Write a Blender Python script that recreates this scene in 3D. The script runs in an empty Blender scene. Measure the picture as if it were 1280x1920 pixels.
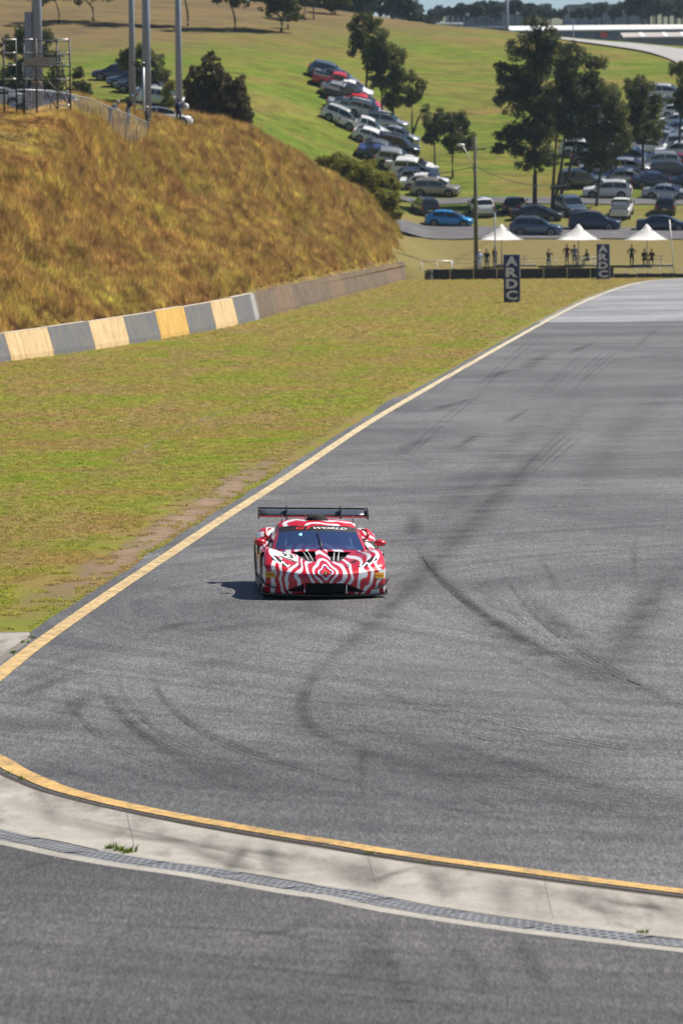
import bpy, bmesh, math, random
import numpy as np
from mathutils import Vector, Matrix, noise as mnoise
from mathutils.bvhtree import BVHTree

random.seed(7)
RNG = np.random.default_rng(11)
R = math.radians
SC = bpy.context.scene
COL = SC.collection

# ------------------------------------------------------------------ camera
CAM_H, FPX = 6.65, 9600.0            # camera height; focal length in photo pixels (1280x1920)
PITCH, ROLL = R(3.505), R(-0.5)
cd = bpy.data.cameras.new('camera')
cam = bpy.data.objects.new('camera', cd)
COL.objects.link(cam)
CAMR = Matrix.Rotation(math.pi / 2 - PITCH, 3, 'X') @ Matrix.Rotation(ROLL, 3, 'Z')
cam.matrix_world = Matrix.Translation((0, 0, CAM_H)) @ CAMR.to_4x4()
cd.sensor_fit = 'VERTICAL'
cd.sensor_height = 36.0
cd.lens = FPX / 1920 * 36.0
cd.clip_start = 0.5
cd.clip_end = 9000
cd.dof.use_dof = True
cd.dof.focus_distance = 86.5
cd.dof.aperture_fstop = 4.5
SC.camera = cam

# ------------------------------------------------------------------ sky and sun
SUN_EL, SUN_BACK = R(53), R(22)      # sun stands to the right, a little behind the car
sunv = Vector((math.cos(SUN_BACK) * math.cos(SUN_EL), math.sin(SUN_BACK) * math.cos(SUN_EL), math.sin(SUN_EL)))
w = bpy.data.worlds.new('World')
SC.world = w
w.use_nodes = True
wn = w.node_tree
bg = wn.nodes['Background']
sky = wn.nodes.new('ShaderNodeTexSky')
sky.sky_type = 'NISHITA'
sky.sun_disc = False
sky.sun_elevation = SUN_EL
sky.sun_rotation = math.atan2(sunv.x, sunv.y)
sky.air_density = 1.0
sky.dust_density = 0.0
sky.altitude = 3000.0
sky.ozone_density = 2.0
wn.links.new(sky.outputs[0], bg.inputs[0])
bg.inputs[1].default_value = 0.05
sd = bpy.data.lights.new('sun', 'SUN')
sd.energy = 5.0
sd.angle = R(0.53)
sd.color = (1.0, 0.94, 0.85)
sun = bpy.data.objects.new('sun', sd)
COL.objects.link(sun)
sun.rotation_euler = (-sunv).to_track_quat('-Z', 'Y').to_euler()
sun.location = (40, 60, 80)
vs = SC.view_settings
vs.view_transform = 'Standard'
vs.look = 'None'
vs.exposure = 0.60
vs.gamma = 1.0
vs.use_curve_mapping = False
SC.cycles.use_denoising = True
SC.cycles.max_bounces = 8
SC.cycles.transparent_max_bounces = 16
SC.cycles.volume_bounces = 1

# ------------------------------------------------------------------ pixel -> place helpers
def ray(px, py):
    return (CAMR @ Vector(((px - 640) / FPX, -(py - 960) / FPX, -1.0)))

def G(px, py, z=0.0):
    """Point of the flat ground (height z) seen at a photo pixel."""
    d = ray(px, py)
    t = (z - CAM_H) / d.z
    return Vector((d.x * t, d.y * t, z))

def At(px, py, D):
    """Point at distance D (world y) along a pixel's direction."""
    d = ray(px, py)
    t = D / d.y
    return Vector((d.x * t, D, CAM_H + d.z * t))

def S(D):
    return D / FPX                    # metres per photo pixel at distance D

# ------------------------------------------------------------------ object helpers
def tag(o, label=None, cat=None, group=None, kind=None):
    if label: o['label'] = label
    if cat: o['category'] = cat
    if group: o['group'] = group
    if kind: o['kind'] = kind
    return o

def empty(name, loc=(0, 0, 0), rz=0.0):
    o = bpy.data.objects.new(name, None)
    o.empty_display_size = 0.2
    COL.objects.link(o)
    o.location = loc
    o.rotation_euler = (0, 0, rz)
    return o

def mesh(name, verts, faces, mat=None, smooth=False, recalc=True):
    me = bpy.data.meshes.new(name)
    me.from_pydata([tuple(v) for v in verts], [], [tuple(f) for f in faces])
    me.update()
    if recalc:
        bm = bmesh.new(); bm.from_mesh(me)
        bmesh.ops.recalc_face_normals(bm, faces=bm.faces)
        bm.to_mesh(me); bm.free()
    if mat is not None: me.materials.append(mat)
    if smooth:
        me.polygons.foreach_set('use_smooth', [True] * len(me.polygons))
    return me

def obj(name, me, parent=None, loc=None):
    o = bpy.data.objects.new(name, me)
    COL.objects.link(o)
    if parent is not None: o.parent = parent
    if loc is not None: o.location = loc
    return o

class MB:
    """collects simple solids into one mesh"""
    def __init__(s): s.v, s.f = [], []
    def add(s, v, f):
        b = len(s.v); s.v += [tuple(p) for p in v]; s.f += [tuple(i + b for i in q) for q in f]; return s
    def box(s, c, d, rz=0.0, M=None):
        x, y, z = d[0] / 2, d[1] / 2, d[2] / 2
        P = [Vector((a * x, b * y, e * z)) for a in (-1, 1) for b in (-1, 1) for e in (-1, 1)]
        rot = M if M is not None else Matrix.Rotation(rz, 3, 'Z')
        P = [rot @ p + Vector(c) for p in P]
        return s.add(P, [(0, 1, 3, 2), (4, 6, 7, 5), (0, 4, 5, 1), (2, 3, 7, 6), (0, 2, 6, 4), (1, 5, 7, 3)])
    def tube(s, a, b, r0, r1=None, n=8, cap=True):
        r1 = r0 if r1 is None else r1
        a, b = Vector(a), Vector(b); d = (b - a)
        if d.length < 1e-6: return s
        q = d.to_track_quat('Z', 'Y')
        V = []
        for p, r in ((a, r0), (b, r1)):
            for k in range(n):
                t = 2 * math.pi * k / n
                V.append(p + q @ Vector((r * math.cos(t), r * math.sin(t), 0)))
        F = [(k, (k + 1) % n, n + (k + 1) % n, n + k) for k in range(n)]
        if cap: F += [tuple(range(n - 1, -1, -1)), tuple(range(n, 2 * n))]
        return s.add(V, F)
    def path(s, pts, rads, n=8):
        """one continuous tube through points"""
        pts = [Vector(p) for p in pts]
        V = []
        for i, p in enumerate(pts):
            d = (pts[min(i + 1, len(pts) - 1)] - pts[max(i - 1, 0)])
            q = d.to_track_quat('Z', 'Y')
            r = rads[i] if hasattr(rads, '__len__') else rads
            for k in range(n):
                t = 2 * math.pi * k / n
                V.append(p + q @ Vector((r * math.cos(t), r * math.sin(t), 0)))
        F = []
        for i in range(len(pts) - 1):
            for k in range(n):
                F.append((i * n + k, i * n + (k + 1) % n, (i + 1) * n + (k + 1) % n, (i + 1) * n + k))
        F += [tuple(range(n - 1, -1, -1)), tuple(range((len(pts) - 1) * n, len(pts) * n))]
        return s.add(V, F)
    def lathe(s, prof, c=(0, 0, 0), n=20, axis='Z'):
        V = []
        for (r, h) in prof:
            for k in range(n):
                t = 2 * math.pi * k / n
                p = (r * math.cos(t), r * math.sin(t), h)
                if axis == 'X': p = (p[2], p[0], p[1])
                if axis == 'Y': p = (p[0], p[2], p[1])
                V.append(Vector(p) + Vector(c))
        F = []
        for i in range(len(prof) - 1):
            for k in range(n):
                F.append((i * n + k, i * n + (k + 1) % n, (i + 1) * n + (k + 1) % n, (i + 1) * n + k))
        F += [tuple(range(n - 1, -1, -1)), tuple(range((len(prof) - 1) * n, len(prof) * n))]
        return s.add(V, F)
    def ball(s, c, r, n=10, m=7):
        r = (r, r, r) if not hasattr(r, '__len__') else r
        V = [Vector((0, 0, -r[2])) + Vector(c)]
        for i in range(1, m):
            p = -math.pi / 2 + math.pi * i / m
            for k in range(n):
                t = 2 * math.pi * k / n
                V.append(Vector((r[0] * math.cos(p) * math.cos(t), r[1] * math.cos(p) * math.sin(t), r[2] * math.sin(p))) + Vector(c))
        V.append(Vector((0, 0, r[2])) + Vector(c))
        F = [(0, 1 + (k + 1) % n, 1 + k) for k in range(n)]
        for i in range(m - 2):
            for k in range(n):
                F.append((1 + i * n + k, 1 + i * n + (k + 1) % n, 1 + (i + 1) * n + (k + 1) % n, 1 + (i + 1) * n + k))
        b = 1 + (m - 2) * n
        F += [(b + k, b + (k + 1) % n, len(V) - 1) for k in range(n)]
        return s.add(V, F)
    def build(s, name, mat, parent=None, smooth=False, loc=None):
        return obj(name, mesh(name, s.v, s.f, mat, smooth), parent, loc)

def copy_tree(o, parent=None):
    c = o.copy(); COL.objects.link(c)
    if parent is not None: c.parent = parent
    for ch in KIDS.get(o.name, []):
        copy_tree(ch, c)
    return c
KIDS = {}
def index_kids():
    KIDS.clear()
    for o in SC.objects:
        if o.parent is not None: KIDS.setdefault(o.parent.name, []).append(o)

def smooth_angle(me, ang=35):
    """smooth shading with hard edges above an angle"""
    bm = bmesh.new(); bm.from_mesh(me)
    for f in bm.faces: f.smooth = True
    for e in bm.edges:
        if len(e.link_faces) == 2 and e.calc_face_angle(0) > R(ang): e.smooth = False
    bm.to_mesh(me); bm.free()
    return me

def spline(pts, n):
    """Catmull-Rom through points, n samples per span"""
    P = [Vector(p) for p in pts]
    P = [P[0] * 2 - P[1]] + P + [P[-1] * 2 - P[-2]]
    out = []
    for i in range(1, len(P) - 2):
        for k in range(n):
            t = k / n
            a, b, c, d = P[i - 1], P[i], P[i + 1], P[i + 2]
            out.append(0.5 * ((2 * b) + (c - a) * t + (2 * a - 5 * b + 4 * c - d) * t * t + (3 * b - a - 3 * c + d) * t ** 3))
    out.append(P[-2])
    return out
# ------------------------------------------------------------------ materials
class NT:
    def __init__(s, name):
        s.m = bpy.data.materials.new(name); s.m.use_nodes = True
        s.t = s.m.node_tree
        s.b = s.t.nodes['Principled BSDF']; s.out = s.t.nodes['Material Output']
    def n(s, typ, props=None, **ins):
        nd = s.t.nodes.new('ShaderNode' + typ)
        for k, v in (props or {}).items(): setattr(nd, k, v)
        for k, v in ins.items():
            key = int(k[1:]) if k[0] == 'i' and k[1:].isdigit() else k.replace('_', ' ')
            s.set(nd.inputs[key], v)
        return nd
    def set(s, sock, v):
        if isinstance(v, bpy.types.NodeSocket): s.t.links.new(v, sock)
        elif hasattr(v, '__len__') and sock.type == 'RGBA' and len(v) == 3: sock.default_value = (*v, 1)
        else: sock.default_value = v
    def p(s, **ins):
        for k, v in ins.items(): s.set(s.b.inputs[k.replace('_', ' ')], v)
        return s
    def pos(s): return s.n('NewGeometry').outputs['Position']
    def noise(s, scale, detail=3, rough=0.55, vec=None, dist=0.0):
        nd = s.n('TexNoise', Scale=scale, Detail=detail, Roughness=rough, Distortion=dist)
        s.t.links.new(vec if vec is not None else s.pos(), nd.inputs['Vector'])
        return nd.outputs['Fac']
    def ramp(s, fac, stops, interp='LINEAR'):
        nd = s.n('ValToRGB'); nd.color_ramp.interpolation = interp
        el = nd.color_ramp.elements
        while len(el) < len(stops): el.new(0.5)
        for e, (p, c) in zip(el, stops):
            e.position = p; e.color = (*c, 1) if hasattr(c, '__len__') else (c, c, c, 1)
        s.t.links.new(fac, nd.inputs[0]); return nd.outputs[0]
    def mix(s, f, a, b, mode='MIX'):
        nd = s.n('Mix', {'data_type': 'RGBA', 'blend_type': mode})
        s.set(nd.inputs[0], f); s.set(nd.inputs[6], a); s.set(nd.inputs[7], b); return nd.outputs[2]
    def math(s, op, a, b=0.0, c=0.0, clamp=False):
        nd = s.n('Math', {'operation': op, 'use_clamp': clamp})
        s.set(nd.inputs[0], a); s.set(nd.inputs[1], b); s.set(nd.inputs[2], c); return nd.outputs[0]
    def map(s, vec, scale=(1, 1, 1), rot=(0, 0, 0), loc=(0, 0, 0)):
        nd = s.n('Mapping', Scale=scale, Rotation=rot, Location=loc); s.t.links.new(vec, nd.inputs['Vector']); return nd.outputs[0]
    def bump(s, h, strength=0.4, dist=0.02):
        nd = s.n('Bump', Strength=strength, Distance=dist); s.t.links.new(h, nd.inputs['Height'])
        s.t.links.new(nd.outputs[0], s.b.inputs['Normal']); return s
    def attr(s, name, out='Vector'):
        return s.n('Attribute', {'attribute_name': name}).outputs[out]

def plain(name, c, rough=0.6, metal=0.0, var=0.12, scale=3.0, coat=0.0, spec=0.5):
    m = NT(name)
    if var:
        f = m.noise(scale, 4, 0.6, m.n('TexCoord').outputs['Object'])
        lo = tuple(x * (1 - var) for x in c); hi = tuple(min(1, x * (1 + var)) for x in c)
        m.p(Base_Color=m.ramp(f, [(0.3, lo), (0.7, hi)]))
    else:
        m.p(Base_Color=(*c, 1))
    m.p(Roughness=rough, Metallic=metal, Specular_IOR_Level=spec)
    if coat: m.p(Coat_Weight=coat, Coat_Roughness=0.04)
    return m.m

def grass_color(m, mode):
    """world-space turf colour shared by the ground sheet and the blades standing on it"""
    P = m.pos()
    big = m.noise(0.055, 4, 0.6, P, 0.4)
    mid = m.noise(0.33, 4, 0.65, P, 0.3)
    fine = m.noise(3.0, 3, 0.6, P)
    if mode == 'mown':
        st = m.map(P, (0.5, 0.06, 0.3), (0, 0, R(-8)))
        streak = m.noise(1.0, 4, 0.6, st)
        c = m.ramp(big, [(0.41, (0.275, 0.182, 0.064)), (0.49, (0.268, 0.228, 0.052)), (0.56, (0.195, 0.232, 0.026))])
        c2 = m.ramp(mid, [(0.39, (0.280, 0.182, 0.080)), (0.49, (0.268, 0.228, 0.052)), (0.58, (0.160, 0.222, 0.020))])
        c = m.mix(0.5, c, c2)
        sy_ = m.n('SeparateXYZ', i0=P).outputs[1]
        gy = m.math('MULTIPLY_ADD', sy_, -1 / 130.0, 1.75, clamp=True)
        c = m.mix(m.math('MULTIPLY', gy, 0.38), c, m.mix(m.ramp(mid, [(0.42, 0.0), (0.56, 1.0)]), (0.235, 0.190, 0.046), (0.190, 0.240, 0.020)))
        fy = m.math('MULTIPLY_ADD', sy_, 1 / 150.0, -1.45, clamp=True)
        c = m.mix(m.math('MULTIPLY', fy, 0.5), c, (0.270, 0.200, 0.075))
        c = m.mix(m.ramp(streak, [(0.48, 0.0), (0.62, 0.7)]), c, (0.265, 0.190, 0.080))
    elif mode == 'hill':
        c = m.ramp(big, [(0.42, (0.205, 0.172, 0.046)), (0.49, (0.172, 0.196, 0.030)), (0.56, (0.122, 0.182, 0.018))])
        p2 = m.map(P, (0.45, 1, 1))
        c2 = m.ramp(m.noise(0.16, 5, 0.7, p2, 0.6), [(0.42, (0.225, 0.158, 0.056)), (0.48, (0.170, 0.190, 0.030)), (0.57, (0.105, 0.168, 0.016))])
        c = m.mix(0.55, c, c2)
        c3 = m.noise(0.8, 5, 0.7, p2)
        c = m.mix(1.0, c, m.ramp(c3, [(0.36, (0.62, 0.60, 0.55)), (0.52, (1, 1, 1)), (0.64, (1.22, 1.20, 1.15))]), 'MULTIPLY')
        sx = m.n('SeparateXYZ', i0=P)
        # dry brown upper slope, greener towards the car park
        up = m.math('MULTIPLY_ADD', sx.outputs[1], 1 / 38.0, -548 / 38.0)
        up = m.math('SUBTRACT', up, m.math('MULTIPLY', sx.outputs[0], 0.035))
        up = m.math('ADD', up, m.math('MULTIPLY_ADD', mid, 1.3, -0.7), clamp=True)
        br = m.mix(1.0, (0.175, 0.118, 0.068), m.ramp(m.noise(0.30, 5, 0.7, p2, 0.5), [(0.40, (0.70, 0.72, 0.80)), (0.50, (1, 1, 1)), (0.60, (1.25, 1.2, 0.95))]), 'MULTIPLY')
        c = m.mix(m.math('MULTIPLY', up, 0.88), c, br)
        dry = m.math('MULTIPLY_ADD', sx.outputs[1], -1 / 22.0, 478 / 22.0)
        dry = m.math('ADD', dry, m.math('MULTIPLY_ADD', mid, 1.6, -0.8), clamp=True)
        c = m.mix(m.math('MULTIPLY', dry, 0.85), c, m.mix(m.ramp(fine, [(0.35, 0.0), (0.65, 1.0)]), (0.215, 0.160, 0.070), (0.250, 0.205, 0.085)))
    else:  # tall dry bank grass
        c = m.ramp(big, [(0.40, (0.185, 0.105, 0.042)), (0.48, (0.210, 0.145, 0.050)), (0.57, (0.190, 0.170, 0.040))])
        c2 = m.ramp(mid, [(0.38, (0.130, 0.075, 0.034)), (0.46, (0.200, 0.125, 0.046)), (0.52, (0.225, 0.165, 0.055)), (0.60, (0.195, 0.195, 0.038))])
        c = m.mix(0.55, c, c2)
        c = m.mix(0.28, c, (0.150, 0.105, 0.055))
        cl = m.noise(0.85, 4, 0.65, m.map(P, (1, 0.6, 1)), 0.3)
        c = m.mix(1.0, c, m.ramp(cl, [(0.36, (0.34, 0.28, 0.28)), (0.46, (0.86, 0.82, 0.72)), (0.54, (1.10, 1.08, 0.98)), (0.62, (1.42, 1.52, 1.10))]), 'MULTIPLY')
    c = m.mix(m.ramp(fine, [(0.3, 0.0), (0.8, 0.45)]), c, (0.06, 0.055, 0.015) if mode != 'tall' else (0.10, 0.05, 0.02))
    return c

M = {}
def turf_sheet(name, mode, bumpy):
    m = NT(name); c = grass_color(m, mode)
    m.p(Base_Color=c, Roughness=0.95, Specular_IOR_Level=0.1)
    h = m.noise(14, 4, 0.7); m.bump(h, bumpy, 0.06); return m.m
M['mown'] = turf_sheet('mown_turf', 'mown', 0.8)
M['hill'] = turf_sheet('hill_turf', 'hill', 0.9)
M['bank'] = turf_sheet('bank_soil', 'tall', 0.9)

def blade(name, mode, tr=0.35):
    m = NT(name); c = grass_color(m, mode)
    rnd = m.n('ObjectInfo').outputs['Random']
    if mode == 'tall':
        k = m.ramp(rnd, [(0.0, (1.1, 0.8, 0.7)), (0.35, (2.5, 2.3, 2.0)), (0.75, (4.0, 3.8, 3.2)), (1.0, (2.7, 3.2, 2.2))])
    else:
        k = m.ramp(rnd, [(0.0, (1.2, 1.3, 1.1)), (0.5, (1.8, 1.8, 1.8)), (1.0, (2.5, 2.4, 2.4))])
    c = m.mix(1.0, c, k, 'MULTIPLY')
    m.p(Base_Color=c, Roughness=0.75, Specular_IOR_Level=0.2)
    up = (0, 0, 1) if mode == 'mown' else (0.30, -0.25, 0.92)   # blades shade like the turf they make up
    va = m.n('VectorMath', {'operation': 'MULTIPLY_ADD'}, i0=m.n('NewGeometry').outputs['Normal'], i1=(0.35, 0.35, 0.35), i2=up)
    nn = m.n('VectorMath', {'operation': 'NORMALIZE'}, i0=va.outputs[0]).outputs[0]
    m.t.links.new(nn, m.b.inputs['Normal'])
    t = m.n('BsdfTranslucent', Color=c); mx = m.n('MixShader', i0=tr)
    m.t.links.new(m.b.outputs[0], mx.inputs[1]); m.t.links.new(t.outputs[0], mx.inputs[2])
    m.t.links.new(mx.outputs[0], m.out.inputs[0]); return m.m
M['mown_blade'] = blade('mown_blade', 'mown', 0.5)
M['tall_blade'] = blade('tall_blade', 'tall', 0.5)

def asphalt(name, base, warm=1.0, seam=None):
    m = NT(name); P = m.pos()
    big = m.noise(0.10, 4, 0.6, P, 0.5)
    sm = m.noise(1.1, 5, 0.65, m.map(P, (1.0, 0.45, 1), (0, 0, R(20))))
    grit = m.noise(34, 3, 0.75, m.map(P, (1, 0.14, 1)))
    grit2 = m.n('TexVoronoi', Scale=44.0); m.t.links.new(m.map(P, (1, 0.16, 1)), grit2.inputs['Vector'])
    b = Vector(base)
    c = m.ramp(big, [(0.38, b * 0.74), (0.62, b * 1.26)])
    c = m.mix(1.0, c, m.ramp(sm, [(0.25, 0.80), (0.75, 1.18)]), 'MULTIPLY')
    c = m.mix(1.0, c, m.ramp(grit, [(0.32, 0.50), (0.50, 0.98), (0.68, 1.60)]), 'MULTIPLY')
    c = m.mix(1.0, c, m.ramp(grit2.outputs['Color'], [(0.0, 0.86), (0.75, 1.0), (1.0, 1.35)]), 'MULTIPLY')
    # racing line: darker rubbered-in bands curving round the corner
    sx = m.n('SeparateXYZ', i0=P)
    dx = m.math('SUBTRACT', sx.outputs[0], 16.0); dy = m.math('SUBTRACT', sx.outputs[1], 84.0)
    rr = m.math('SQRT', m.math('ADD', m.math('MULTIPLY', dx, dx), m.math('MULTIPLY', dy, dy)))
    band = m.n('TexNoise', {'noise_dimensions': '1D'}, Scale=1.5, Detail=5.0, Roughness=0.65)
    m.t.links.new(m.math('ADD', rr, m.math('MULTIPLY', big, 2.5)), band.inputs['W'])
    c = m.mix(1.0, c, m.ramp(band.outputs['Fac'], [(0.30, 0.76), (0.55, 1.04), (0.75, 1.14)]), 'MULTIPLY')
    m.p(Base_Color=c, Roughness=0.62, Specular_IOR_Level=0.5)
    m.bump(m.math('ADD', grit, grit2.outputs['Distance']), 0.4, 0.010); return m.m
M['asphalt'] = asphalt('track_asphalt', (0.112, 0.110, 0.111))
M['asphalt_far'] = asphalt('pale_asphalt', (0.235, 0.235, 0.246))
M['asphalt_near'] = asphalt('service_asphalt', (0.078, 0.073, 0.073))
M['lane'] = plain('lane_bitumen', (0.095, 0.092, 0.098), 0.9, var=0.3, scale=0.6)

def concrete(name, a, b, dirty=0.5):
    m = NT(name); P = m.pos()
    f = m.noise(0.9, 6, 0.65, P); g = m.noise(30, 3, 0.7, P)
    c = m.ramp(f, [(0.3, a), (0.7, b)])
    st = m.noise(1.0, 5, 0.6, m.map(P, (2.2, 0.5, 1), (0, 0, R(35))))
    c = m.mix(m.ramp(st, [(0.50, 0.0), (0.72, dirty)]), c, (0.09, 0.085, 0.08))
    c = m.mix(1.0, c, m.ramp(g, [(0.3, 0.8), (0.7, 1.15)]), 'MULTIPLY')
    m.p(Base_Color=c, Roughness=0.9, Specular_IOR_Level=0.25); m.bump(g, 0.3, 0.01); return m.m
M['concrete'] = concrete('apron_concrete', (0.26, 0.24, 0.215), (0.40, 0.375, 0.34), 0.72)
M['concrete_edge'] = concrete('edge_concrete', (0.30, 0.28, 0.25), (0.40, 0.38, 0.34), 0.25)

def painted(name, c, wear_c, amt):
    m = NT(name); P = m.pos()
    f = m.noise(5.0, 6, 0.75, P); f2 = m.noise(0.8, 4, 0.6, P)
    k = m.math('ADD', m.math('MULTIPLY', f, 0.7), m.math('MULTIPLY', f2, 0.3))
    w_ = m.ramp(k, [(0.50, 0.0), (0.62, amt)])
    cc = m.mix(w_, c, wear_c)
    cc = m.mix(1.0, cc, m.ramp(m.noise(1.7, 4, 0.6, P), [(0.3, 0.8), (0.7, 1.15)]), 'MULTIPLY')
    m.p(Base_Color=cc, Roughness=0.8, Specular_IOR_Level=0.3); m.bump(f, 0.2, 0.01); return m.m
def edge_line_mat():
    m = NT('edge_line_paint'); P = m.pos()
    f = m.noise(7.0, 6, 0.75, P)
    sy = m.n('SeparateXYZ', i0=P).outputs[1]
    # fresh orange-yellow by the corner, bleached cream further up the straight
    c = m.ramp(m.math('DIVIDE', sy, 260.0), [(0.22, (0.58, 0.36, 0.115)), (0.33, (0.58, 0.42, 0.20)), (0.55, (0.64, 0.52, 0.31)), (1.0, (0.66, 0.58, 0.42))])
    c = m.mix(m.ramp(f, [(0.47, 0.0), (0.62, 0.85)]), c, (0.20, 0.15, 0.09))
    c = m.mix(1.0, c, m.ramp(m.noise(1.3, 4, 0.6, P), [(0.3, 0.72), (0.7, 1.1)]), 'MULTIPLY')
    m.p(Base_Color=c, Roughness=0.75); return m.m
M['line'] = edge_line_mat()

def alpha_mat(name, c, lo, hi, amax, scale, vec_scale=(1, 1, 1), rough=0.85):
    """patchy thin layer (rubber, dirt) that lets the surface below show; the mesh carries 'edge' 0..1 across"""
    m = NT(name); P = m.pos()
    f = m.noise(scale, 5, 0.65, m.map(P, vec_scale))
    a = m.ramp(f, [(lo, 0.0), (hi, amax)])
    e = m.attr('edge', 'Fac')
    a = m.math('MULTIPLY', a, e)
    m.p(Base_Color=(*c, 1), Roughness=rough, Specular_IOR_Level=0.2, Alpha=a); return m.m
M['rubber'] = alpha_mat('tyre_rubber', (0.028, 0.028, 0.032), 0.25, 0.70, 0.28, 1.6)
M['rubber_faint'] = alpha_mat('tyre_rubber_faint', (0.035, 0.034, 0.036), 0.28, 0.66, 0.44, 0.9)
M['rubber_broad'] = alpha_mat('tyre_rubber_broad', (0.045, 0.044, 0.046), 0.30, 0.72, 0.24, 0.5)
M['rubber_fine'] = alpha_mat('tyre_rubber_fine', (0.030, 0.030, 0.033), 0.30, 0.66, 0.36, 2.2)
M['pale_patch'] = alpha_mat('pale_wear_and_sheen', (0.24, 0.24, 0.25), 0.25, 0.75, 0.35, 0.6)  # worn patches, and the track's far sheen put into the colour
M['dirt'] = alpha_mat('verge_dirt', (0.265, 0.185, 0.125), 0.30, 0.52, 0.95, 1.1)
M['dirt_dark'] = alpha_mat('crack_dirt', (0.055, 0.047, 0.04), 0.15, 0.40, 0.95, 3.0)

M['black'] = plain('black_plastic', (0.018, 0.018, 0.02), 0.45, var=0.1)
M['blackm'] = plain('matt_black', (0.012, 0.012, 0.013), 0.85, var=0.1)
M['rubber_solid'] = plain('tyre_black', (0.022, 0.022, 0.023), 0.8, var=0.15)
M['steel'] = plain('galvanised_steel', (0.42, 0.44, 0.46), 0.5, 0.6, 0.15)
M['pole'] = plain('grey_pole_paint', (0.24, 0.28, 0.36), 0.5, 0.0, 0.08, 0.8)
M['scaf'] = plain('scaffold_tube', (0.05, 0.05, 0.055), 0.5, 0.5, 0.2)
M['scafpale'] = plain('scaffold_ledger', (0.62, 0.62, 0.60), 0.45, 0.3, 0.15)
M['timber'] = plain('scaffold_timber', (0.32, 0.29, 0.24), 0.85, 0.0, 0.25, 6)
M['rim'] = plain('alloy_rim', (0.45, 0.46, 0.48), 0.3, 0.8, 0.05)
M['glass_car'] = plain('car_window_glass', (0.012, 0.016, 0.022), 0.06, 0.0, 0.0, spec=0.7)
M['lamp_red'] = plain('tail_lamp_red', (0.35, 0.012, 0.012), 0.2, var=0.0, coat=0.5)
M['lamp_clear'] = plain('head_lamp_clear', (0.62, 0.64, 0.66), 0.12, 0.3, 0.0, coat=0.5)
M['plate'] = plain('number_plate', (0.62, 0.58, 0.35), 0.5, var=0.0)
M['canvas'] = plain('shade_canvas', (0.68, 0.67, 0.65), 0.8, var=0.07, scale=1.5)
M['wood_pole'] = plain('power_pole_timber', (0.115, 0.125, 0.075), 0.9, var=0.3, scale=2)
M['wire'] = plain('cable_black', (0.05, 0.05, 0.05), 0.6, var=0.0)
M['bark'] = plain('gum_bark', (0.075, 0.060, 0.048), 0.95, var=0.35, scale=4)

def paint(name, c, metal=0.0, rough=0.28):
    m = NT('car_paint_' + name)
    m.p(Base_Color=(*c, 1), Metallic=metal, Roughness=rough, Coat_Weight=0.8, Coat_Roughness=0.05); return m.m
PAINT = {k: paint(k, *v) for k, v in {
    'white': ((0.72, 0.73, 0.74),), 'silver': ((0.42, 0.44, 0.47), 0.6, 0.3), 'grey': ((0.12, 0.13, 0.15), 0.4, 0.3),
    'black': ((0.014, 0.015, 0.018),), 'navy': ((0.018, 0.032, 0.075), 0.3, 0.3), 'blue': ((0.02, 0.26, 0.60), 0.2, 0.3),
    'red': ((0.50, 0.022, 0.03),), 'champagne': ((0.36, 0.33, 0.29), 0.5, 0.3), 'steelblue': ((0.085, 0.135, 0.21), 0.4, 0.3),
    'maroon': ((0.16, 0.014, 0.028),), 'darkblue': ((0.03, 0.05, 0.16), 0.3, 0.3)}.items()}

def leaf_mat(name, lo, mid_, hi, tr=0.3):
    m = NT(name); P = m.pos()
    f = m.noise(0.9, 3, 0.6, P); g = m.noise(9, 2, 0.6, P)
    c = m.ramp(m.math('ADD', m.math('MULTIPLY', f, 0.6), m.math('MULTIPLY', g, 0.4)), [(0.35, lo), (0.5, mid_), (0.66, hi)])
    m.p(Base_Color=c, Roughness=0.55, Specular_IOR_Level=0.3)
    t = m.n('BsdfTranslucent', Color=c); mx = m.n('MixShader', i0=tr)
    m.t.links.new(m.b.outputs[0], mx.inputs[1]); m.t.links.new(t.outputs[0], mx.inputs[2])
    m.t.links.new(mx.outputs[0], m.out.inputs[0]); return m.m
M['gum'] = leaf_mat('gum_leaves', (0.050, 0.062, 0.018), (0.100, 0.115, 0.030), (0.225, 0.215, 0.050), 0.45)
M['gum_dark'] = leaf_mat('dark_gum_leaves', (0.038, 0.047, 0.016), (0.070, 0.084, 0.026), (0.175, 0.170, 0.044), 0.40)
M['casuarina'] = leaf_mat('casuarina_needles', (0.060, 0.052, 0.024), (0.105, 0.088, 0.040), (0.170, 0.138, 0.062), 0.4)
M['olive'] = leaf_mat('olive_shrub_leaves', (0.110, 0.120, 0.016), (0.210, 0.210, 0.028), (0.380, 0.340, 0.048), 0.5)
M['far_leaf'] = leaf_mat('far_tree_leaves', (0.020, 0.030, 0.014), (0.032, 0.044, 0.020), (0.055, 0.066, 0.030), 0.15)
# ------------------------------------------------------------------ ribbons and sheets
def path_xy(pxs, n=6, z=0.0):
    return spline([G(x, y, z) for x, y in pxs], n)

def offset_path(P, d):
    """shift a ground path sideways (positive = left of travel)"""
    out = []
    for i, p in enumerate(P):
        t = (P[min(i + 1, len(P) - 1)] - P[max(i - 1, 0)]); t.z = 0; t.normalize()
        out.append(p + Vector((-t.y, t.x, 0)) * d)
    return out

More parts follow.
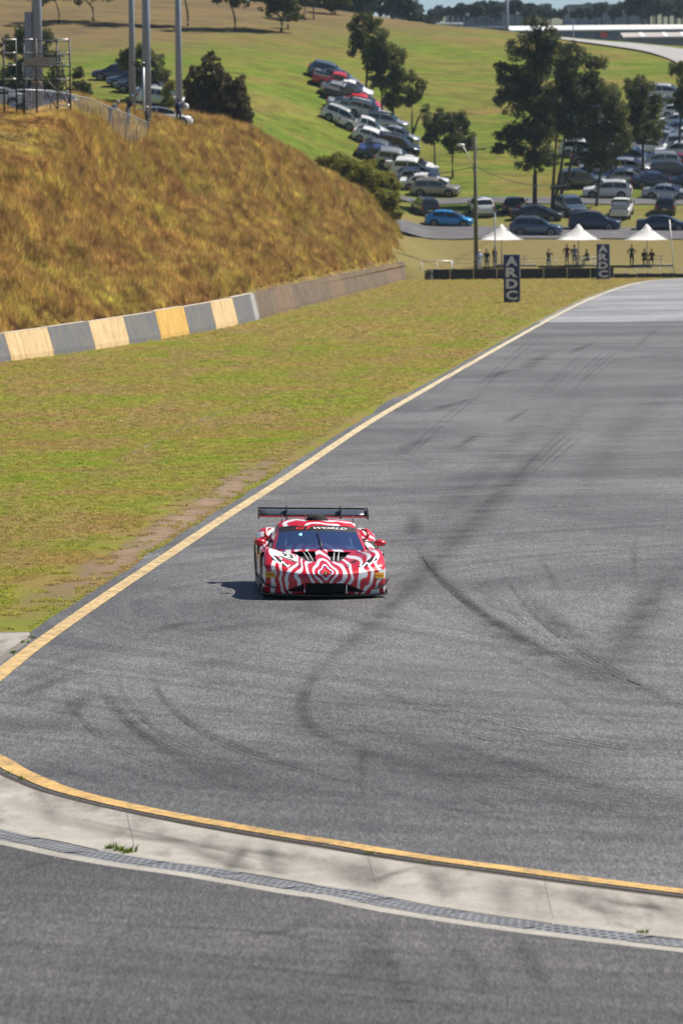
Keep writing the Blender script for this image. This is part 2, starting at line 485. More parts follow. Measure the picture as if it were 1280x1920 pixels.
def ribbon(name, P, width, z, mat, parent=None, ends=True, across=(0, 1, 0)):
    """strip along P with an 'edge' weight across it (for patchy layers)"""
    k = len(across); V, F, E = [], [], []
    for i, p in enumerate(P):
        wi = width[i] if hasattr(width, '__len__') else width
        t = (P[min(i + 1, len(P) - 1)] - P[max(i - 1, 0)]); t.z = 0; t.normalize()
        nrm = Vector((-t.y, t.x, 0))
        e = 1.0
        if ends:
            e = min(1.0, 2.6 * min(i, len(P) - 1 - i) / (len(P) - 1) + 0.0)
        for j in range(k):
            V.append(Vector((p.x, p.y, z)) + nrm * wi * (0.5 - j / (k - 1))); E.append(across[j] * e)
    for i in range(len(P) - 1):
        for j in range(k - 1):
            F.append((i * k + j, i * k + j + 1, (i + 1) * k + j + 1, (i + 1) * k + j))
    me = mesh(name, V, F, mat)
    a = me.attributes.new('edge', 'FLOAT', 'POINT'); a.data.foreach_set('value', E)
    return obj(name, me, parent)

def sheet(name, poly, z, mat, parent=None):
    V = [(p[0], p[1], z) for p in poly]
    me = bpy.data.meshes.new(name); bm = bmesh.new()
    f = bm.faces.new([bm.verts.new(v) for v in V])
    bmesh.ops.triangulate(bm, faces=[f], ngon_method='EAR_CLIP')
    bm.normal_update()
    for q in bm.faces:
        if q.normal.z < 0: q.normal_flip()
    bm.to_mesh(me); bm.free(); me.materials.append(mat)
    return obj(name, me, parent)

# ------------------------------------------------------------------ flat ground
gv = [(-400, -60, 0), (400, -60, 0), (400, 436, 0), (-400, 436, 0)]
ground = obj('mown_grass_ground', mesh('mown_grass_ground', gv, [(0, 1, 2, 3)], M['mown']))
tag(ground, 'dry yellow green mown grass beside the race track', 'grass', kind='structure')

STRAIGHT = [(1330, 519), (1280, 522), (1235, 525), (1200, 530), (1165, 539), (1115, 557), (1065, 580), (1015, 607), (940, 649), (865, 692), (790, 735), (705, 785), (640, 827), (540, 895), (422, 971), (337, 1028), (211, 1112), (84, 1201), (0, 1267)]
TURN = [(-52, 1316), (-78, 1350), (-72, 1382), (-40, 1408), (0, 1427), (30, 1446), (65, 1462), (115, 1482), (185, 1501), (250, 1516), (350, 1536), (450, 1554), (550, 1571), (640, 1585), (690, 1594), (812, 1613), (940, 1630), (1078, 1649), (1280, 1675), (1420, 1692), (1700, 1722)]
EDGE = path_xy(STRAIGHT + TURN, 6)
nS = (len(STRAIGHT) - 1) * 6
OUT = offset_path(EDGE, -0.0)
# outer rim of the bitumen: a little outside the painted line
rim = []
for i, p in enumerate(EDGE):
    t = (EDGE[min(i + 1, len(EDGE) - 1)] - EDGE[max(i - 1, 0)]); t.z = 0; t.normalize()
    wob = 0.10 * mnoise.noise((p.x * 0.7, p.y * 0.35, 0))
    d = (0.38 + wob) if i < nS - 6 else 0.19
    rim.append(p + Vector((t.y, -t.x, 0)) * d)
far_r = [Vector((75, 60, 0)), Vector((75, 412, 0))]
def side_sheet(name, P, x1, z, mat, parent=None):
    """sheet between a path whose distance only falls and the line x = x1"""
    V, F = [], []
    for p in P: V += [(p.x, p.y, z), (x1, p.y, z)]
    for i in range(len(P) - 1): F.append((2 * i, 2 * i + 2, 2 * i + 3, 2 * i + 1))
    return obj(name, mesh(name, V, F, mat), parent)
track = side_sheet('race_track', rim, 75.0, 0.012, M['asphalt'])
tag(track, 'grey asphalt race track sweeping round a tight bend', 'track', kind='structure')
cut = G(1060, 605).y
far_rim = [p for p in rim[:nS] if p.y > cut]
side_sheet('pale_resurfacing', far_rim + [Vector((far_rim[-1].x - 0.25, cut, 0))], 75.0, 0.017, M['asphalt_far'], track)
bul = path_xy([(800, 727), (768, 738), (735, 748), (708, 765), (694, 783), (690, 796)], 4)
sheet('verge_bitumen_patch', [p for p in bul] + [G(720, 785), G(810, 733)], 0.008, M['asphalt'], track)
ribbon('edge_line', EDGE, [0.255 + 0.02 * mnoise.noise((p.x * 2, p.y * 2, 7)) for p in EDGE], 0.0215, M['line'], track, ends=False, across=(1, 1))

# apron: dark bed, concrete slabs with open joints, slotted drain, service road
bed = sheet('apron_bed', [Vector((-26, 30, 0)), Vector((75, 30, 0)), Vector((75, 70, 0)), Vector((-2, 78.9, 0)), Vector((-26, 78.9, 0))], 0.004, plain('joint_grit', (0.16, 0.145, 0.125), 0.95))
tag(bed, 'dark joint bed under the pale concrete apron', 'ground', kind='structure')
apron = empty('concrete_apron', G(300, 1590)); tag(apron, 'pale concrete apron strip between yellow line and slotted drain', 'pavement', kind='structure')
UP = [(-140, 1352), (-95, 1404), (-45, 1424)] + [(x, y + 11 + 3 * min(1, x / 500)) for x, y in TURN[4:]]
LOW = [(-140, 1515), (0, 1552), (82, 1570), (164, 1588), (273, 1607), (383, 1623), (492, 1640), (601, 1660), (653, 1667), (760, 1688), (876, 1707), (972, 1722), (1078, 1736), (1280, 1760), (1420, 1776), (1700, 1804)]
ux, uy = zip(*UP); lx, ly = zip(*LOW)
joints = [-140, 238, 690, 1020, 1400, 1690]
for a, b in zip(joints[:-1], joints[1:]):
    V, F = [], []
    n = 18
    for i in range(n + 1):
        x = a + (b - a - 0.8) * i / n
        top = G(x, float(np.interp(x, ux, uy))); bot = G(x + 18, float(np.interp(x + 18, lx, ly)))
        for k in range(5):
            p = top.lerp(bot, k / 4); V.append((p.x, p.y, 0.0105))
    for i in range(n):
        for k in range(4):
            F.append((i * 5 + k, i * 5 + k + 1, i * 5 + k + 6, i * 5 + k + 5))
    me = mesh('concrete_slab', V, F, M['concrete']); s_ = obj('concrete_slab', me, apron); s_.location = -Vector(apron.location)
lp = [Vector((-26, 78.5, 0))] + [G(78, 1187)] + [p + Vector((-0.33, -0.05, 0)) for p in EDGE[nS - 6:nS + 18]] + [G(-118, 1405), G(-148, 1352), G(-160, 1512), Vector((-26, 56, 0))]
s_ = sheet('concrete_slab', lp, 0.0095, M['concrete'], apron); s_.location = -Vector(apron.location)
ribbon('joint_dirt', offset_path(EDGE[nS + 20:], -0.235), 0.09, 0.0145, M['dirt_dark'], track, ends=False, across=(0.6, 1, 0.6))

GR = [(-140, 1531), (0, 1567), (82, 1583), (164, 1601), (273, 1620), (383, 1635), (492, 1653), (601, 1672), (653, 1679), (760, 1701), (876, 1720), (972, 1734), (1078, 1748), (1280, 1772), (1420, 1788), (1700, 1816)]
GP = path_xy(GR, 10)
drain = empty('slotted_drain', G(300, 1625)); tag(drain, 'galvanised slotted drain grating set along the edge of the concrete apron', 'drain')
dm = NT('drain_grating'); dc = dm.n('TexCoord').outputs['Object']
vz = dm.n('TexVoronoi', {'feature': 'F1'}, Scale=9.0, Randomness=0.0); dm.t.links.new(dm.attr('uvw'), vz.inputs['Vector'])
hole = dm.ramp(vz.outputs['Distance'], [(0.26, 0.0), (0.34, 1.0)])
dcol = dm.mix(hole, (0.03, 0.03, 0.035), dm.ramp(dm.noise(3, 5, 0.6), [(0.3, (0.17, 0.175, 0.185)), (0.7, (0.30, 0.305, 0.315))]))
dm.p(Base_Color=dcol, Roughness=0.55, Metallic=0.3); dm.bump(hole, 0.6, 0.01)
acc = 0.0; seg = [[GP[0]]]; 
for p, q in zip(GP[:-1], GP[1:]):
    seg[-1].append(q); acc += (q - p).length
    if acc > 1.15: seg.append([q]); acc = 0.0
for si, sg in enumerate(seg):
    if len(sg) < 2: continue
    V, F, UV = [], [], []
    dist = 0.0
    for i, p in enumerate(sg):
        t = (sg[min(i + 1, len(sg) - 1)] - sg[max(i - 1, 0)]).normalized(); nr = Vector((-t.y, t.x, 0))
        if i: dist += (p - sg[i - 1]).length
        q = p - t * (0.012 if i == len(sg) - 1 else 0) + t * (0.012 if i == 0 else 0)
        tilt = 0.006 * math.sin(si * 2.3)
        for d, z in ((0.195, -0.03), (0.195, 0.013 + tilt), (0.0, 0.0135), (-0.195, 0.013 - tilt), (-0.195, -0.03)):
            V.append((q.x + nr.x * d, q.y + nr.y * d, z)); UV.append((dist, d * 1.0, 0.0))
    for i in range(len(sg) - 1):
        for k in range(4): F.append((i * 5 + k, i * 5 + k + 1, i * 5 + k + 6, i * 5 + k + 5))
    me = mesh('grate', V, F, dm.m); a = me.attributes.new('uvw', 'FLOAT_VECTOR', 'POINT')
    a.data.foreach_set('vector', np.array(UV, dtype=np.float32).ravel())
    o = obj('grate', me, drain); o.location = -Vector(drain.location)
for d, wd in ((0.31, 0.20), (-0.315, 0.21)):
    o = ribbon('concrete_edging', offset_path(GP, d), wd, 0.0135, M['concrete_edge'], drain, ends=False, across=(1, 1)); o.location = -Vector(drain.location)
sr = offset_path(GP, -0.425)
V, F = [], []
for p in [Vector((-26, 58.5, 0))] + sr + [Vector((75, 38, 0))]: V += [(p.x, p.y, 0.0125), (p.x, 30.0, 0.0125)]
for i in range(len(V) // 2 - 1): F.append((2 * i, 2 * i + 1, 2 * i + 3, 2 * i + 2))
service = obj('service_road', mesh('service_road', V, F, M['asphalt_near']))
tag(service, 'dark asphalt service road below the drain', 'road', kind='structure')

# tyre marks, worn patches and sheen painted into the colour
def marks(lst, mat, z, parent):
    for i, (pts, wd) in enumerate(lst):
        ribbon('tyre_mark_or_sheen', path_xy(pts, 8), wd, z + (0.0004 if len(lst) < 40 else 0.00012) * i, mat, parent)
marks([
    ([(788, 1005), (792, 1040), (815, 1075), (850, 1105), (905, 1150), (960, 1180), (1040, 1215)], 0.28),
    ([(1010, 1030), (1020, 1060), (1035, 1090), (1050, 1122)], 0.22),
    ([(1190, 1000), (1188, 1050), (1195, 1105)], 0.18),
    ([(205, 1285), (215, 1320), (245, 1360), (300, 1405), (370, 1445), (450, 1480), (560, 1520)], 0.30),
    ([(575, 1285), (568, 1330), (585, 1370), (650, 1400), (740, 1430), (860, 1460), (1000, 1490), (1180, 1522)], 0.9),
    ([(560, 1310), (640, 1340), (780, 1395), (900, 1430), (1090, 1470), (1290, 1500)], 1.4),
    ([(880, 1500), (930, 1515), (995, 1530)], 0.2),
    ([(640, 1260), (760, 1320), (900, 1365), (1080, 1405), (1280, 1440)], 0.35),
    ([(160, 1290), (130, 1330), (95, 1370)], 0.4), ([(185, 1285), (150, 1330), (120, 1380)], 0.3),
    ([(690, 1370), (680, 1430), (678, 1500)], 0.2),
    ([(1100, 690), (1150, 678), (1220, 668), (1290, 652)], 0.5), ([(1180, 662), (1215, 630), (1245, 608)], 0.4),
    ([(885, 975), (920, 935), (950, 915)], 0.10), ([(960, 905), (1010, 850), (1060, 800)], 0.08),
    ([(0, 1300), (60, 1275), (150, 1235), (260, 1215)], 0.5), ([(120, 1400), (220, 1440), (330, 1475), (470, 1510)], 0.25), ([(60, 1420), (160, 1462), (280, 1490)], 0.2),
    ([(300, 1300), (360, 1350), (470, 1410), (620, 1460), (820, 1505), (1080, 1548)], 0.22), ([(700, 1480), (900, 1530), (1280, 1590)], 0.25),
    ([(950, 1240), (1080, 1330), (1280, 1400)], 0.2), ([(870, 1180), (960, 1240), (1100, 1300), (1290, 1350)], 0.2),
], M['rubber'], 0.020, track)
marks([
    ([(540, 1290), (610, 1350), (760, 1420), (960, 1475), (1290, 1530)], 3.2), ([(180, 1310), (300, 1400), (470, 1470), (700, 1520)], 2.2),
    ([(1290, 1090), (1200, 1160), (1140, 1240), (1120, 1320)], 1.6), ([(120, 1250), (60, 1310), (40, 1380), (120, 1440)], 1.6), ([(450, 1200), (400, 1260), (420, 1320)], 1.8),
    ([(1100, 720), (1000, 800), (900, 900), (800, 1010), (740, 1110)], 1.5), ([(1290, 700), (1200, 780), (1120, 880), (1090, 980)], 1.6),
], M['rubber_broad'], 0.0375, track)
marks([
    ([(740, 860), (775, 835), (820, 820)], 0.7), ([(850, 850), (880, 825), (905, 812)], 0.5), ([(800, 775), (840, 762), (900, 745)], 0.7),
    ([(940, 800), (970, 780), (995, 765)], 0.35), ([(985, 700), (1000, 680), (1040, 655)], 0.9), ([(1060, 665), (1085, 655), (1120, 640)], 0.6),
    ([(730, 1140), (800, 1070), (870, 1000), (960, 905), (1050, 810), (1150, 720)], 0.9),
    ([(620, 1250), (690, 1180), (780, 1090), (850, 1020)], 0.6),
    ([(1280, 1060), (1230, 1110), (1190, 1180), (1150, 1260)], 0.8),
    ([(980, 1110), (1060, 1180), (1130, 1225)], 0.5), ([(830, 1100), (900, 1160), (1010, 1225), (1160, 1290), (1290, 1330)], 0.9),
    ([(0, 1330), (80, 1290), (170, 1250)], 0.5), ([(330, 1190), (420, 1180), (500, 1170)], 0.8), ([(270, 1200), (330, 1175), (420, 1165)], 0.5),
    ([(700, 1165), (640, 1222), (590, 1270), (568, 1318), (577, 1358), (625, 1392), (740, 1425), (880, 1455)], 0.26),
    ([(900, 720), (940, 700), (985, 690)], 0.8), ([(770, 960), (775, 990), (770, 1010)], 0.5),
], M['rubber_faint'], 0.028, track)
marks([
    ([(640, 1230), (760, 1240), (900, 1275), (1060, 1310), (1290, 1370)], 2.6), ([(300, 1110), (330, 1080), (420, 1000)], 1.2), ([(1290, 640), (1200, 690), (1100, 770), (1010, 870)], 5.0), ([(1290, 760), (1220, 840), (1160, 960)], 4.0),  # last two broad strips: sheen of the far asphalt painted as pale colour
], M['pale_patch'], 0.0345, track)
marks([
    ([(690, 1600), (692, 1640), (694, 1682)], 0.42), ([(800, 1618), (815, 1650), (838, 1700)], 0.35), ([(930, 1640), (945, 1680), (962, 1722)], 0.42),
    ([(1190, 1675), (1230, 1705), (1290, 1740)], 0.3), ([(465, 1570), (440, 1620), (420, 1640)], 0.2), ([(690, 1660), (740, 1640), (790, 1625)], 0.2),
    ([(500, 1575), (510, 1610), (512, 1650)], 0.3),
    ([(0, 1500), (200, 1560), (480, 1600), (800, 1650)], 0.5), ([(260, 1545), (420, 1620), (500, 1640)], 0.35), ([(620, 1605), (650, 1640), (690, 1670)], 0.5), ([(1020, 1665), (1100, 1700), (1180, 1730)], 0.35), ([(60, 1470), (90, 1510), (110, 1560)], 0.3),
    ([(1100, 1680), (1190, 1700), (1290, 1712)], 0.4), ([(100, 1530), (300, 1570), (600, 1640)], 0.18),
], M['rubber_faint'], 0.0165, apron)
for o in [o for o in SC.objects if o.parent is apron and o.name.startswith('tyre_mark_or_sheen')]: o.location = -Vector(apron.location)
marks([
    ([(695, 1710), (712, 1770), (745, 1840), (770, 1920)], 0.30), ([(830, 1745), (880, 1810), (930, 1880)], 0.34), ([(955, 1750), (990, 1800), (1050, 1890)], 0.34),
    ([(420, 1760), (520, 1750), (600, 1715)], 0.3), ([(0, 1730), (250, 1740), (480, 1750), (760, 1790), (1280, 1840)], 0.22), ([(0, 1785), (300, 1800), (700, 1840), (1200, 1900)], 0.25),
    ([(20, 1640), (60, 1625), (110, 1615)], 0.3), ([(560, 1860), (760, 1880), (1280, 1930)], 0.18), ([(700, 1720), (690, 1790), (670, 1860)], 0.5),
], M['rubber'], 0.016, service)

fine = []
rgm = random.Random(3)
for k in range(13):      # paired fine tracks sweeping round the corner
    o = rgm.uniform(0, 14); j = rgm.uniform(-8, 8); x0 = 560 + o * 12 + rgm.uniform(0, 160)
    for d_ in (0, 5.5):
        fine.append(([(x0, 1255 + o * 13 + d_), (x0 + 170, 1318 + o * 12.5 + d_ + j), (x0 + 400, 1375 + o * 12 + d_), (x0 + 760, 1432 + o * 11.5 + d_)], rgm.uniform(.05, .10)))
for k in range(8):
    o = rgm.uniform(0, 9)
    for d_ in (0, 6):
        fine.append(([(760 + 22 * o, 1015 + 6 * o), (800 + 24 * o + d_, 1075 + 9 * o), (880 + 26 * o, 1140 + 10 * o + d_), (1010 + 28 * o, 1215 + 11 * o + d_), (1190 + 28 * o, 1280 + 12 * o + d_)], rgm.uniform(.05, .10)))
for k in range(6):
    o = rgm.uniform(0, 9)
    for d_ in (0, 6):
        fine.append(([(110 + 20 * o, 1265 - 2 * o), (120 + 22 * o + d_, 1320), (190 + 26 * o, 1390 + d_), (330 + 30 * o, 1450 + d_), (560 + 30 * o, 1505 + d_)], rgm.uniform(.05, .10)))
for k in range(12):
    x = rgm.uniform(700, 1200); y = rgm.uniform(640, 1000); L_ = rgm.uniform(60, 200)
    for d_ in (0, 14): fine.append(([(x + d_, y), (x + d_ + L_ * .5, y - L_ * .48), (x + d_ + L_, y - L_ * .88)], rgm.uniform(.06, .14)))
marks(fine, M['rubber_fine'], 0.041, track)
# bare dirt beside the line and a few worn patches
dirtP = path_xy([(35, 1195), (95, 1150), (160, 1108), (240, 1060), (315, 1010), (390, 960), (450, 920), (500, 885), (560, 848), (615, 815), (690, 770)], 6)
dirtP = [p + Vector((-0.30, 0.2, 0)) for p in dirtP]
dw = [max(0.35, 0.9 + 0.55 * mnoise.noise((p.x * 0.9, p.y * 0.25, 3))) for p in dirtP]
ribbon('dirt_verge', dirtP, [w_ * (1.25 if 80 < p.y < 128 else 0.7) for w_, p in zip(dw, dirtP)], 0.004, M['dirt'], ground, across=(0, 0.9, 1, 0.9, 0))
ribbon('worn_wheel_track', path_xy([(60, 960), (150, 905), (250, 850), (330, 810), (420, 770), (520, 735), (620, 715)], 6), 0.35, 0.0055, M['dirt'], ground)

# ------------------------------------------------------------------ rising terrain behind the fence and the wall
WALL = [(-720, 797), (-480, 758), (-260, 722), (-120, 699), (22, 677), (103, 667), (180, 656), (244, 646), (303, 637), (356, 627), (406, 618), (447, 609), (487, 599), (550, 581), (616, 563), (700, 541), (781, 519)]
WB = [G(x, y) for x, y in WALL]
ctrl = []
for p in WB: ctrl.append((p.x - 0.35, p.y, 0.85))
def C(px, py, D): q = At(px, py, D); ctrl.append((q.x, q.y, q.z))
# bank flank, crest and the flat behind it, by picture column: (px, py, distance)
BMID = [(-720, 520, 184), (-300, 470, 225), (-100, 440, 238), (0, 430, 246), (100, 430, 260), (200, 430, 280), (300, 415, 303), (400, 400, 332), (480, 420, 350), (550, 430, 372), (650, 440, 402), (720, 462, 425), (790, 512, 444)]
BCREST = [(-720, 232, 226), (-300, 228, 262), (-100, 226, 284), (0, 224, 290), (70, 226, 292), (130, 230, 297), (200, 236, 318), (280, 241, 340), (380, 247, 372), (430, 251, 390), (470, 262, 400), (540, 298, 414), (600, 337, 424), (660, 369, 432), (700, 394, 437), (740, 434, 444), (768, 474, 446), (790, 508, 447)]
for a in BCREST[:-2]: C(*a)
for a in [(-300, 233, 350), (0, 233, 350), (150, 237, 352), (280, 244, 360), (0, 234, 400), (200, 240, 405)]: C(*a)
# fence line and picnic strip
for px in (800, 900, 1040, 1180, 1300, 1450): ctrl.append((At(px, 500, 417).x, 417, -0.02)); C(px, 499, 430); C(px, 478, 441)
# lanes and lower car park
for px in (770, 880, 1000, 1120, 1240, 1360): C(px, 450, 449); C(px, 432, 458); C(px, 400, 470); C(px, 383, 476); C(px, 371, 481)
# hillside
for a in [(620, 340, 466), (700, 345, 487), (700, 240, 514), (700, 135, 545), (700, 70, 572), (700, 40, 592), (700, 29, 602),
          (500, 248, 474), (500, 180, 500), (500, 118, 530), (500, 62, 562), (500, 25, 588), (500, 8, 602),
          (300, 226, 474), (300, 150, 505), (300, 98, 535), (300, 52, 563), (300, 12, 590), (300, -14, 610),
          (80, 226, 474), (80, 140, 508), (80, 80, 542), (80, 30, 572), (80, -12, 600), (80, -45, 622),
          (850, 340, 488), (850, 260, 508), (850, 170, 534), (850, 90, 568), (850, 52, 592),
          (1000, 310, 495), (1000, 215, 522), (1000, 130, 553), (1000, 80, 582), (1000, 64.5, 596),
          (1120, 330, 490), (1120, 230, 520), (1120, 140, 553), (1120, 90, 584), (1120, 75.5, 598),
          (1260, 340, 488), (1260, 255, 512), (1260, 180, 538), (1260, 128, 563), (1260, 99, 585), (1260, 86, 598),
          (1450, 340, 488), (1450, 220, 522), (1450, 130, 560), (1450, 100, 590)]: C(*a)
for px in (-900, 2200):
    for D, z in ((470, 6), (540, 18), (620, 28)): ctrl.append((At(px, 300, D).x, D, z))
CP = np.array(ctrl, float)
def _u(r2): return 0.5 * r2 * np.log(np.maximum(r2, 1e-12))
_s = 100.0
_X = CP[:, :2] / _s
_n = len(CP)
_K = _u(((_X[:, None, :] - _X[None, :, :]) ** 2).sum(-1)) + 2e-4 * np.eye(_n)
_Pm = np.c_[np.ones(_n), _X]
_A = np.block([[_K, _Pm], [_Pm.T, np.zeros((3, 3))]])
_w = np.linalg.solve(_A, np.r_[CP[:, 2], 0, 0, 0])
def terr(x, y):
    Q = np.c_[np.atleast_1d(x), np.atleast_1d(y)] / _s
    out = np.empty(len(Q))
    for i in range(0, len(Q), 4000):
        q = Q[i:i + 4000]
        out[i:i + 4000] = _u(((q[:, None, :] - _X[None]) ** 2).sum(-1)) @ _w[:_n] + np.c_[np.ones(len(q)), q] @ _w[_n:]
    Y_ = Q[:, 1] * _s; px = 640 + Q[:, 0] * _s / np.maximum(Y_, 1) * FPX
    Dc = np.interp(px, [0, 500, 700, 850, 1000, 1300], [625, 606, 604, 596, 598, 600])   # the far side falls away behind the crest
    return out - 0.34 * np.maximum(0, Y_ - Dc)
def tz(x, y): return float(terr(x, y)[0])
def hit(px, py, D0=418.0, D1=800.0):
    """where a pixel's ray meets the rising terrain"""
    Ds = np.linspace(D0, D1, 500); d = ray(px, py)
    xs = d.x * Ds / d.y; zs = CAM_H + d.z * Ds / d.y
    t = terr(xs, Ds); below = np.nonzero(zs <= t)[0]
    k = below[0] if len(below) else 499
    return Vector((xs[k], Ds[k], t[k]))
def tnormal(x, y, e=1.0):
    return Vector((tz(x - e, y) - tz(x + e, y), tz(x, y - e) - tz(x, y + e), 2 * e)).normalized()

def height_mesh(name, X, Y, Z, mat):
    ny, nx = X.shape
    V = np.stack([X, Y, Z], -1).reshape(-1, 3)
    idx = np.arange(nx * ny).reshape(ny, nx)
    F = np.stack([idx[:-1, :-1], idx[:-1, 1:], idx[1:, 1:], idx[1:, :-1]], -1).reshape(-1, 4)
    me = bpy.data.meshes.new(name)
    me.vertices.add(len(V)); me.vertices.foreach_set('co', V.ravel())
    me.loops.add(F.size); me.loops.foreach_set('vertex_index', F.ravel())
    me.polygons.add(len(F)); me.polygons.foreach_set('loop_start', np.arange(0, F.size, 4)); me.polygons.foreach_set('loop_total', np.full(len(F), 4))
    me.polygons.foreach_set('use_smooth', np.ones(len(F), bool))
    me.update(); me.validate(); me.materials.append(mat); return me

# bank behind the wall: one smooth profile per picture column
def _sm(pxs, vals, px):
    f = np.interp(px, pxs, vals); k = np.hanning(25); k /= k.sum()
    return np.convolve(np.pad(f, 12, mode='edge'), k, 'valid')
bpx = np.linspace(-720, 786, 456)
def _tab(T):
    P_ = [At(*t) for t in T]; X_ = [t[0] for t in T]
    return _sm(X_, [p.y for p in P_], bpx), _sm(X_, [p.z for p in P_], bpx)
Dm_, Zm_ = _tab(BMID); Dc_, Zc_ = _tab(BCREST)
wp_ = [G(x, float(np.interp(x, [a for a, b in WALL], [b for a, b in WALL]))) for x in bpx]
Dw_ = np.array([p.y for p in wp_]) + np.interp(bpx, [0, 500, 786], [4.3, 4.0, 3.0])
def pchip(xk, yk, x):
    h = np.diff(xk); d = np.diff(yk) / h; m = np.zeros_like(yk); m[0], m[-1] = d[0], d[-1]
    for i in range(1, len(xk) - 1):
        m[i] = 0 if d[i - 1] * d[i] <= 0 else 2 * d[i - 1] * d[i] / (d[i - 1] + d[i])
    k = np.clip(np.searchsorted(xk, x) - 1, 0, len(xk) - 2); t = (x - xk[k]) / h[k]
    return (2 * t**3 - 3 * t**2 + 1) * yk[k] + (t**3 - 2 * t**2 + t) * h[k] * m[k] + (-2 * t**3 + 3 * t**2) * yk[k + 1] + (t**3 - t**2) * h[k] * m[k + 1]
tt = np.r_[np.linspace(0, 1, 60), np.linspace(1.02, 1.9, 28)]
X = np.zeros((len(bpx), len(tt))); Y = X.copy(); Z = X.copy()
BPROF = []
for i, px in enumerate(bpx):
    dflat = float(np.interp(px, [250, 420], [70, 30])); zflat = Zc_[i] + float(np.interp(px, [230, 360, 600], [2.1, 0.2, -2.5]))
    xk = np.array([Dw_[i], Dm_[i], Dc_[i], Dc_[i] + dflat]); yk = np.array([float(np.interp(px, [0, 480], [0.92, 1.15])), Zm_[i], Zc_[i], zflat])
    xk = np.maximum.accumulate(xk + np.arange(4) * 0.01)
    BPROF.append((xk, yk))
    D_ = np.where(tt <= 1, xk[0] + tt * (xk[2] - xk[0]), xk[2] + (tt - 1) / 0.9 * dflat)
    Z[i] = pchip(xk, yk, D_); Y[i] = D_; X[i] = D_ * ray(px, 400).x / ray(px, 400).y
lump = np.array([mnoise.fractal((x * 0.22, y * 0.14, 0), 1.0, 2.0, 3) for x, y in zip(X.ravel(), Y.ravel())]).reshape(X.shape)
Z = Z + 0.40 * lump * np.clip(tt / 0.15, 0, 1)[None, :]
bank = obj('grass_bank', height_mesh('grass_bank', X, Y, Z, M['bank']))
tag(bank, 'steep bank covered in tall dry golden grass behind the barrier wall', 'bank', kind='structure')
BX, BY, BZ = X, Y, Z
def bank_at(px, D):
    i = int(np.clip(round((px + 720) / 1506 * 455), 0, 455)); d = ray(px, 400)
    x = D * d.x / d.y
    return Vector((x, D, float(np.interp(D, BY[i], BZ[i]))))

xs = np.linspace(-150, 170, 161); ys = np.r_[np.linspace(417, 500, 60), np.linspace(501.5, 790, 150)]
X, Y = np.meshgrid(xs, ys); Z = terr(X.ravel(), Y.ravel()).reshape(X.shape)
Z = np.maximum(Z, -0.3)
Z[0, :] = -0.4
lump = np.array([mnoise.fractal((x * 0.08, y * 0.08, 5), 1.0, 2.0, 3) for x, y in zip(X.ravel(), Y.ravel())]).reshape(X.shape)
Z = Z + 0.18 * lump * np.clip((Y - 500) / 60, 0, 1) - 0.6 * (Y < 450) * (X < 5) * (Y > 418)
HM = height_mesh('grass_hill', X, Y, Z, M['hill'])
hill = obj('grass_hill', HM)
tag(hill, 'green and brown grassy hillside rising behind the car park', 'hill', kind='structure')

# lanes of the car park and the road over the crest
def drape(name, pts, mat, up=0.03, n=6, across=5, west=0):
    """surface between two pixel lines, laid on the terrain"""
    A = spline([hit(*a, D0=446) for a in pts[0]], n); B = spline([hit(*b, D0=446) for b in pts[1]], n)
    V, F = [], []
    if west: A = [A[0] - Vector((west, 0, 0))] + A; B = [B[0] - Vector((west, 0, 0))] + B
    for a, b in zip(A, B):
        for k in range(across):
            p = a.lerp(b, k / (across - 1)); V.append((p.x, p.y, tz(p.x, p.y) + up + 0.06))
    for i in range(len(A) - 1):
        for k in range(across - 1): F.append((i * across + k, i * across + k + 1, (i + 1) * across + k + 1, (i + 1) * across + k))
    return obj(name, mesh(name, V, F, mat, True))
o = drape('car_park_lane', [[(795, 449), (900, 449), (1100, 450), (1400, 452)], [(795, 426), (900, 427), (1100, 428), (1400, 430)]], M['lane'], west=5)
tag(o, 'grey bitumen lane behind the shade umbrellas', 'lane', kind='structure')
o = drape('car_park_lane', [[(775, 384), (900, 383), (1100, 384), (1400, 386)], [(775, 374), (900, 373), (1100, 373), (1400, 375)]], M['lane'], west=4)
tag(o, 'narrow grey lane at the foot of the grassy hillside', 'lane', kind='structure')
M['hill_road'] = plain('hill_road_bitumen', (0.30, 0.29, 0.285), 0.9, var=0.15, scale=0.3)
o = drape('hill_road', [[(975, 68.5), (1040, 75), (1130, 86.5), (1200, 97), (1250, 112), (1290, 133)], [(975, 67.0), (1040, 71.5), (1130, 79.5), (1200, 85), (1250, 90), (1290, 96)]], M['hill_road'], 0.10)
tag(o, 'pale road curving over the crest of the hill', 'road', kind='structure')

# distant plain
xs = np.linspace(-500, 500, 26); ys = np.r_[np.linspace(770, 1000, 14), np.linspace(1040, 3200, 30)]
X, Y = np.meshgrid(xs, ys)
py_of = np.interp(Y, [770, 800, 900, 1100, 1500, 2200, 3200], [165, 118, 84, 68, 52, 40, 34])
Z = CAM_H + (372 - py_of) * Y / FPX
far = obj('far_ground', height_mesh('far_ground', X, Y, Z, plain('far_scrub', (0.10, 0.105, 0.05), 0.95, var=0.35, scale=0.02)))
tag(far, 'distant flat scrub and industrial land behind the hill', 'ground', kind='structure')
def far_pt(px, D):
    py = float(np.interp(D, [770, 800, 900, 1100, 1500, 2200, 3200], [165, 118, 84, 68, 52, 40, 34]))
    p = At(px, 300, D); p.z = CAM_H + (372 - py) * D / FPX; return p
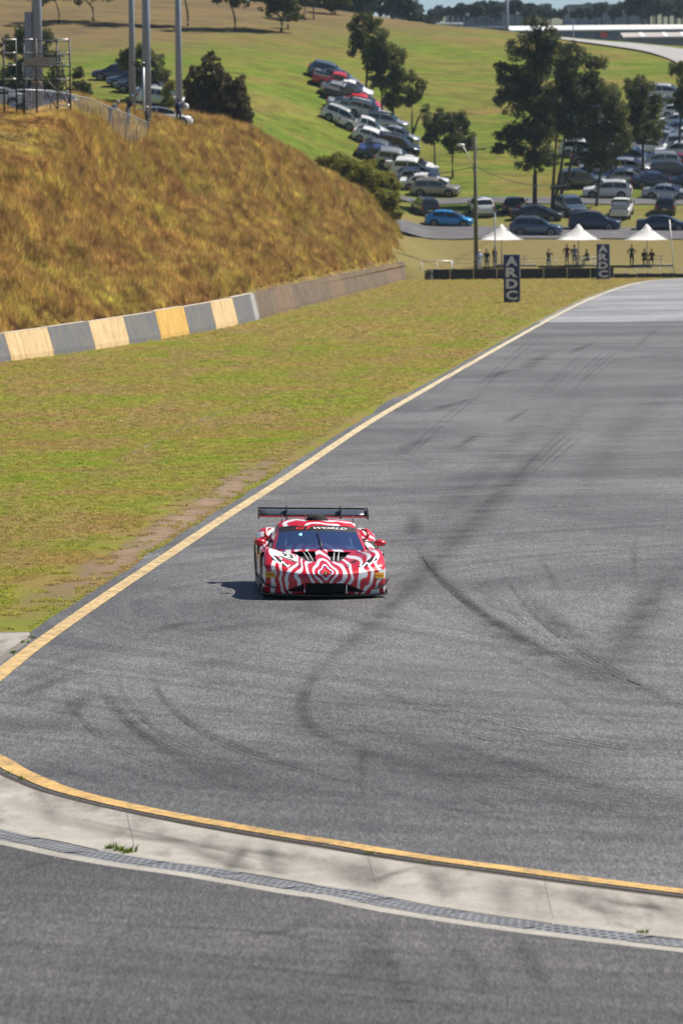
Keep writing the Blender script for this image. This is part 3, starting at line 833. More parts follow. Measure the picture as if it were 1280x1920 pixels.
# ------------------------------------------------------------------ concrete barrier wall, one panel per painted length
def wall_paint(name, c, stain, amt, vert=1.0):
    m = NT(name); P = m.pos()
    st = m.noise(1.0, 6, 0.7, m.map(P, (2.5, 2.5, 0.25 * vert)))
    f = m.noise(2.2, 5, 0.7, P)
    k = m.math('ADD', m.math('MULTIPLY', st, 0.65), m.math('MULTIPLY', f, 0.35))
    cc = m.mix(m.ramp(k, [(0.42, 0.0), (0.62, amt)]), c, stain)
    m.p(Base_Color=cc, Roughness=0.85, Specular_IOR_Level=0.25); m.bump(f, 0.4, 0.03); return m.m
WP = {'cream': wall_paint('barrier_cream', (0.60, 0.45, 0.25), (0.33, 0.21, 0.10), 0.75),
      'yellow': wall_paint('barrier_yellow', (0.58, 0.37, 0.10), (0.33, 0.19, 0.06), 0.75),
      'blue': wall_paint('barrier_blue_grey', (0.105, 0.115, 0.14), (0.24, 0.20, 0.12), 0.55),
      'pale': wall_paint('barrier_pale', (0.34, 0.34, 0.36), (0.2, 0.16, 0.1), 0.6),
      'raw': wall_paint('barrier_raw', (0.185, 0.140, 0.098), (0.050, 0.038, 0.030), 0.92, 0.6),
      'raw2': wall_paint('barrier_raw_red', (0.215, 0.148, 0.100), (0.075, 0.050, 0.036), 0.85, 0.6)}
WP['cap'] = wall_paint('barrier_cap', (0.55, 0.50, 0.42), (0.3, 0.24, 0.16), 0.6)
wall = empty('barrier_wall', WB[4]); tag(wall, 'long sloped concrete barrier wall painted in cream and blue bands then bare brown', 'wall')
def wall_pt(px):
    return G(px, float(np.interp(px, [a for a, b in WALL], [b for a, b in WALL])))
edges = [(-720, 'cream'), (-600, 'blue'), (-480, 'cream'), (-370, 'yellow'), (-260, 'blue'), (-170, 'cream'), (-70, 'blue'), (22, 'cream'), (103, 'blue'), (180, 'cream'), (244, 'blue'), (303, 'yellow'), (356, 'blue'), (406, 'cream'), (447, 'blue'), (479, 'pale'), (487, 'raw'), (523, 'raw2'), (556, 'raw'), (590, 'raw'), (622, 'raw2'), (650, 'raw'), (677, 'raw'), (703, 'raw'), (728, 'raw2'), (755, 'raw'), (781, None)]
mid = Vector(wall.location)
for (a, ca), (b, _) in zip(edges[:-1], edges[1:]):
    V, F = [], []
    n = 4
    for i in range(n + 1):
        px = a + (b - a) * i / n
        p, e = wall_pt(px), wall_pt(px + 2); t = (e - p).normalized(); nr = Vector((-t.y, t.x, 0))   # nr points behind the wall
        if i == 0: p = p + t * 0.03
        if i == n: p = p - t * 0.03
        h = float(np.interp(px, [0, 480, 781], [1.16, 1.46, 1.42])) + (0.02 * math.sin(a))
        for d, z in ((0.0, -0.1), (0.03, 0.22), (0.30, h - 0.06), (0.31, h), (0.62, h), (0.66, -0.1)):
            V.append(p + nr * d + Vector((0, 0, z)) - mid)
    for i in range(n):
        for k in range(5): F.append((i * 6 + k, i * 6 + k + 1, i * 6 + k + 7, i * 6 + k + 6))
    F += [tuple(range(6)), tuple(range(n * 6, n * 6 + 6))]
    me = mesh('barrier_panel', V, F, WP[ca])
    if a < 480:
        me.materials.append(WP['cap'])
        for pl in me.polygons:
            if pl.normal.z > 0.8: pl.material_index = 1
    o = obj('barrier_panel', me, wall)
    o['label'] = {'cream': 'cream painted length of the wall', 'yellow': 'ochre yellow painted length of the wall', 'blue': 'blue grey painted length of the wall', 'pale': 'narrow pale band of the wall', 'raw': 'bare brown stained length of the wall', 'raw2': 'bare reddish brown length of the wall'}[ca]

# ------------------------------------------------------------------ grass blades
def tuft(name, n, h, w_, lean, mat, spread, seed):
    rg = random.Random(seed); V, F = [], []
    for i in range(n):
        a = rg.uniform(0, 6.283); r = spread * math.sqrt(rg.random())
        bx, by = r * math.cos(a), r * math.sin(a)
        hh = h * rg.uniform(0.55, 1.1); ln = lean * rg.uniform(0.2, 1.0) * hh; d = rg.uniform(0, 6.283)
        dx, dy = math.cos(d), math.sin(d); ww = w_ * rg.uniform(0.7, 1.3)
        px, py = -dy * ww / 2, dx * ww / 2
        b = len(V)
        V += [(bx - px, by - py, -0.02), (bx + px, by + py, -0.02),
              (bx + dx * ln * 0.35 - px * .8, by + dy * ln * 0.35 - py * .8, hh * 0.55), (bx + dx * ln * 0.35 + px * .8, by + dy * ln * 0.35 + py * .8, hh * 0.55),
              (bx + dx * ln, by + dy * ln, hh)]
        F += [(b, b + 1, b + 3, b + 2), (b + 2, b + 3, b + 4)]
    return mesh(name, V, F, mat, recalc=False)

def scatter(name, pts, scale, tufts, label, cat, lo=0.8, hi=1.2):
    coll = bpy.data.collections.new(name + '_kinds')
    for me in tufts: coll.objects.link(bpy.data.objects.new(me.name, me))
    me = bpy.data.meshes.new(name); me.vertices.add(len(pts)); me.vertices.foreach_set('co', np.asarray(pts, np.float32).ravel())
    a = me.attributes.new('size', 'FLOAT', 'POINT'); a.data.foreach_set('value', np.asarray(scale, np.float32))
    o = obj(name, me); tag(o, label, cat, kind='stuff')
    g = bpy.data.node_groups.new(name + '_nodes', 'GeometryNodeTree')
    g.interface.new_socket('Geometry', in_out='INPUT', socket_type='NodeSocketGeometry')
    g.interface.new_socket('Geometry', in_out='OUTPUT', socket_type='NodeSocketGeometry')
    N, L = g.nodes, g.links
    gi, go = N.new('NodeGroupInput'), N.new('NodeGroupOutput')
    ip = N.new('GeometryNodeInstanceOnPoints'); ci = N.new('GeometryNodeCollectionInfo')
    ci.inputs['Collection'].default_value = coll; ci.inputs['Separate Children'].default_value = True
    ip.inputs['Pick Instance'].default_value = True
    rv = N.new('FunctionNodeRandomValue'); rv.data_type = 'FLOAT_VECTOR'
    rv.inputs[0].default_value = (-0.12, -0.12, 0); rv.inputs[1].default_value = (0.12, 0.12, 6.283)
    at = N.new('GeometryNodeInputNamedAttribute'); at.data_type = 'FLOAT'; at.inputs[0].default_value = 'size'
    L.new(gi.outputs[0], ip.inputs['Points']); L.new(ci.outputs[0], ip.inputs['Instance'])
    er = N.new('FunctionNodeEulerToRotation'); L.new(rv.outputs[0], er.inputs[0]); L.new(er.outputs[0], ip.inputs['Rotation'])
    L.new(at.outputs[0], ip.inputs['Scale']); L.new(ip.outputs[0], go.inputs[0])
    md = o.modifiers.new('scatter', 'NODES'); md.node_group = g
    return o

edge_y = np.array([p.y for p in rim[:nS + 1]][::-1]); edge_x = np.array([p.x for p in rim[:nS + 1]][::-1])
wall_y = np.array([p.y for p in WB]); wall_x = np.array([p.x for p in WB])
def mown_points(d0, d1, dens):
    x0 = -0.085 * d1 - 2; x1 = np.interp(d1, edge_y, edge_x)
    n = int((d1 - d0) * (x1 - x0) * dens)
    x = RNG.uniform(x0, x1, n); y = RNG.uniform(d0, d1, n)
    ex = np.interp(y, edge_y, edge_x); wx = np.where(y < wall_y[0], -999, np.interp(y, wall_y, wall_x))
    dist = ex - x
    k = (dist > 0.02) & (x > wx + 0.05) & (x > -0.085 * y - 2)
    k &= ~((y < 79.0))
    nz = np.array([mnoise.noise((a * 0.8, b * 0.3, 2)) for a, b in zip(x, y)])
    nz2 = np.array([mnoise.noise((a * 2.2, b * 1.1, 9)) for a, b in zip(x, y)])
    bare = (dist < 1.25 + 0.9 * nz) & (y > 78) & (y < 130) & (nz2 < 0.22) & (dist > 0.15)
    bare |= (dist < 0.4 + 0.5 * nz) & (y >= 130)
    bare |= (np.interp(y, [85, 240], [0.2, 0.1]) > 0) & (nz2 < -0.55)
    k &= ~bare
    return np.c_[x[k], y[k], np.zeros(k.sum())], (0.75 + 0.6 * np.clip(nz2[k] + 0.4, 0, 1))
TM = [tuft('grass_tuft', 9, 0.045, 0.010, 0.9, M['mown_blade'], 0.06, s) for s in range(5)]
P1, s1 = mown_points(78.5, 100, 85); P2, s2 = mown_points(100, 150, 48); P3, s3 = mown_points(150, 240, 18); P4, s4 = mown_points(240, 414, 6)
scatter('mown_grass_blades', np.r_[P1, P2, P3, P4], np.r_[s1, s2 * 1.15, s3 * 1.5, s4 * 2.1], TM, 'short blades of yellow green grass on the mown verge', 'grass')
print('mown tufts', len(P1) + len(P2) + len(P3) + len(P4))

# tall dry grass on the bank: sampled over the bank grid
cell_v = np.stack([BX, BY, BZ], -1)
def cell_area():
    a = cell_v[1:, :-1] - cell_v[:-1, :-1]; b = cell_v[:-1, 1:] - cell_v[:-1, :-1]
    return np.linalg.norm(np.cross(a, b), axis=-1)
ar = cell_area()[:, :86]; pr = (ar / ar.sum()).ravel()
def bank_pick(n):
    c = RNG.choice(len(pr), n, p=pr); i0, j0 = np.divmod(c, ar.shape[1]); fi, fj = RNG.random(n)[:, None], RNG.random(n)[:, None]
    return (cell_v[i0, j0] * (1 - fi) + cell_v[i0 + 1, j0] * fi) * (1 - fj) + (cell_v[i0, j0 + 1] * (1 - fi) + cell_v[i0 + 1, j0 + 1] * fi) * fj
pts = bank_pick(520000)
pxa = 640 + pts[:, 0] / pts[:, 1] * FPX
pya = 372 - (pts[:, 2] - CAM_H) / pts[:, 1] * FPX + (pxa - 640) * -0.0087
keep = (pxa > -230) & (pxa < 840) & (pts[:, 1] < 455)
pts, pxa, pya = pts[keep], pxa[keep], pya[keep]
nz = np.array([mnoise.fractal((p[0] * 0.25, p[1] * 0.16, p[2] * 0.2), 1.0, 2.0, 3) for p in pts])
sz = 0.80 + 0.85 * nz
mown_top = np.clip((150 - pxa) / 90, 0, 1) * np.clip((330 - pya) / 50, 0, 1)
mown_top = np.maximum(mown_top, np.clip((pts[:, 1] - 345) / 20, 0, 1) * (pxa < 330))
near_wall = np.clip((np.interp(pts[:, 1], wall_y, wall_x) - pts[:, 0]) / 2.2, 0.30, 1)
sz = np.clip(sz, 0.35, 1.4) * near_wall * (1 - 0.86 * mown_top)
kp = (np.interp(pts[:, 1], wall_y, wall_x) - pts[:, 0] > 0.95) & (RNG.random(len(pts)) < np.clip(np.interp(pts[:, 1], [205, 300, 440], [0.62, 0.48, 0.34]) + mown_top, 0, 1))
TT = [tuft('dry_grass_tuft', 20 + 4 * s, 0.62 + .12 * s, 0.030, 0.60, M['tall_blade'], 0.13 + .025 * s, 20 + s) for s in range(6)]
scatter('tall_dry_grass', pts[kp], sz[kp], TT, 'tall dry golden brown grass standing on the steep bank', 'grass')
print('bank tufts', kp.sum())
# seed stalks standing above the rest, and dark dead clumps
ks = RNG.random(len(pts)) < 0.07
ks &= (mown_top < .2) & (near_wall > .8)
sm_ = blade('seed_stalk', 'tall', .5)
scatter('seed_stalks', pts[ks], np.clip(sz[ks], .6, 1.2), [tuft('seed_stalk_tuft', 7, 1.25, 0.030, .35, sm_, .25, 80 + s) for s in range(3)], 'thin pale seed stalks standing above the dry bank grass', 'grass')
# weeds in the apron joints
wp = [(212, 1594), (228, 1597), (244, 1601), (690, 1604), (800, 1619), (1205, 1752), (14, 1452), (38, 1463), (62, 1196), (48, 1207), (26, 1224)]
PW, SW = [], []
for (a, b) in wp:
    for k in range(3):
        g_ = G(a + random.uniform(-7, 7), b + random.uniform(-2, 2)); PW.append((g_.x, g_.y, 0.008)); SW.append(random.uniform(0.8, 1.7) * (0.8 if a < 250 and b > 1590 else 0.45))
wm = leaf_mat('weed_leaves', (0.10, 0.16, 0.02), (0.15, 0.21, 0.03), (0.22, 0.26, 0.04))
scatter('weed_growth', PW, SW, [tuft('weed_tuft', 12, 0.06, 0.018, 1.0, wm, 0.05, 50)], 'small green weeds growing in the concrete joints', 'weeds')
# ------------------------------------------------------------------ the race car (x right, y back from the nose, z up)
def livery_mat():
    m = NT('livery_red_white')
    sx = m.n('SeparateXYZ', i0=m.attr('livery'))
    u, v, extra = sx.outputs[0], sx.outputs[1], sx.outputs[2]
    au = m.math('ABSOLUTE', u)
    cmb = m.n('CombineXYZ', i0=u, i1=v, i2=extra).outputs[0]
    n1 = m.n('TexNoise', Scale=2.6, Detail=1.0, Roughness=0.4); m.t.links.new(m.map(cmb, (1, 1, 1), (0, 0, 0), (4.2, 1.3, 0)), n1.inputs['Vector'])
    n2 = m.n('TexNoise', Scale=6.0, Detail=0.0); m.t.links.new(m.map(cmb, (1, 0.8, 1), (0, 0, 0), (9.1, 3.3, 0)), n2.inputs['Vector'])
    r2 = m.math('ADD', m.math('MULTIPLY', u, u), m.math('MULTIPLY', v, v))
    r = m.math('SQRT', r2)
    th = m.math('ARCTAN2', v, u)
    lobe = m.math('MULTIPLY', m.math('COSINE', m.math('MULTIPLY', th, 4.0)), m.math('DIVIDE', 0.055, m.math('ADD', r, 0.22)))
    re = m.math('MULTIPLY', r, m.math('SUBTRACT', 1.0, lobe))
    wob = m.math('MULTIPLY', m.math('SUBTRACT', n1.outputs['Fac'], 0.5), m.math('MULTIPLY', m.math('MINIMUM', r, 0.6), 0.80))
    wob2 = m.math('MULTIPLY', m.math('SUBTRACT', n2.outputs['Fac'], 0.5), m.math('MULTIPLY', m.math('MINIMUM', r, 0.4), 0.36))
    re = m.math('ADD', m.math('ADD', re, wob), m.math('ADD', wob2, m.math('MULTIPLY', extra, 0.45)))
    ph = m.math('MULTIPLY', m.math('LOGARITHM', m.math('MULTIPLY_ADD', re, 1.5, 1.0), math.e), 2 * math.pi / 0.120)
    s = m.math('SINE', m.math('ADD', ph, 0.9))
    k = m.n('MapRange', i0=s, i1=0.16, i2=0.36).outputs[0]
    c = m.mix(k, (0.56, 0.010, 0.026), (0.80, 0.80, 0.83))
    m.p(Base_Color=c, Roughness=0.33, Coat_Weight=0.55, Coat_Roughness=0.08); return m.m
LIV = livery_mat()
M['car_red'] = plain('car_red', (0.58, 0.014, 0.022), 0.3, var=0.0, coat=0.6)
M['carbon'] = plain('carbon_black', (0.016, 0.016, 0.018), 0.38, var=0.25, scale=30)
M['wing_blue'] = plain('wing_satin', (0.075, 0.085, 0.115), 0.30, 0.2, 0.05)
M['sticker_yellow'] = plain('sticker_yellow', (0.72, 0.44, 0.012), 0.45, var=0.0)
M['sticker_red'] = plain('sticker_red', (0.55, 0.01, 0.015), 0.5, var=0.0)
M['sticker_white'] = plain('sticker_white', (0.80, 0.80, 0.80), 0.5, var=0.0)
M['sticker_black'] = plain('sticker_black', (0.012, 0.012, 0.014), 0.5, var=0.0)
M['sticker_blue'] = plain('sticker_blue', (0.03, 0.04, 0.30), 0.5, var=0.0)
M['sticker_orange'] = plain('sticker_orange', (0.72, 0.20, 0.02), 0.4, var=0.0)
M['mesh_black'] = plain('grille_black', (0.006, 0.006, 0.007), 0.7, var=0.0)
def emit(name, c, st):
    m = NT(name); m.p(Base_Color=(*c, 1), Emission_Color=(*c, 1), Emission_Strength=st, Roughness=0.3); return m.m
M['drl'] = emit('lit_running_lamp', (0.92, 0.96, 1.0), 2.6)
M['pos_lamp'] = emit('lit_position_panel', (0.25, 0.75, 0.9), 1.6)
def screen_glass():
    m = NT('windscreen_glass')
    m.p(Base_Color=(0.05, 0.09, 0.24, 1), Roughness=0.05, Specular_IOR_Level=0.9, Coat_Weight=0.4)
    t = m.n('BsdfTransparent', Color=(0.50, 0.56, 0.72, 1)); mx = m.n('MixShader', i0=0.45)
    m.t.links.new(t.outputs[0], mx.inputs[2]); m.t.links.new(m.b.outputs[0], mx.inputs[1]); m.t.links.new(mx.outputs[0], m.out.inputs[0]); return m.m
M['screen'] = screen_glass()

CYAW, CROLL = R(3.2), R(1.15)
NOSE = G(611, 1126)
race = empty('race_car', (NOSE.x, NOSE.y, 0.0125), CYAW)
tag(race, 'low red and white swirl striped GT race car with tall rear wing and number 93', 'race car')
RB = Matrix.Translation((0, 2.2, 0.30)) @ Matrix.Rotation(CROLL, 4, 'Y') @ Matrix.Translation((0, -2.2, -0.30))   # body leaning in the bend

def interp2(tab, n1, n2):
    """smooth dense grid from a coarse table (rows, cols, 3)"""
    T = np.asarray(tab, float)
    def up(A, n):
        A = np.concatenate([2 * A[:1] - A[1:2], A, 2 * A[-1:] - A[-2:-1]], 0); out = []
        for i in range(1, len(A) - 2):
            for k in range(n):
                t = k / n; a, b, c, d = A[i - 1], A[i], A[i + 1], A[i + 2]
                out.append(0.5 * (2 * b + (c - a) * t + (2 * a - 5 * b + 4 * c - d) * t * t + (3 * b - a - 3 * c + d) * t**3))
        out.append(A[-2]); return np.array(out)
    return up(up(T, n1).transpose(1, 0, 2), n2).transpose(1, 0, 2)

def livery_coord(co, nrm):
    x, y, z = co
    side = max(0.0, abs(nrm[0]) - 0.75) * 4.0
    side = min(1.0, side) if y > 0.55 else 0.0
    return (x, (z - 0.452) + 0.085 * y + 0.26 * max(0.0, y - 2.6), side * (y - 0.55) * 0.75)

def body_part(name, V, F, mat, parent, smooth=True, liv=False, roll=True, weld=0.0):
    me = mesh(name, V, F, mat, smooth)
    if weld:
        bm = bmesh.new(); bm.from_mesh(me); bmesh.ops.remove_doubles(bm, verts=bm.verts, dist=weld)
        bmesh.ops.recalc_face_normals(bm, faces=bm.faces); bm.to_mesh(me); bm.free()
    if liv:
        a = me.attributes.new('livery', 'FLOAT_VECTOR', 'POINT')
        nr = [v.normal for v in me.vertices]
        a.data.foreach_set('vector', np.array([livery_coord(v.co, n_) for v, n_ in zip(me.vertices, nr)], np.float32).ravel())
    if roll: me.transform(RB)
    return obj(name, me, parent)

xf = [0, .14, .30, .46, .62, .76, .88, .965]
ST = [ # centre y, sweep, width, z of the eight top columns
 (0.02, .36, 1.01, [.425, .425, .425, .43, .45, .47, .49, .49]),
 (0.10, .35, 1.015, [.47, .47, .475, .485, .505, .535, .565, .555]),
 (0.35, .29, 1.02, [.52, .52, .53, .545, .58, .635, .66, .63]),
 (0.65, .20, 1.03, [.57, .57, .575, .59, .64, .71, .74, .695]),
 (1.00, .08, 1.035, [.62, .615, .615, .63, .67, .745, .78, .725]),
 (1.35, .00, 1.03, [.665, .655, .65, .66, .68, .725, .75, .70]),
 (1.70, .00, 1.01, [.71, .705, .70, .69, .685, .69, .70, .66]),
 (2.10, .00, .99, [.74, .74, .735, .72, .70, .685, .685, .65]),
 (2.70, .00, .985, [.79, .79, .78, .76, .735, .715, .70, .66]),
 (3.10, .00, 1.01, [.88, .875, .86, .84, .82, .82, .82, .76]),
 (3.50, .00, 1.035, [.94, .94, .93, .925, .93, .955, .945, .87]),
 (3.90, .00, 1.035, [.955, .955, .95, .94, .94, .95, .93, .85]),
 (4.25, .00, 1.03, [.93, .93, .92, .91, .90, .89, .86, .80]),
 (4.43, .00, 1.02, [.87, .87, .87, .86, .85, .84, .82, .77]),
 (4.50, .00, 1.00, [.60] * 8), (4.42, .00, .97, [.32] * 8)]
tab = []
for (yc, sw, w_, zs) in ST:
    row = []
    for f, z in zip(xf, zs): row.append((f * w_, yc + sw * f ** 2.2, z))
    ye = row[-1][1]; zt = zs[-1]
    low = 0.12 if yc < 4.4 else zt - 0.12
    row += [(1.0 * w_, ye + (0.05 if sw > .1 else 0), zt - 0.10 * (zt - low)), (1.0 * w_, ye + (0.09 if sw > .1 else 0), 0.5 * (zt + low) + .05), (0.985 * w_, ye + (0.10 if sw > .1 else 0), low + .10), (0.95 * w_, ye + (0.10 if sw > .1 else 0), low)]
    tab.append(row)
g = interp2(tab, 10, 7)
ns, nc, _ = g.shape
V = [tuple(p) for p in g.reshape(-1, 3)] + [(-p[0], p[1], p[2]) for p in g.reshape(-1, 3)]
F = []
AX = {'f': 0.98, 'r': 3.62}
def in_arch(c):
    return any((c[1] - a) ** 2 + (c[2] - 0.34) ** 2 < 0.385 ** 2 for a in AX.values()) and abs(c[0]) > 0.8 and c[2] < 0.72
def in_vent(c):   # bonnet outlets, kept open
    x, y = abs(c[0]), c[1]
    if c[2] < 0.52 or not 0.74 < y < 1.64: return False
    t = (y - 0.74) / 0.90
    return (0.095 + 0.035 * (1 - t)) < x < (0.27 + 0.25 * t)
G3 = g
for sgn in (0, 1):
    b = sgn * ns * nc
    for i in range(ns - 1):
        for j in range(nc - 1):
            c = (g[i, j] + g[i + 1, j] + g[i + 1, j + 1] + g[i, j + 1]) / 4
            if in_arch(c) or in_vent(c): continue
            if j >= 56 and c[1] < 0.62: continue
            F.append((b + i * nc + j, b + i * nc + j + 1, b + (i + 1) * nc + j + 1, b + (i + 1) * nc + j))
shell = body_part('bodyshell', V, F, LIV, race, liv=True, weld=0.0005)
BV = BVHTree.FromPolygons([Vector(v) for v in V], [f for f in F])

# front bumper, open at the grille and the corner intakes
PL = [(x, 0.02 + 0.36 * (x / 1.01) ** 2.2) for x in np.linspace(0, 0.985, 160)] + [(1.003, .43), (1.018, .50), (1.022, .57), (1.02, .63)]
rows = 48
def bump_pt(k, f):
    x, y = PL[k]
    ztop = float(np.interp(x, [a[0] for a in tab[0][:8]], [a[2] for a in tab[0][:8]])) if k < 160 else float(np.interp(k, [159, 163], [.49, .56]))
    z = 0.085 + f * (ztop - 0.085)
    bulge = 0.05 * (1 - f) ** 2 - 0.035 * math.sin(math.pi * f) * (1 - 0.5 * x)
    return (x, y + bulge, z)
V, F = [], []
def opening(x, z):
    x = abs(x)
    if x < 0.335 and 0.085 < z < 0.275: return True
    if 0.36 < x < 0.67 and 0.125 < z < 0.265 - 0.45 * (x - 0.36): return True
    return False
for sgn in (1, -1):
    b = len(V)
    for k in range(len(PL)):
        for r_ in range(rows + 1):
            p = bump_pt(k, r_ / rows); V.append((sgn * p[0], p[1], p[2]))
    for k in range(len(PL) - 1):
        for r_ in range(rows):
            q_ = [b + k * (rows + 1) + r_, b + k * (rows + 1) + r_ + 1, b + (k + 1) * (rows + 1) + r_ + 1, b + (k + 1) * (rows + 1) + r_]
            c = sum((Vector(V[i]) for i in q_), Vector()) / 4
            if not opening(c.x, c.z): F.append(tuple(q_))
bumper = body_part('front_bumper', V, F, LIV, race, liv=True, weld=0.0005)
FV = BVHTree.FromPolygons([Vector(v) for v in V], F)

def box_part(name, boxes, mat, parent, smooth=False):
    mb = MB()
    for c, d in boxes: mb.box(c, d)
    return body_part(name, mb.v, mb.f, mat, parent, smooth=False)
# black boxes added inside the body to block light at openings and wheel wells
box_part('light_block_boxes', [((0, 0.62, .27), (1.50, .72, .30)), ((0, 2.3, .33), (1.46, 2.7, .44)), ((0, 3.95, .42), (1.46, .85, .60))], M['blackm'], race)
grl = MB()
for k in range(9): grl.box((0, 0.17, 0.10 + 0.021 * k), (0.67, 0.01, 0.006))
for k in range(15): grl.box((-0.32 + 0.0457 * k, 0.175, 0.185), (0.006, 0.01, 0.19))
body_part('grille', grl.v, grl.f, M['mesh_black'], race, smooth=False)
# splitter plate and upturned ends
sv, sf = [], []
out = [(x, y - 0.055) for x, y in PL[:-3]] ; out = [(-x, y) for x, y in out[::-1]] + out[1:]
for (x, y) in out:
    for (dy, z) in ((0, .060), (0, .078), (0.5, .078), (0.5, .060)): sv.append((x * 1.012, (y if dy == 0 else 0.62), z))
for i in range(len(out) - 1):
    for k in range(4): sf.append((i * 4 + k, i * 4 + (k + 1) % 4, (i + 1) * 4 + (k + 1) % 4, (i + 1) * 4 + k))
sf += [(0, 1, 2, 3), tuple(len(sv) - 4 + k for k in range(4))]
body_part('front_splitter', sv, sf, M['carbon'], race, smooth=False)
for s in (-1, 1):
    mb = MB()   # splitter end fence and dive plane
    pts = [(s * 0.80, .21, .165), (s * .90, .30, .19), (s * .985, .42, .235), (s * 1.035, .54, .30)]
    V, F = [], []
    for (x, y, z) in pts: V += [(x, y, z), (x + s * .045, y - .05, z + .006), (x + s * .045, y - .05, z + .016), (x, y, z + .014)]
    for i in range(3):
        for k in range(4): F.append((i * 4 + k, i * 4 + (k + 1) % 4, (i + 1) * 4 + (k + 1) % 4, (i + 1) * 4 + k))
    F += [(0, 1, 2, 3), (12, 13, 14, 15)]
    body_part('dive_plane', V, F, M['carbon'], race, smooth=False)
    mb.box((s * 1.035, .48, .115), (.014, .28, .085)); body_part('splitter_fence', mb.v, mb.f, M['carbon'], race, smooth=False)

# bonnet outlets: sunk trays with pale strakes
for s in (-1, 1):
    V, F = [], []
    for y in np.linspace(0.71, 1.67, 8):
        t = (y - 0.74) / 0.90
        for x in np.linspace(0.075, 0.30 + 0.25 * t, 6): V.append((s * x, y, float(np.interp(y, [0.71, 1.67], [.525, .615]))))
    for i in range(7):
        for k in range(5): F.append((i * 6 + k, i * 6 + k + 1, i * 6 + k + 7, i * 6 + k + 6))
    tray = body_part('bonnet_outlet', V, F, M['mesh_black'], race)
    for xo in (0.17, 0.245):
        mb = MB(); mb.path([(s * (xo + .0), 0.84, .585), (s * (xo + .02), 1.15, .630), (s * (xo + .055), 1.56, .685)], [.008, .008, .004], 6)
        body_part('strake', mb.v, mb.f, M['sticker_white'], tray)

def patch(name, poly, axis, mat, parent, bv, off=0.005, res=14, rolled=True):
    """polygon drawn in a 2-d view (top 'z' or front 'y' or side 'x'), laid on the body surface"""
    P = [Vector(p) for p in poly]; V, F = [], []
    # fan grid between the two long chains of a 4-sided outline
    a, b, c, d = P
    for i in range(res + 1):
        for k in range(res + 1):
            u, v = i / res, k / res
            V.append((a * (1 - u) + b * u) * (1 - v) + (d * (1 - u) + c * u) * v)
    for i in range(res):
        for k in range(res): F.append((i * (res + 1) + k, i * (res + 1) + k + 1, (i + 1) * (res + 1) + k + 1, (i + 1) * (res + 1) + k))
    return lay(name, V, F, axis, mat, parent, bv, off)

def lay(name, V, F, axis, mat, parent, bv, off):
    W = []
    for p in V:
        if axis == 'z': o, d = Vector((p[0], p[1], 3)), Vector((0, 0, -1))
        elif axis == 'y': o, d = Vector((p[0], -3, p[1])), Vector((0, 1, 0))
        else: o, d = Vector((axis * 3, p[0], p[1])), Vector((-axis, 0, 0))
        loc, nr, _, _ = bv.ray_cast(o, d)
        if loc is None: loc, nr = (o + d * 2.2, -d)
        if nr.dot(d) > 0: nr = -nr
        W.append(loc + nr * off)
    return body_part(name, W, F, mat, parent)

def text_geo(txt, size, shear=0.0, bold=0.0):
    cu = bpy.data.curves.new('t', 'FONT'); cu.body = txt; cu.size = size; cu.shear = shear; cu.offset = bold
    cu.align_x = 'CENTER'; cu.align_y = 'CENTER'; cu.resolution_u = 3
    o = bpy.data.objects.new('t', cu); COL.objects.link(o)
    dg = bpy.context.evaluated_depsgraph_get(); me = bpy.data.meshes.new_from_object(o.evaluated_get(dg))
    V = [tuple(v.co) for v in me.vertices]; F = [tuple(p.vertices) for p in me.polygons]
    bpy.data.objects.remove(o); bpy.data.curves.remove(cu); bpy.data.meshes.remove(me)
    return V, F

# headlamps: dark lens on the wing with lit running-lamp strokes
for s in (-1, 1):
    ht = patch('headlamp', [(s * .545, .30), (s * .86, .66), (s * .88, .50), (s * .66, .27)], 'z', M['sticker_black'], race, BV, .006)
    for stroke in ([(.90, .70), (.80, .42), (.735, .335), (.70, .42)], [(.70, .42), (.625, .262), (.585, .33)]):
        V, F = [], []
        for i, (x, y) in enumerate(stroke):
            V += [(s * (x - .009), y), (s * (x + .009), y)]
        for i in range(len(stroke) - 1): F.append((2 * i, 2 * i + 1, 2 * i + 3, 2 * i + 2))
        # refine along the stroke
        VV, FF = [], []
        for i in range(len(stroke) - 1):
            for k in range(7):
                t = k / 6
                for e in (0, 1):
                    p = Vector(V[2 * i + e]).lerp(Vector(V[2 * i + 2 + e]), t); VV.append(tuple(p))
            b = len(VV) - 14
            for k in range(6): FF.append((b + 2 * k, b + 2 * k + 1, b + 2 * k + 3, b + 2 * k + 2))
        lay('running_lamp', VV, FF, 'z', M['drl'], ht, BV, .013)
    # small black intake above the nose beside the lamp, wing-top louvre
    patch('brake_duct', [(s * .42, .62), (s * .52, .74), (s * .56, .66), (s * .50, .56)], 'z', M['mesh_black'], race, BV, .004)
    patch('wing_louvre', [(s * .80, 1.30), (s * .93, 1.30), (s * .93, 1.62), (s * .80, 1.62)], 'z', M['mesh_black'], race, BV, .004)
    # yellow tyre-maker stickers on the bumper corners
    st = patch('sticker', [(s * .83, .345), (s * .985, .345), (s * .985, .435), (s * .83, .435)], 'y', M['sticker_yellow'], race, FV, .006)
    V, F = text_geo('PIRELLI', 0.046, 0, 0.0006)
    lay('sticker_lettering', [(s * .905 + v[0] * .88, .39 + v[1]) for v in V], F, 'y', M['sticker_red'], st, FV, .0085)
    # small flags by the windscreen
    fl = patch('flag_sticker', [(s * .60, 1.56), (s * .76, 1.56), (s * .76, 1.70), (s * .60, 1.70)], 'z', M['sticker_blue'], race, BV, .005)
    patch('flag_cross', [(s * .66, 1.56), (s * .69, 1.56), (s * .69, 1.70), (s * .66, 1.70)], 'z', M['sticker_red'], fl, BV, .008, 6)
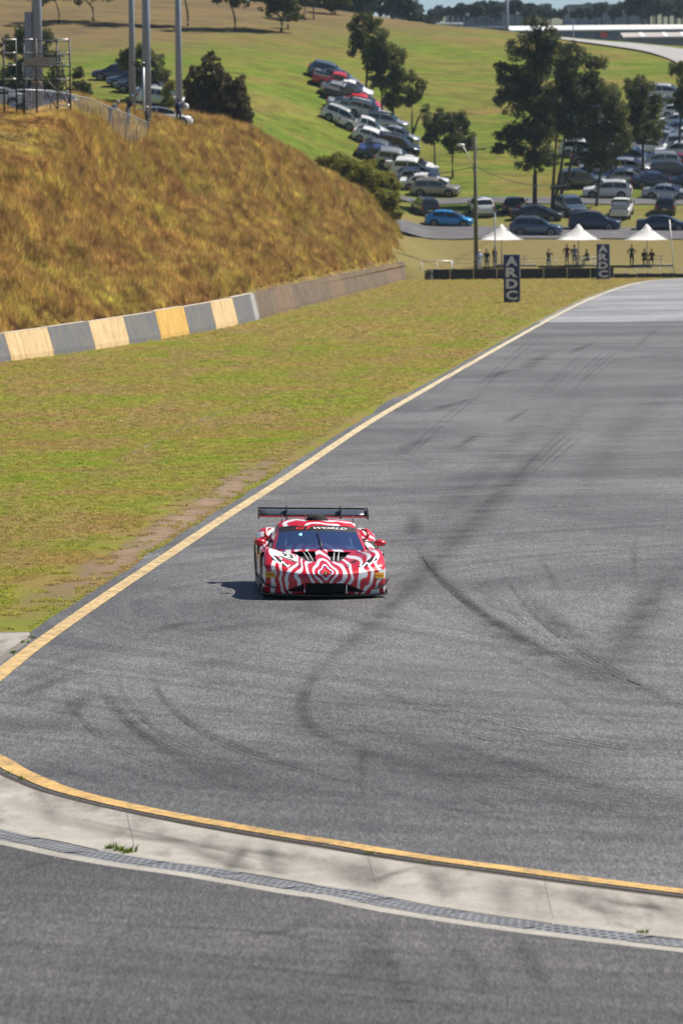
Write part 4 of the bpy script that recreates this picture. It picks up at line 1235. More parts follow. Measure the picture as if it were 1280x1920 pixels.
# number panel
npn = patch('number_panel', [(-.82, .62), (-.42, .66), (-.48, 1.30), (-.80, 1.30)], 'z', M['sticker_white'], race, BV, .005)
V, F = text_geo('93', 0.25, 0.15, 0.006)
lay('number_lettering', [(-.60 + v[0] * .85 - .10 * v[1], .99 + v[1] * 2.2) for v in V], F, 'z', M['sticker_black'], npn, BV, .010)
patch('number_caption', [(-.74, .64), (-.50, .67), (-.50, .73), (-.74, .70)], 'z', M['sticker_black'], npn, BV, .009, 6)
V, F = text_geo('WORLD', 0.07, 0.1, 0.001)
# nose emblem: quatrefoil outline with a small badge
def quatre(r):
    return [(1.15 * r * (1 + .17 * math.cos(4 * t)) * math.cos(t), .447 + r * .88 * (1 + .17 * math.cos(4 * t)) * math.sin(t)) for t in np.linspace(0, 2 * math.pi, 48, endpoint=False)]


RBI = RB.inverted()
BOTH = BVHTree.FromPolygons([RBI @ v.co for v in shell.data.vertices] + [RBI @ v.co for v in bumper.data.vertices],
    [tuple(p.vertices) for p in shell.data.polygons] + [tuple(i + len(shell.data.vertices) for i in p.vertices) for p in bumper.data.polygons])
def ring(r0, r1): 
    a, b = quatre(r0), quatre(r1); n = len(a)
    return a + b, [(i, (i + 1) % n, n + (i + 1) % n, n + i) for i in range(n)]
V, F = ring(.080, .098); emb = lay('nose_emblem', V, F, 'y', M['sticker_white'], race, BOTH, .008)
V, F = ring(.068, .080); lay('emblem_outline', V, F, 'y', M['sticker_blue'], emb, BOTH, .0085)
V, F = ring(.002, .068); lay('emblem_field', V, F, 'y', M['sticker_red'], emb, BOTH, .008)
bd = [(-.035, .447), (-.012, .46), (.012, .452), (.034, .44), (.020, .415), (0, .408), (-.022, .42)]
lay('emblem_badge', bd + [(0, .435)], [(i, (i + 1) % 7, 7) for i in range(7)], 'y', M['sticker_black'], emb, BOTH, .012)
lay('emblem_badge_gilt', [(-.015, .44), (.012, .436), (.006, .424), (-.012, .426)], [(0, 1, 2, 3)], 'y', M['sticker_yellow'], emb, BOTH, .014)
mb = MB(); mb.lathe([(.03, 0), (.034, -.012), (.0, -.02)], (0.30, .075, .40), 12, 'Y'); body_part('tow_eye_cap', mb.v, mb.f, M['black'], race)
mb = MB(); mb.lathe([(.036, 0), (.036, -.012), (.0, -.014)], (0.40, .33, .565), 12, 'Z'); body_part('bonnet_pin', mb.v, mb.f, M['rim'], race)
mb = MB(); mb.lathe([(.036, 0), (.036, -.012), (.0, -.014)], (-0.40, .33, .565), 12, 'Z'); body_part('bonnet_pin', mb.v, mb.f, M['rim'], race)

# windscreen, roof, side glass
def WS(u, v):
    hw = 0.785 + (0.655 - 0.785) * v
    y = 1.74 + 0.98 * v + 0.30 * u * u * (1 - 0.35 * v)
    z = 0.695 + 0.365 * v ** 0.92 - 0.03 * u * u * v - .012 * u * u
    return Vector((u * hw, y, z))
def grid_part(name, fn, us, vs, mat, parent, liv=False, off=0.0):
    V, F = [], []
    for a in us:
        for b in vs: V.append(fn(a, b))
    nv = len(vs)
    for i in range(len(us) - 1):
        for k in range(nv - 1): F.append((i * nv + k, i * nv + k + 1, (i + 1) * nv + k + 1, (i + 1) * nv + k))
    return body_part(name, V, F, mat, parent, liv=liv)
U = np.linspace(-1, 1, 41)
ws = grid_part('windscreen', WS, U * 0.965, np.linspace(0.02, 0.765, 24), M['screen'], race)
ban = grid_part('sun_strip', WS, U * 0.985, np.linspace(0.765, 1.0, 10), M['sticker_black'], race)
def on_ws(p, v0, off=.008):
    v = v0 + p[1]; q = WS(p[0], v); e = 1e-3
    nr = (WS(p[0] + e, v) - q).cross(WS(p[0], v + e) - q).normalized()
    if nr.y > 0: nr = -nr
    return q + nr * off
V, F = text_geo('GT', 0.30, 0.35, 0.006)
o = body_part('sun_strip_lettering', [on_ws((-.40 + v[0] * 1.05, v[1] * .55), .885) for v in V], F, plain('sticker_bright_red', (0.75, 0.03, 0.03), 0.5, var=0), ban)
V, F = text_geo('WORLD', 0.235, 0.30, 0.003)
o = body_part('sun_strip_lettering', [on_ws((.28 + v[0] * 1.02, v[1] * .50), .880) for v in V], F, M['sticker_white'], ban)
V, F = text_geo('4', 0.16, 0, 0.003)
body_part('position_lamp', [on_ws((-.44 + v[0] * 1.0, v[1] * 1.0), .61) for v in V], F, M['pos_lamp'], ws)
mb = MB(); mb.path([WS(.03, .02) + Vector((0, -.03, .02)), WS(.02, .3) + Vector((0, -.03, .025)), WS(-.03, .72) + Vector((0, -.02, .02))], [.013, .011, .008], 6)
body_part('wiper', mb.v, mb.f, M['black'], race)
for s in (-1, 1):
    grid_part('windscreen_pillar', lambda u, v: WS(s * (0.965 + 0.075 * u), v) + Vector((0, .012 * u, -.004 - .02 * u)), np.linspace(0, 1, 5), np.linspace(0, 1.0, 16), M['car_red'], race)
RY = [2.72, 2.95, 3.2, 3.5, 3.8, 4.05]; RZ = [1.06, 1.125, 1.148, 1.125, 1.055, .965]; RW = [.655, .66, .65, .61, .54, .47]
def RF(u, v):
    y = float(np.interp(v, np.linspace(0, 1, 6), RY)); z = float(pchip(np.array(RY), np.array(RZ), np.array([y]))[0]); hw = float(np.interp(y, RY, RW))
    return Vector((u * hw, y + 0.20 * u * u * (1 - v) * 0.98, z - (.042 * u * u + .05 * u ** 6) * (1 - .3 * (1 - v)) + .011 * u * u * (1 - v)))
roof = grid_part('roof', RF, np.linspace(-1, 1, 41), np.linspace(0, 1, 40), LIV, race, liv=True)
for s in (-1, 1):
    def SG(u, v, s=s):   # side glass between roof edge and shoulder
        if u < .38: top = WS(s * 1.03, u / .38) + Vector((0, .012, -.02))
        else: top = RF(s, (u - .38) / .62)
        bot = Vector((s * (.84 - .10 * max(0, u - .5)), 1.86 + u * 2.2, .70 + .24 * max(0, u - .45) * 1.6))
        return bot.lerp(top, v)
    grid_part('side_window', SG, np.linspace(0.0, .74, 30), np.linspace(0, 1, 8), M['glass_car'], race)
    grid_part('rear_pillar', SG, np.linspace(.74, 1, 12), np.linspace(0, 1, 8), LIV, race, liv=True)
    # mirror on its stalk
    mb = MB(); mb.ball((s * 1.015, 1.90, .825), (.105, .10, .060), 14, 9)
    mir = body_part('mirror', mb.v, mb.f, M['car_red'], race)
    mb = MB(); mb.path([(s * .99, 1.90, .79), (s * .965, 1.86, .74), (s * .91, 1.82, .69)], [.012, .011, .014], 6)
    body_part('mirror_stalk', mb.v, mb.f, M['black'], mir)
    # hip intake lip
    V, F = [], []
    mb = MB(); mb.path([(s * .83, 3.02, .80), (s * .885, 3.05, .88), (s * .86, 3.12, .95), (s * .78, 3.2, .975)], [.018, .03, .026, .014], 8)
    body_part('intake_lip', mb.v, mb.f, M['car_red'], race)
    patch('hip_intake', [(2.85, .55), (3.08, .55), (3.12, .78), (2.95, .78)], s, M['mesh_black'], race, BV, .006)
    patch('side_graphic', [(2.05, .34), (2.75, .34), (2.85, .60), (2.2, .60)], s, M['sticker_orange'], race, BV, .005)
    mb = MB(); mb.box((s * .98, 2.3, .12), (.12, 1.9, .10)); body_part('side_skirt', mb.v, mb.f, M['carbon'], race, smooth=False)
# roof scoop and aerials
V, F = [], []
for i, y in enumerate(np.linspace(3.0, 3.75, 9)):
    hgt = [.085, .10, .105, .10, .09, .075, .055, .03, .005][i]; wd = .195 - .08 * i / 8
    for t in np.linspace(0, math.pi, 15): V.append((wd * math.cos(t), y, RZ[2] - .02 - .018 * i * (i > 4) + hgt * math.sin(t)))
for i in range(8):
    for k in range(14): F.append((i * 15 + k, i * 15 + k + 1, (i + 1) * 15 + k + 1, (i + 1) * 15 + k))
F.append(tuple(range(15)))
body_part('roof_scoop', V, F, M['blackm'], race)
for (x, y, h) in ((-.205, 3.02, .12), (-.60, 3.10, .10), (.62, 3.10, .09)):
    mb = MB(); mb.tube((x, y, 1.06), (x, y + .03, 1.12 + h), .008, .005, 6); body_part('aerial', mb.v, mb.f, M['black'], race)
# rear wing
ch, tilt = .30, R(17)
prof = [(0, 0), (.03, .028), (.10, .040), (.20, .030), (.30, .004), (.20, .004), (.10, .002), (.03, -.010)]
V, F = [], []
xs_ = np.linspace(-.93, .93, 13)
for x in xs_:
    for (c_, h_) in prof: V.append((x, 4.22 + c_ * math.cos(tilt) + 0.05 * (abs(x) / .93) ** 2, 1.125 + c_ * math.sin(tilt) * 1.05 + h_))
n = len(prof)
for i in range(len(xs_) - 1):
    for k in range(n): F.append((i * n + k, i * n + (k + 1) % n, (i + 1) * n + (k + 1) % n, (i + 1) * n + k))
F += [tuple(range(n)), tuple(range(len(V) - n, len(V)))]
wing = body_part('rear_wing', V, F, M['wing_blue'], race)
mb = MB(); mb.box((0, 4.19, 1.118), (1.86, .03, .018)); body_part('wing_leading_edge', mb.v, mb.f, M['sticker_red'], wing, smooth=False)
mb = MB(); mb.box((0, 4.525, 1.245), (1.86, .012, .030)); body_part('gurney_flap', mb.v, mb.f, M['carbon'], wing, smooth=False)
for s in (-1, 1):
    mb = MB(); V = [(s * .94, 4.12, 1.075), (s * .94, 4.56, 1.075), (s * .94, 4.58, 1.27), (s * .94, 4.40, 1.27), (s * .94, 4.14, 1.16)]
    V2 = V + [(x + s * .014, y, z) for x, y, z in V]
    F = [(0, 1, 2, 3, 4), (9, 8, 7, 6, 5)] + [(i, (i + 1) % 5, 5 + (i + 1) % 5, 5 + i) for i in range(5)]
    body_part('wing_endplate', V2, F, M['carbon'], wing, smooth=False)
    mb = MB()
    pts = [(4.02, .90), (4.10, 1.10), (4.20, 1.26), (4.34, 1.30), (4.44, 1.22), (4.36, 1.20), (4.24, 1.16), (4.18, .90)]
    V = [(s * .47 - .012, y, z) for y, z in pts] + [(s * .47 + .012, y, z) for y, z in pts]; n = len(pts)
    F = [tuple(range(n)), tuple(range(2 * n - 1, n - 1, -1))] + [(i, (i + 1) % n, n + (i + 1) % n, n + i) for i in range(n)]
    body_part('wing_stay', V, F, M['carbon'], wing, smooth=False)
# wheels stay upright on the road
for s in (-1, 1):
    for a in AX.values():
        wr = 0.345
        mb = MB(); mb.lathe([(.20, -.15), (.30, -.155), (wr - .012, -.14), (wr, -.11), (wr, .11), (wr - .012, .14), (.30, .155), (.20, .15)], (s * .865, a, wr), 32, 'X')
        wh = obj('wheel', mesh('wheel', mb.v, mb.f, M['rubber_solid'], True), race)
        mb = MB(); mb.lathe([(.225, -.155), (.235, 0), (.225, .152), (.21, .155), (.19, .11), (.05, .10), (.04, .13), (.0, .13)], (s * .865, a, wr), 24, 'X')
        obj('rim', mesh('rim', mb.v, mb.f, M['black'], True), wh)
        mb = MB()
        for k in range(10):
            t = k * math.pi / 5; c_, s_ = math.cos(t), math.sin(t)
            mb.tube((s * (.865 + .125), a + .05 * c_, wr + .05 * s_), (s * (.865 + .145), a + .215 * c_, wr + .215 * s_), .016, .012, 6)
        obj('spokes', mesh('spokes', mb.v, mb.f, M['rim'], True), wh)
# cockpit: roll cage, seat, dash, steering wheel
mb = MB()
for s in (-1, 1):
    mb.path([(s * .58, 2.25, .66), (s * .52, 2.85, .94), (s * .50, 3.15, 1.03)], .02, 6)
mb.path([(-.50, 3.15, 1.03), (.50, 3.15, 1.03)], .02, 6); mb.path([(-.50, 3.15, 1.02), (.45, 3.25, .5)], .02, 6); mb.path([(.50, 3.15, 1.02), (-.45, 3.25, .5)], .02, 6); mb.path([(-.52, 2.85, .945), (.52, 2.85, .945)], .018, 6)
body_part('roll_cage', mb.v, mb.f, M['sticker_white'], race)
mb = MB(); mb.box((0, 2.38, .66), (1.20, .36, .10)); body_part('dashboard', mb.v, mb.f, M['blackm'], race, smooth=False)
mb = MB(); mb.box((.36, 2.95, .72), (.50, .12, .50)); mb.box((.36, 2.7, .50), (.50, .50, .12)); mb.box((.15, 2.85, .86), (.06, .22, .26)); mb.box((.57, 2.85, .86), (.06, .22, .26))
body_part('race_seat', mb.v, mb.f, M['blackm'], race, smooth=False)
mb = MB(); mb.lathe([(.13, -.012), (.15, -.012), (.15, .012), (.13, .012), (.13, -.012)], (.36, 2.46, .74), 16, 'Y'); body_part('steering_wheel', mb.v, mb.f, M['black'], race)
# ------------------------------------------------------------------ parked cars (front = +y, built around the origin)
SPEC = { # length, half width, ride, hood z, belt z, roof z, cowl y, roof front y, roof rear y, tail-glass base y, deck z, wheel radius, wheelbase
 'suv':   dict(L=4.65, w=.93, zl=.26, hood=1.02, belt=1.05, roof=1.70, yc=1.16, rf=.30, rr=-1.70, tg=-2.16, deck=1.06, wr=.36, wb=2.68),
 'hatch': dict(L=4.35, w=.89, zl=.20, hood=.88, belt=.93, roof=1.47, yc=1.28, rf=.28, rr=-1.25, tg=-1.98, deck=.98, wr=.32, wb=2.62),
 'sedan': dict(L=4.75, w=.91, zl=.20, hood=.87, belt=.92, roof=1.45, yc=1.28, rf=.34, rr=-.85, tg=-1.72, deck=1.00, wr=.33, wb=2.76),
 'ute':   dict(L=5.30, w=.94, zl=.36, hood=1.12, belt=1.16, roof=1.78, yc=1.42, rf=.66, rr=-.66, tg=-.86, deck=1.10, wr=.38, wb=3.15),
}
PARTS = {}
def quad_panel(P, inset, off, th=0.0):
    """inset panel on a four-cornered face, lifted along its normal"""
    P = [Vector(p) for p in P]; c = sum(P, Vector()) / 4
    n = (P[1] - P[0]).cross(P[3] - P[0]).normalized()
    return [p + (c - p) * inset + n * off for p in P]
def car_parts(kind):
    k = SPEC[kind]; h = k['L'] / 2; out = []
    # lower body loft: (y, half width, bottom z, top z)
    st = [(h, .62, .42, .62), (h - .04, .80, .30, k['hood'] - .24), (h - .22, .94, k['zl'], k['hood'] - .12), (h - .75, 1.0, k['zl'], k['hood'] - .05), (k['yc'], 1.0, k['zl'], k['hood'] + .02),
          (k['rf'], 1.0, k['zl'], k['belt']), (k['rr'], 1.0, k['zl'], k['belt'] + .03), (k['tg'], .99, k['zl'], k['deck']), (-h + .16, .95, k['zl'] + .04, k['deck'] - .02), (-h + .03, .88, .34, k['deck'] - .14), (-h, .80, .42, k['deck'] - .36)]
    V, F = [], []
    for (y, wf, zb, zt) in st:
        w = k['w'] * wf; m_ = zb + (zt - zb) * .45
        half = [(w * .90, zb), (w * .985, zb + .10), (w, m_), (w * .985, zt - .13), (w * .93, zt - .035), (w * .78, zt), (w * .40, zt + .02)]
        ring_ = half + [(0, zt + .025)] + [(-x, z) for x, z in half[::-1]]
        V += [(x, y, z) for x, z in ring_]
    n = 15
    for i in range(len(st) - 1):
        for j in range(n - 1): F.append((i * n + j, i * n + j + 1, (i + 1) * n + j + 1, (i + 1) * n + j))
        F.append((i * n + n - 1, i * n, (i + 1) * n, (i + 1) * n + n - 1))
    F += [tuple(range(n)), tuple(range(len(V) - n, len(V)))]
    # cabin: lofted roof and pillars; the glazing is lifted off the same surface
    zr, belt = k['roof'], k['belt'] - .02
    wr_ = k['w'] * .74
    ys = np.array([k['tg'] - .02, k['tg'] * .45 + k['rr'] * .55, k['rr'], k['rr'] + .5, (k['rf'] + k['rr']) / 2, k['rf'] - .35, k['rf'], k['rf'] * .5 + k['yc'] * .5, k['yc'] + .06])
    zs = np.array([belt + .02, belt + (zr - belt) * .62, zr - .075, zr - .02, zr, zr - .02, zr - .085, belt + (zr - belt) * .50, belt + .0])
    yy = np.unique(np.r_[np.linspace(ys[0], ys[-1], 34), ys]); zz = pchip(ys, zs, yy)
    vv = [-1, -.93, -.70, -.40, -.22, -.12, 0, .12, .22, .40, .70, .93, 1]
    def cab(y, zt, t):
        hh = max(zt - belt, .004) / (zr - belt); s_ = 1 if t >= 0 else -1; t = abs(t)
        if t >= .40:      # side, from belt (1) up to cant rail (.4)
            f = (1 - t) / .6; x = k['w'] * .91 - (k['w'] * .91 - wr_ * 1.02) * f * hh; z = belt + (zt - .055 * hh - belt) * f
        else:             # roof skin
            f = t / .40; x = wr_ * 1.02 * f + (k['w'] * .91 - wr_ * 1.02) * (1 - hh) * f; z = zt - .055 * hh * f ** 2.5
        return (s_ * x, y, z)
    b = len(V); nv = len(vv)
    for y, zt in zip(yy, zz): V += [cab(y, zt, t) for t in vv]
    for i in range(len(yy) - 1):
        for j in range(nv - 1): F.append((b + i * nv + j, b + i * nv + j + 1, b + (i + 1) * nv + j + 1, b + (i + 1) * nv + j))
    me = mesh('body', V, F, PAINT['white']); smooth_angle(me, 40); out.append(('body', me, None, True))
    def add(name, V, F, mat, par=None, sm=False): 
        out.append((name, mesh(name, V, F, mat, sm), par, False))
    def glaze(name, y0, y1, t0, t1, n=8, off=.012):
        P = []
        for i in range(n + 1):
            y = y0 + (y1 - y0) * i / n; zt = float(pchip(ys, zs, np.array([y]))[0])
            for j in range(7):
                t = t0 + (t1 - t0) * j / 6; p = Vector(cab(y, zt, t))
                e1 = Vector(cab(y + .01, float(pchip(ys, zs, np.array([y + .01]))[0]), t)) - p; e2 = Vector(cab(y, zt, t + (.01 if t < .97 else -.01))) - p
                nr = e1.cross(e2); nr = nr.normalized() if nr.length > 1e-9 else Vector((0, 0, 1))
                if nr.dot(p - Vector((0, y * .8, .9))) < 0: nr = -nr
                P.append(p + nr * off)
        Fc = [(i * 7 + j, i * 7 + j + 1, (i + 1) * 7 + j + 1, (i + 1) * 7 + j) for i in range(n) for j in range(6)]
        add(name, P, Fc, M['glass_car'], None, True)
    glaze('windscreen', k['rf'] + .06, k['yc'] - .05, -.385, .385); glaze('rear_window', k['tg'] + .10, k['rr'] - .01, -.36, .36)
    c_ = (k['rf'] + k['rr']) / 2 + (.12 if kind != 'ute' else 0)
    for s in (-1, 1):
        glaze('side_window', c_ + .04, k['rf'] * .45 + k['yc'] * .55, s * .955, s * .50); glaze('side_window', k['rr'] * .8 + k['tg'] * .2 if kind != 'ute' else k['rr'] + .08, c_ - .04, s * .955, s * .50)
    bm0 = None
    w = k['w']
    for s in (-1, 1):
        zt = k['hood'] - .20
        mb = MB(); mb.box((s * w * .66, h - .13, zt - .02), (w * .34, .16, .13)); add('headlamp', mb.v, mb.f, M['lamp_clear'])
        mb = MB(); zt2 = k['deck'] - .16
        if kind in ('suv',): mb.box((s * w * .83, -h + .10, zt2), (w * .18, .16, .34))
        elif kind == 'ute': mb.box((s * w * .84, -h + .06, zt2 - .08), (w * .14, .12, .34))
        else: mb.box((s * w * .74, -h + .08, zt2), (w * .34, .15, .14))
        add('tail_lamp', mb.v, mb.f, M['lamp_red'])
        mb = MB(); mb.ball((s * (w + .08), k['yc'] - .10, k['belt'] + .06), (.11, .07, .08), 8, 6); add('mirror', mb.v, mb.f, M['black'], None, True)
        for y in (k['wb'] / 2 + .03, -k['wb'] / 2 + .03):
            r = k['wr']
            mb = MB(); mb.lathe([(r + .07, -.02), (r + .07, .012)], (s * (w + .000), y, r + .02), 20, 'X'); add('wheel_arch', mb.v, mb.f, M['blackm'])
            mb = MB(); mb.lathe([(r * .62, -.11), (r * .95, -.11), (r, -.08), (r, .08), (r * .95, .105), (r * .62, .11)], (s * (w - .075), y, r), 20, 'X')
            out.append(('wheel', mesh('wheel', mb.v, mb.f, M['rubber_solid'], True), None, False))
            mb = MB(); mb.lathe([(r * .64, .0), (r * .64, s * .112), (r * .52, s * .115), (r * .3, s * .10), (.02, s * .112)], (s * (w - .075), y, r), 14, 'X')
            out.append(('rim', mesh('rim', mb.v, mb.f, M['rim'], True), 'wheel', False))
    mb = MB(); mb.box((0, h - .015, k['hood'] - .32), (w * .95, .05, .16)); mb.box((0, h - .01, .36), (w * 1.0, .06, .12)); add('grille', mb.v, mb.f, M['blackm'])
    mb = MB(); mb.box((0, -h - .012, k['deck'] - .36), (.42, .02, .12)); add('number_plate', mb.v, mb.f, M['plate'])
    mb = MB(); mb.box((0, -h + .02, .40), (w * 1.6, .10, .10)); add('rear_bumper', mb.v, mb.f, M['black'])
    if kind == 'suv':
        for s in (-1, 1):
            mb = MB(); mb.path([(s * wr_ * .93, k['rf'] - .15, zr - .04), (s * wr_ * .93, k['rf'] - .25, zr + .02), (s * wr_ * .93, k['rr'] + .3, zr + .02), (s * wr_ * .93, k['rr'] + .2, zr - .05)], .022, 6); add('roof_rail', mb.v, mb.f, M['steel'])
    if kind == 'ute':
        mb = MB(); mb.box((0, (k['tg'] - h) / 2 - .04, k['deck'] + .015), (w * 1.62, h + k['tg'] - .34, .05)); add('tray', mb.v, mb.f, M['blackm'])
        mb = MB()
        for s in (-1, 1): mb.path([(s * w * .8, k['tg'] - .1, k['deck'] + .02), (s * wr_, k['tg'] - .12, k['roof'] - .06)], .035, 6)
        mb.path([(-wr_, k['tg'] - .12, k['roof'] - .06), (wr_, k['tg'] - .12, k['roof'] - .06)], .035, 6); add('sports_bar', mb.v, mb.f, M['black'])
    return out
for kd in SPEC: PARTS[kd] = car_parts(kd)
KNAME = {'suv': 'parked_suv', 'hatch': 'parked_hatchback', 'sedan': 'parked_sedan', 'ute': 'parked_ute'}
def place_car(kind, color, p, heading, label, group, align=True):
    """heading: compass of the car's front in the ground plane (radians from +y, clockwise positive)"""
    root = empty(KNAME[kind], p)
    n = tnormal(p[0], p[1]) if align else Vector((0, 0, 1))
    f = Vector((math.sin(heading), math.cos(heading), 0)); f = (f - n * f.dot(n)).normalized()
    r_ = f.cross(n).normalized()
    Mx = Matrix((r_, f, n)).transposed()
    root.rotation_euler = Mx.to_euler()
    root.location = Vector(p) - n * 0.03
    tag(root, label, 'car', group)
    last = None
    for (nm, me, par, paint_) in PARTS[kind]:
        o = bpy.data.objects.new(nm, me); COL.objects.link(o)
        o.parent = last if par == 'wheel' else root
        if nm == 'wheel': last = o
        if paint_:
            o.material_slots[0].link = 'OBJECT'; o.material_slots[0].material = PAINT[color]
    return root
CN = {'white': 'white', 'silver': 'silver', 'grey': 'dark grey', 'black': 'black', 'navy': 'navy blue', 'blue': 'bright blue', 'red': 'red', 'champagne': 'champagne', 'steelblue': 'steel blue', 'maroon': 'maroon', 'darkblue': 'deep blue'}
KN = {'suv': 'high wagon', 'hatch': 'hatchback', 'sedan': 'sedan', 'ute': 'dual cab ute'}
# hillside row left of the gum trees, noses to the right
row = [(616, 148, 'suv', 'steelblue'), (628, 156, 'sedan', 'silver'), (630, 167, 'ute', 'red'), (655, 177, 'sedan', 'white'), (638, 185, 'hatch', 'silver'), (652, 213, 'sedan', 'silver'), (722, 243, 'suv', 'silver'), (652, 193, 'ute', 'black'), (678, 204, 'hatch', 'red'), (686, 222, 'suv', 'white'), (640, 236, 'suv', 'white'),
       (680, 252, 'ute', 'white'), (740, 263, 'sedan', 'silver'), (698, 272, 'hatch', 'white'), (741, 284, 'suv', 'black'), (716, 293, 'hatch', 'grey'), (712, 305, 'sedan', 'darkblue'), (742, 313, 'suv', 'silver'), (766, 322, 'sedan', 'white'),
       (776, 332, 'suv', 'white'), (782, 343, 'hatch', 'silver'), (795, 354, 'sedan', 'white'), (816, 367, 'suv', 'champagne')]
for i, (px, py, kd, c) in enumerate(row):
    p = hit(px, py, 450)
    place_car(kd, c, p, R(96 + 5 * math.sin(i * 2.1)), f'{CN[c]} {KN[kd]} in the parked row up the slope', 'cars in the row parked up the slope')
# lower car park, each one placed by hand
A_ = 'cars along the car park lane'
for (px, py, kd, c, hd, lb) in [
    (841, 424, 'hatch', 'blue', 95, 'bright blue hatchback parked side-on beside the timber power pole'),
    (796, 403, 'suv', 'black', -12, 'black high wagon seen from behind near the end of the grass bank'),
    (902, 402, 'suv', 'white', -8, 'white high wagon seen from behind beside the timber power pole'),
    (964, 398, 'hatch', 'black', 10, 'small black hatchback seen from behind left of the lone gum trunk'),
    (1006, 413, 'sedan', 'black', 97, 'black sedan side-on behind the steel blue wagon by the gum trunks'),
    (1004, 441, 'suv', 'steelblue', 96, 'steel blue high wagon side-on between two shade umbrellas'),
    (1070, 402, 'suv', 'steelblue', 165, 'steel blue high wagon facing the track beside the gum trunks'),
    (1114, 431, 'suv', 'navy', 97, 'navy blue high wagon side-on above the middle shade umbrella'),
    (1164, 406, 'ute', 'white', 8, 'white dual cab ute seen from behind beside the lane'),
    (1242, 432, 'sedan', 'navy', 96, 'navy blue sedan side-on near the leaning flag pole'),
    (1246, 401, 'suv', 'black', 5, 'black high wagon seen from behind above the navy blue sedan'),
]:
    place_car(kd, c, hit(px, py, 443), R(hd), lb, A_)
rr = [(1138, 370, 'suv', 'white'), (1250, 374, 'sedan', 'silver'), (1090, 350, 'suv', 'grey'), (1228, 352, 'sedan', 'navy'), (1300, 354, 'sedan', 'navy'), (1168, 344, 'sedan', 'silver'), (1262, 334, 'suv', 'black'),
      (1130, 329, 'sedan', 'silver'), (1180, 326, 'hatch', 'silver'), (1274, 314, 'sedan', 'maroon'), (1232, 316, 'suv', 'silver'), (1110, 309, 'hatch', 'grey'), (1186, 309, 'suv', 'steelblue'), (1090, 293, 'suv', 'white'), (1160, 294, 'sedan', 'white'),
      (1270, 297, 'suv', 'white'), (1220, 288, 'hatch', 'white'), (1120, 279, 'hatch', 'steelblue'), (1285, 282, 'suv', 'silver'), (1180, 276, 'sedan', 'black'), (1240, 272, 'sedan', 'silver'), (1100, 264, 'suv', 'silver'), (1290, 266, 'sedan', 'white'),
      (1150, 261, 'sedan', 'white'), (1225, 257, 'suv', 'grey'), (1275, 252, 'sedan', 'steelblue'), (1115, 247, 'sedan', 'white'), (1190, 245, 'hatch', 'silver'), (1080, 232, 'suv', 'white'), (1160, 229, 'suv', 'silver'), (1270, 238, 'sedan', 'white'), (1275, 221, 'hatch', 'white'),
      (1120, 213, 'sedan', 'silver'), (1085, 198, 'hatch', 'white'), (1240, 205, 'hatch', 'silver'), (1062, 185, 'suv', 'white'), (1088, 174, 'sedan', 'white'), (1250, 188, 'suv', 'white')]
rgc = random.Random(5)
for y_ in np.arange(172, 352, 5.0):
    for x_ in np.arange(1062 + rgc.uniform(0, 60), 1310, 34):
        if x_ < 1075 and y_ < 230 or (y_ < 200 and x_ > 1120): continue
        if all(abs(y_ - b_[1]) >= 8.2 or abs(x_ - b_[0]) >= 104 for b_ in rr):
            rr.append((float(x_), float(y_), rgc.choice(['suv', 'sedan', 'hatch', 'suv', 'ute']), rgc.choice(['white', 'white', 'silver', 'silver', 'grey', 'black', 'navy', 'white', 'red', 'steelblue'])))
print('car park', len(rr))
for i, (px, py, kd, c) in enumerate(rr):
    back = (i * 7) % 5 == 0
    place_car(kd, c, hit(px, py, 455), R((96 if not back else -84) + 7 * math.sin(i * 1.7)), f'{CN[c]} {KN[kd]} in the crowded car park behind the big gum trees', 'cars in the crowded car park behind the trees')
# top of the bank and the slope behind the tall poles
for (px, D, kd, c, hd, lb) in [(88, 318, 'hatch', 'silver', -86, 'silver hatchback behind the scaffold and wire fence on the bank'), (-8, 330, 'sedan', 'white', -85, 'white sedan at the end of the wire fence on the bank'),
                               (303, 352, 'hatch', 'white', 80, 'white hatchback half hidden behind the dry grass below the tall poles')]:
    b_ = bank_at(px, D); place_car(kd, c, b_, R(hd), lb, 'cars on top of the bank', align=False)
for (px, py, kd, c, lb) in [(218, 151, 'suv', 'navy', 'navy blue high wagon on the slope left of the tall poles'), (246, 163, 'suv', 'steelblue', 'steel blue high wagon on the slope behind the tall poles'),
                            (262, 175, 'suv', 'black', 'black high wagon on the slope behind the tall poles'),
                            (302, 198, 'suv', 'white', 'white high wagon on the slope beside the feathery shrub'), (292, 188, 'sedan', 'silver', 'silver sedan on the slope beside the feathery shrub')]:
    place_car(kd, c, hit(px, py, 440), R(-78 if px < 270 else 95), lb, 'cars on the slope behind the tall poles')
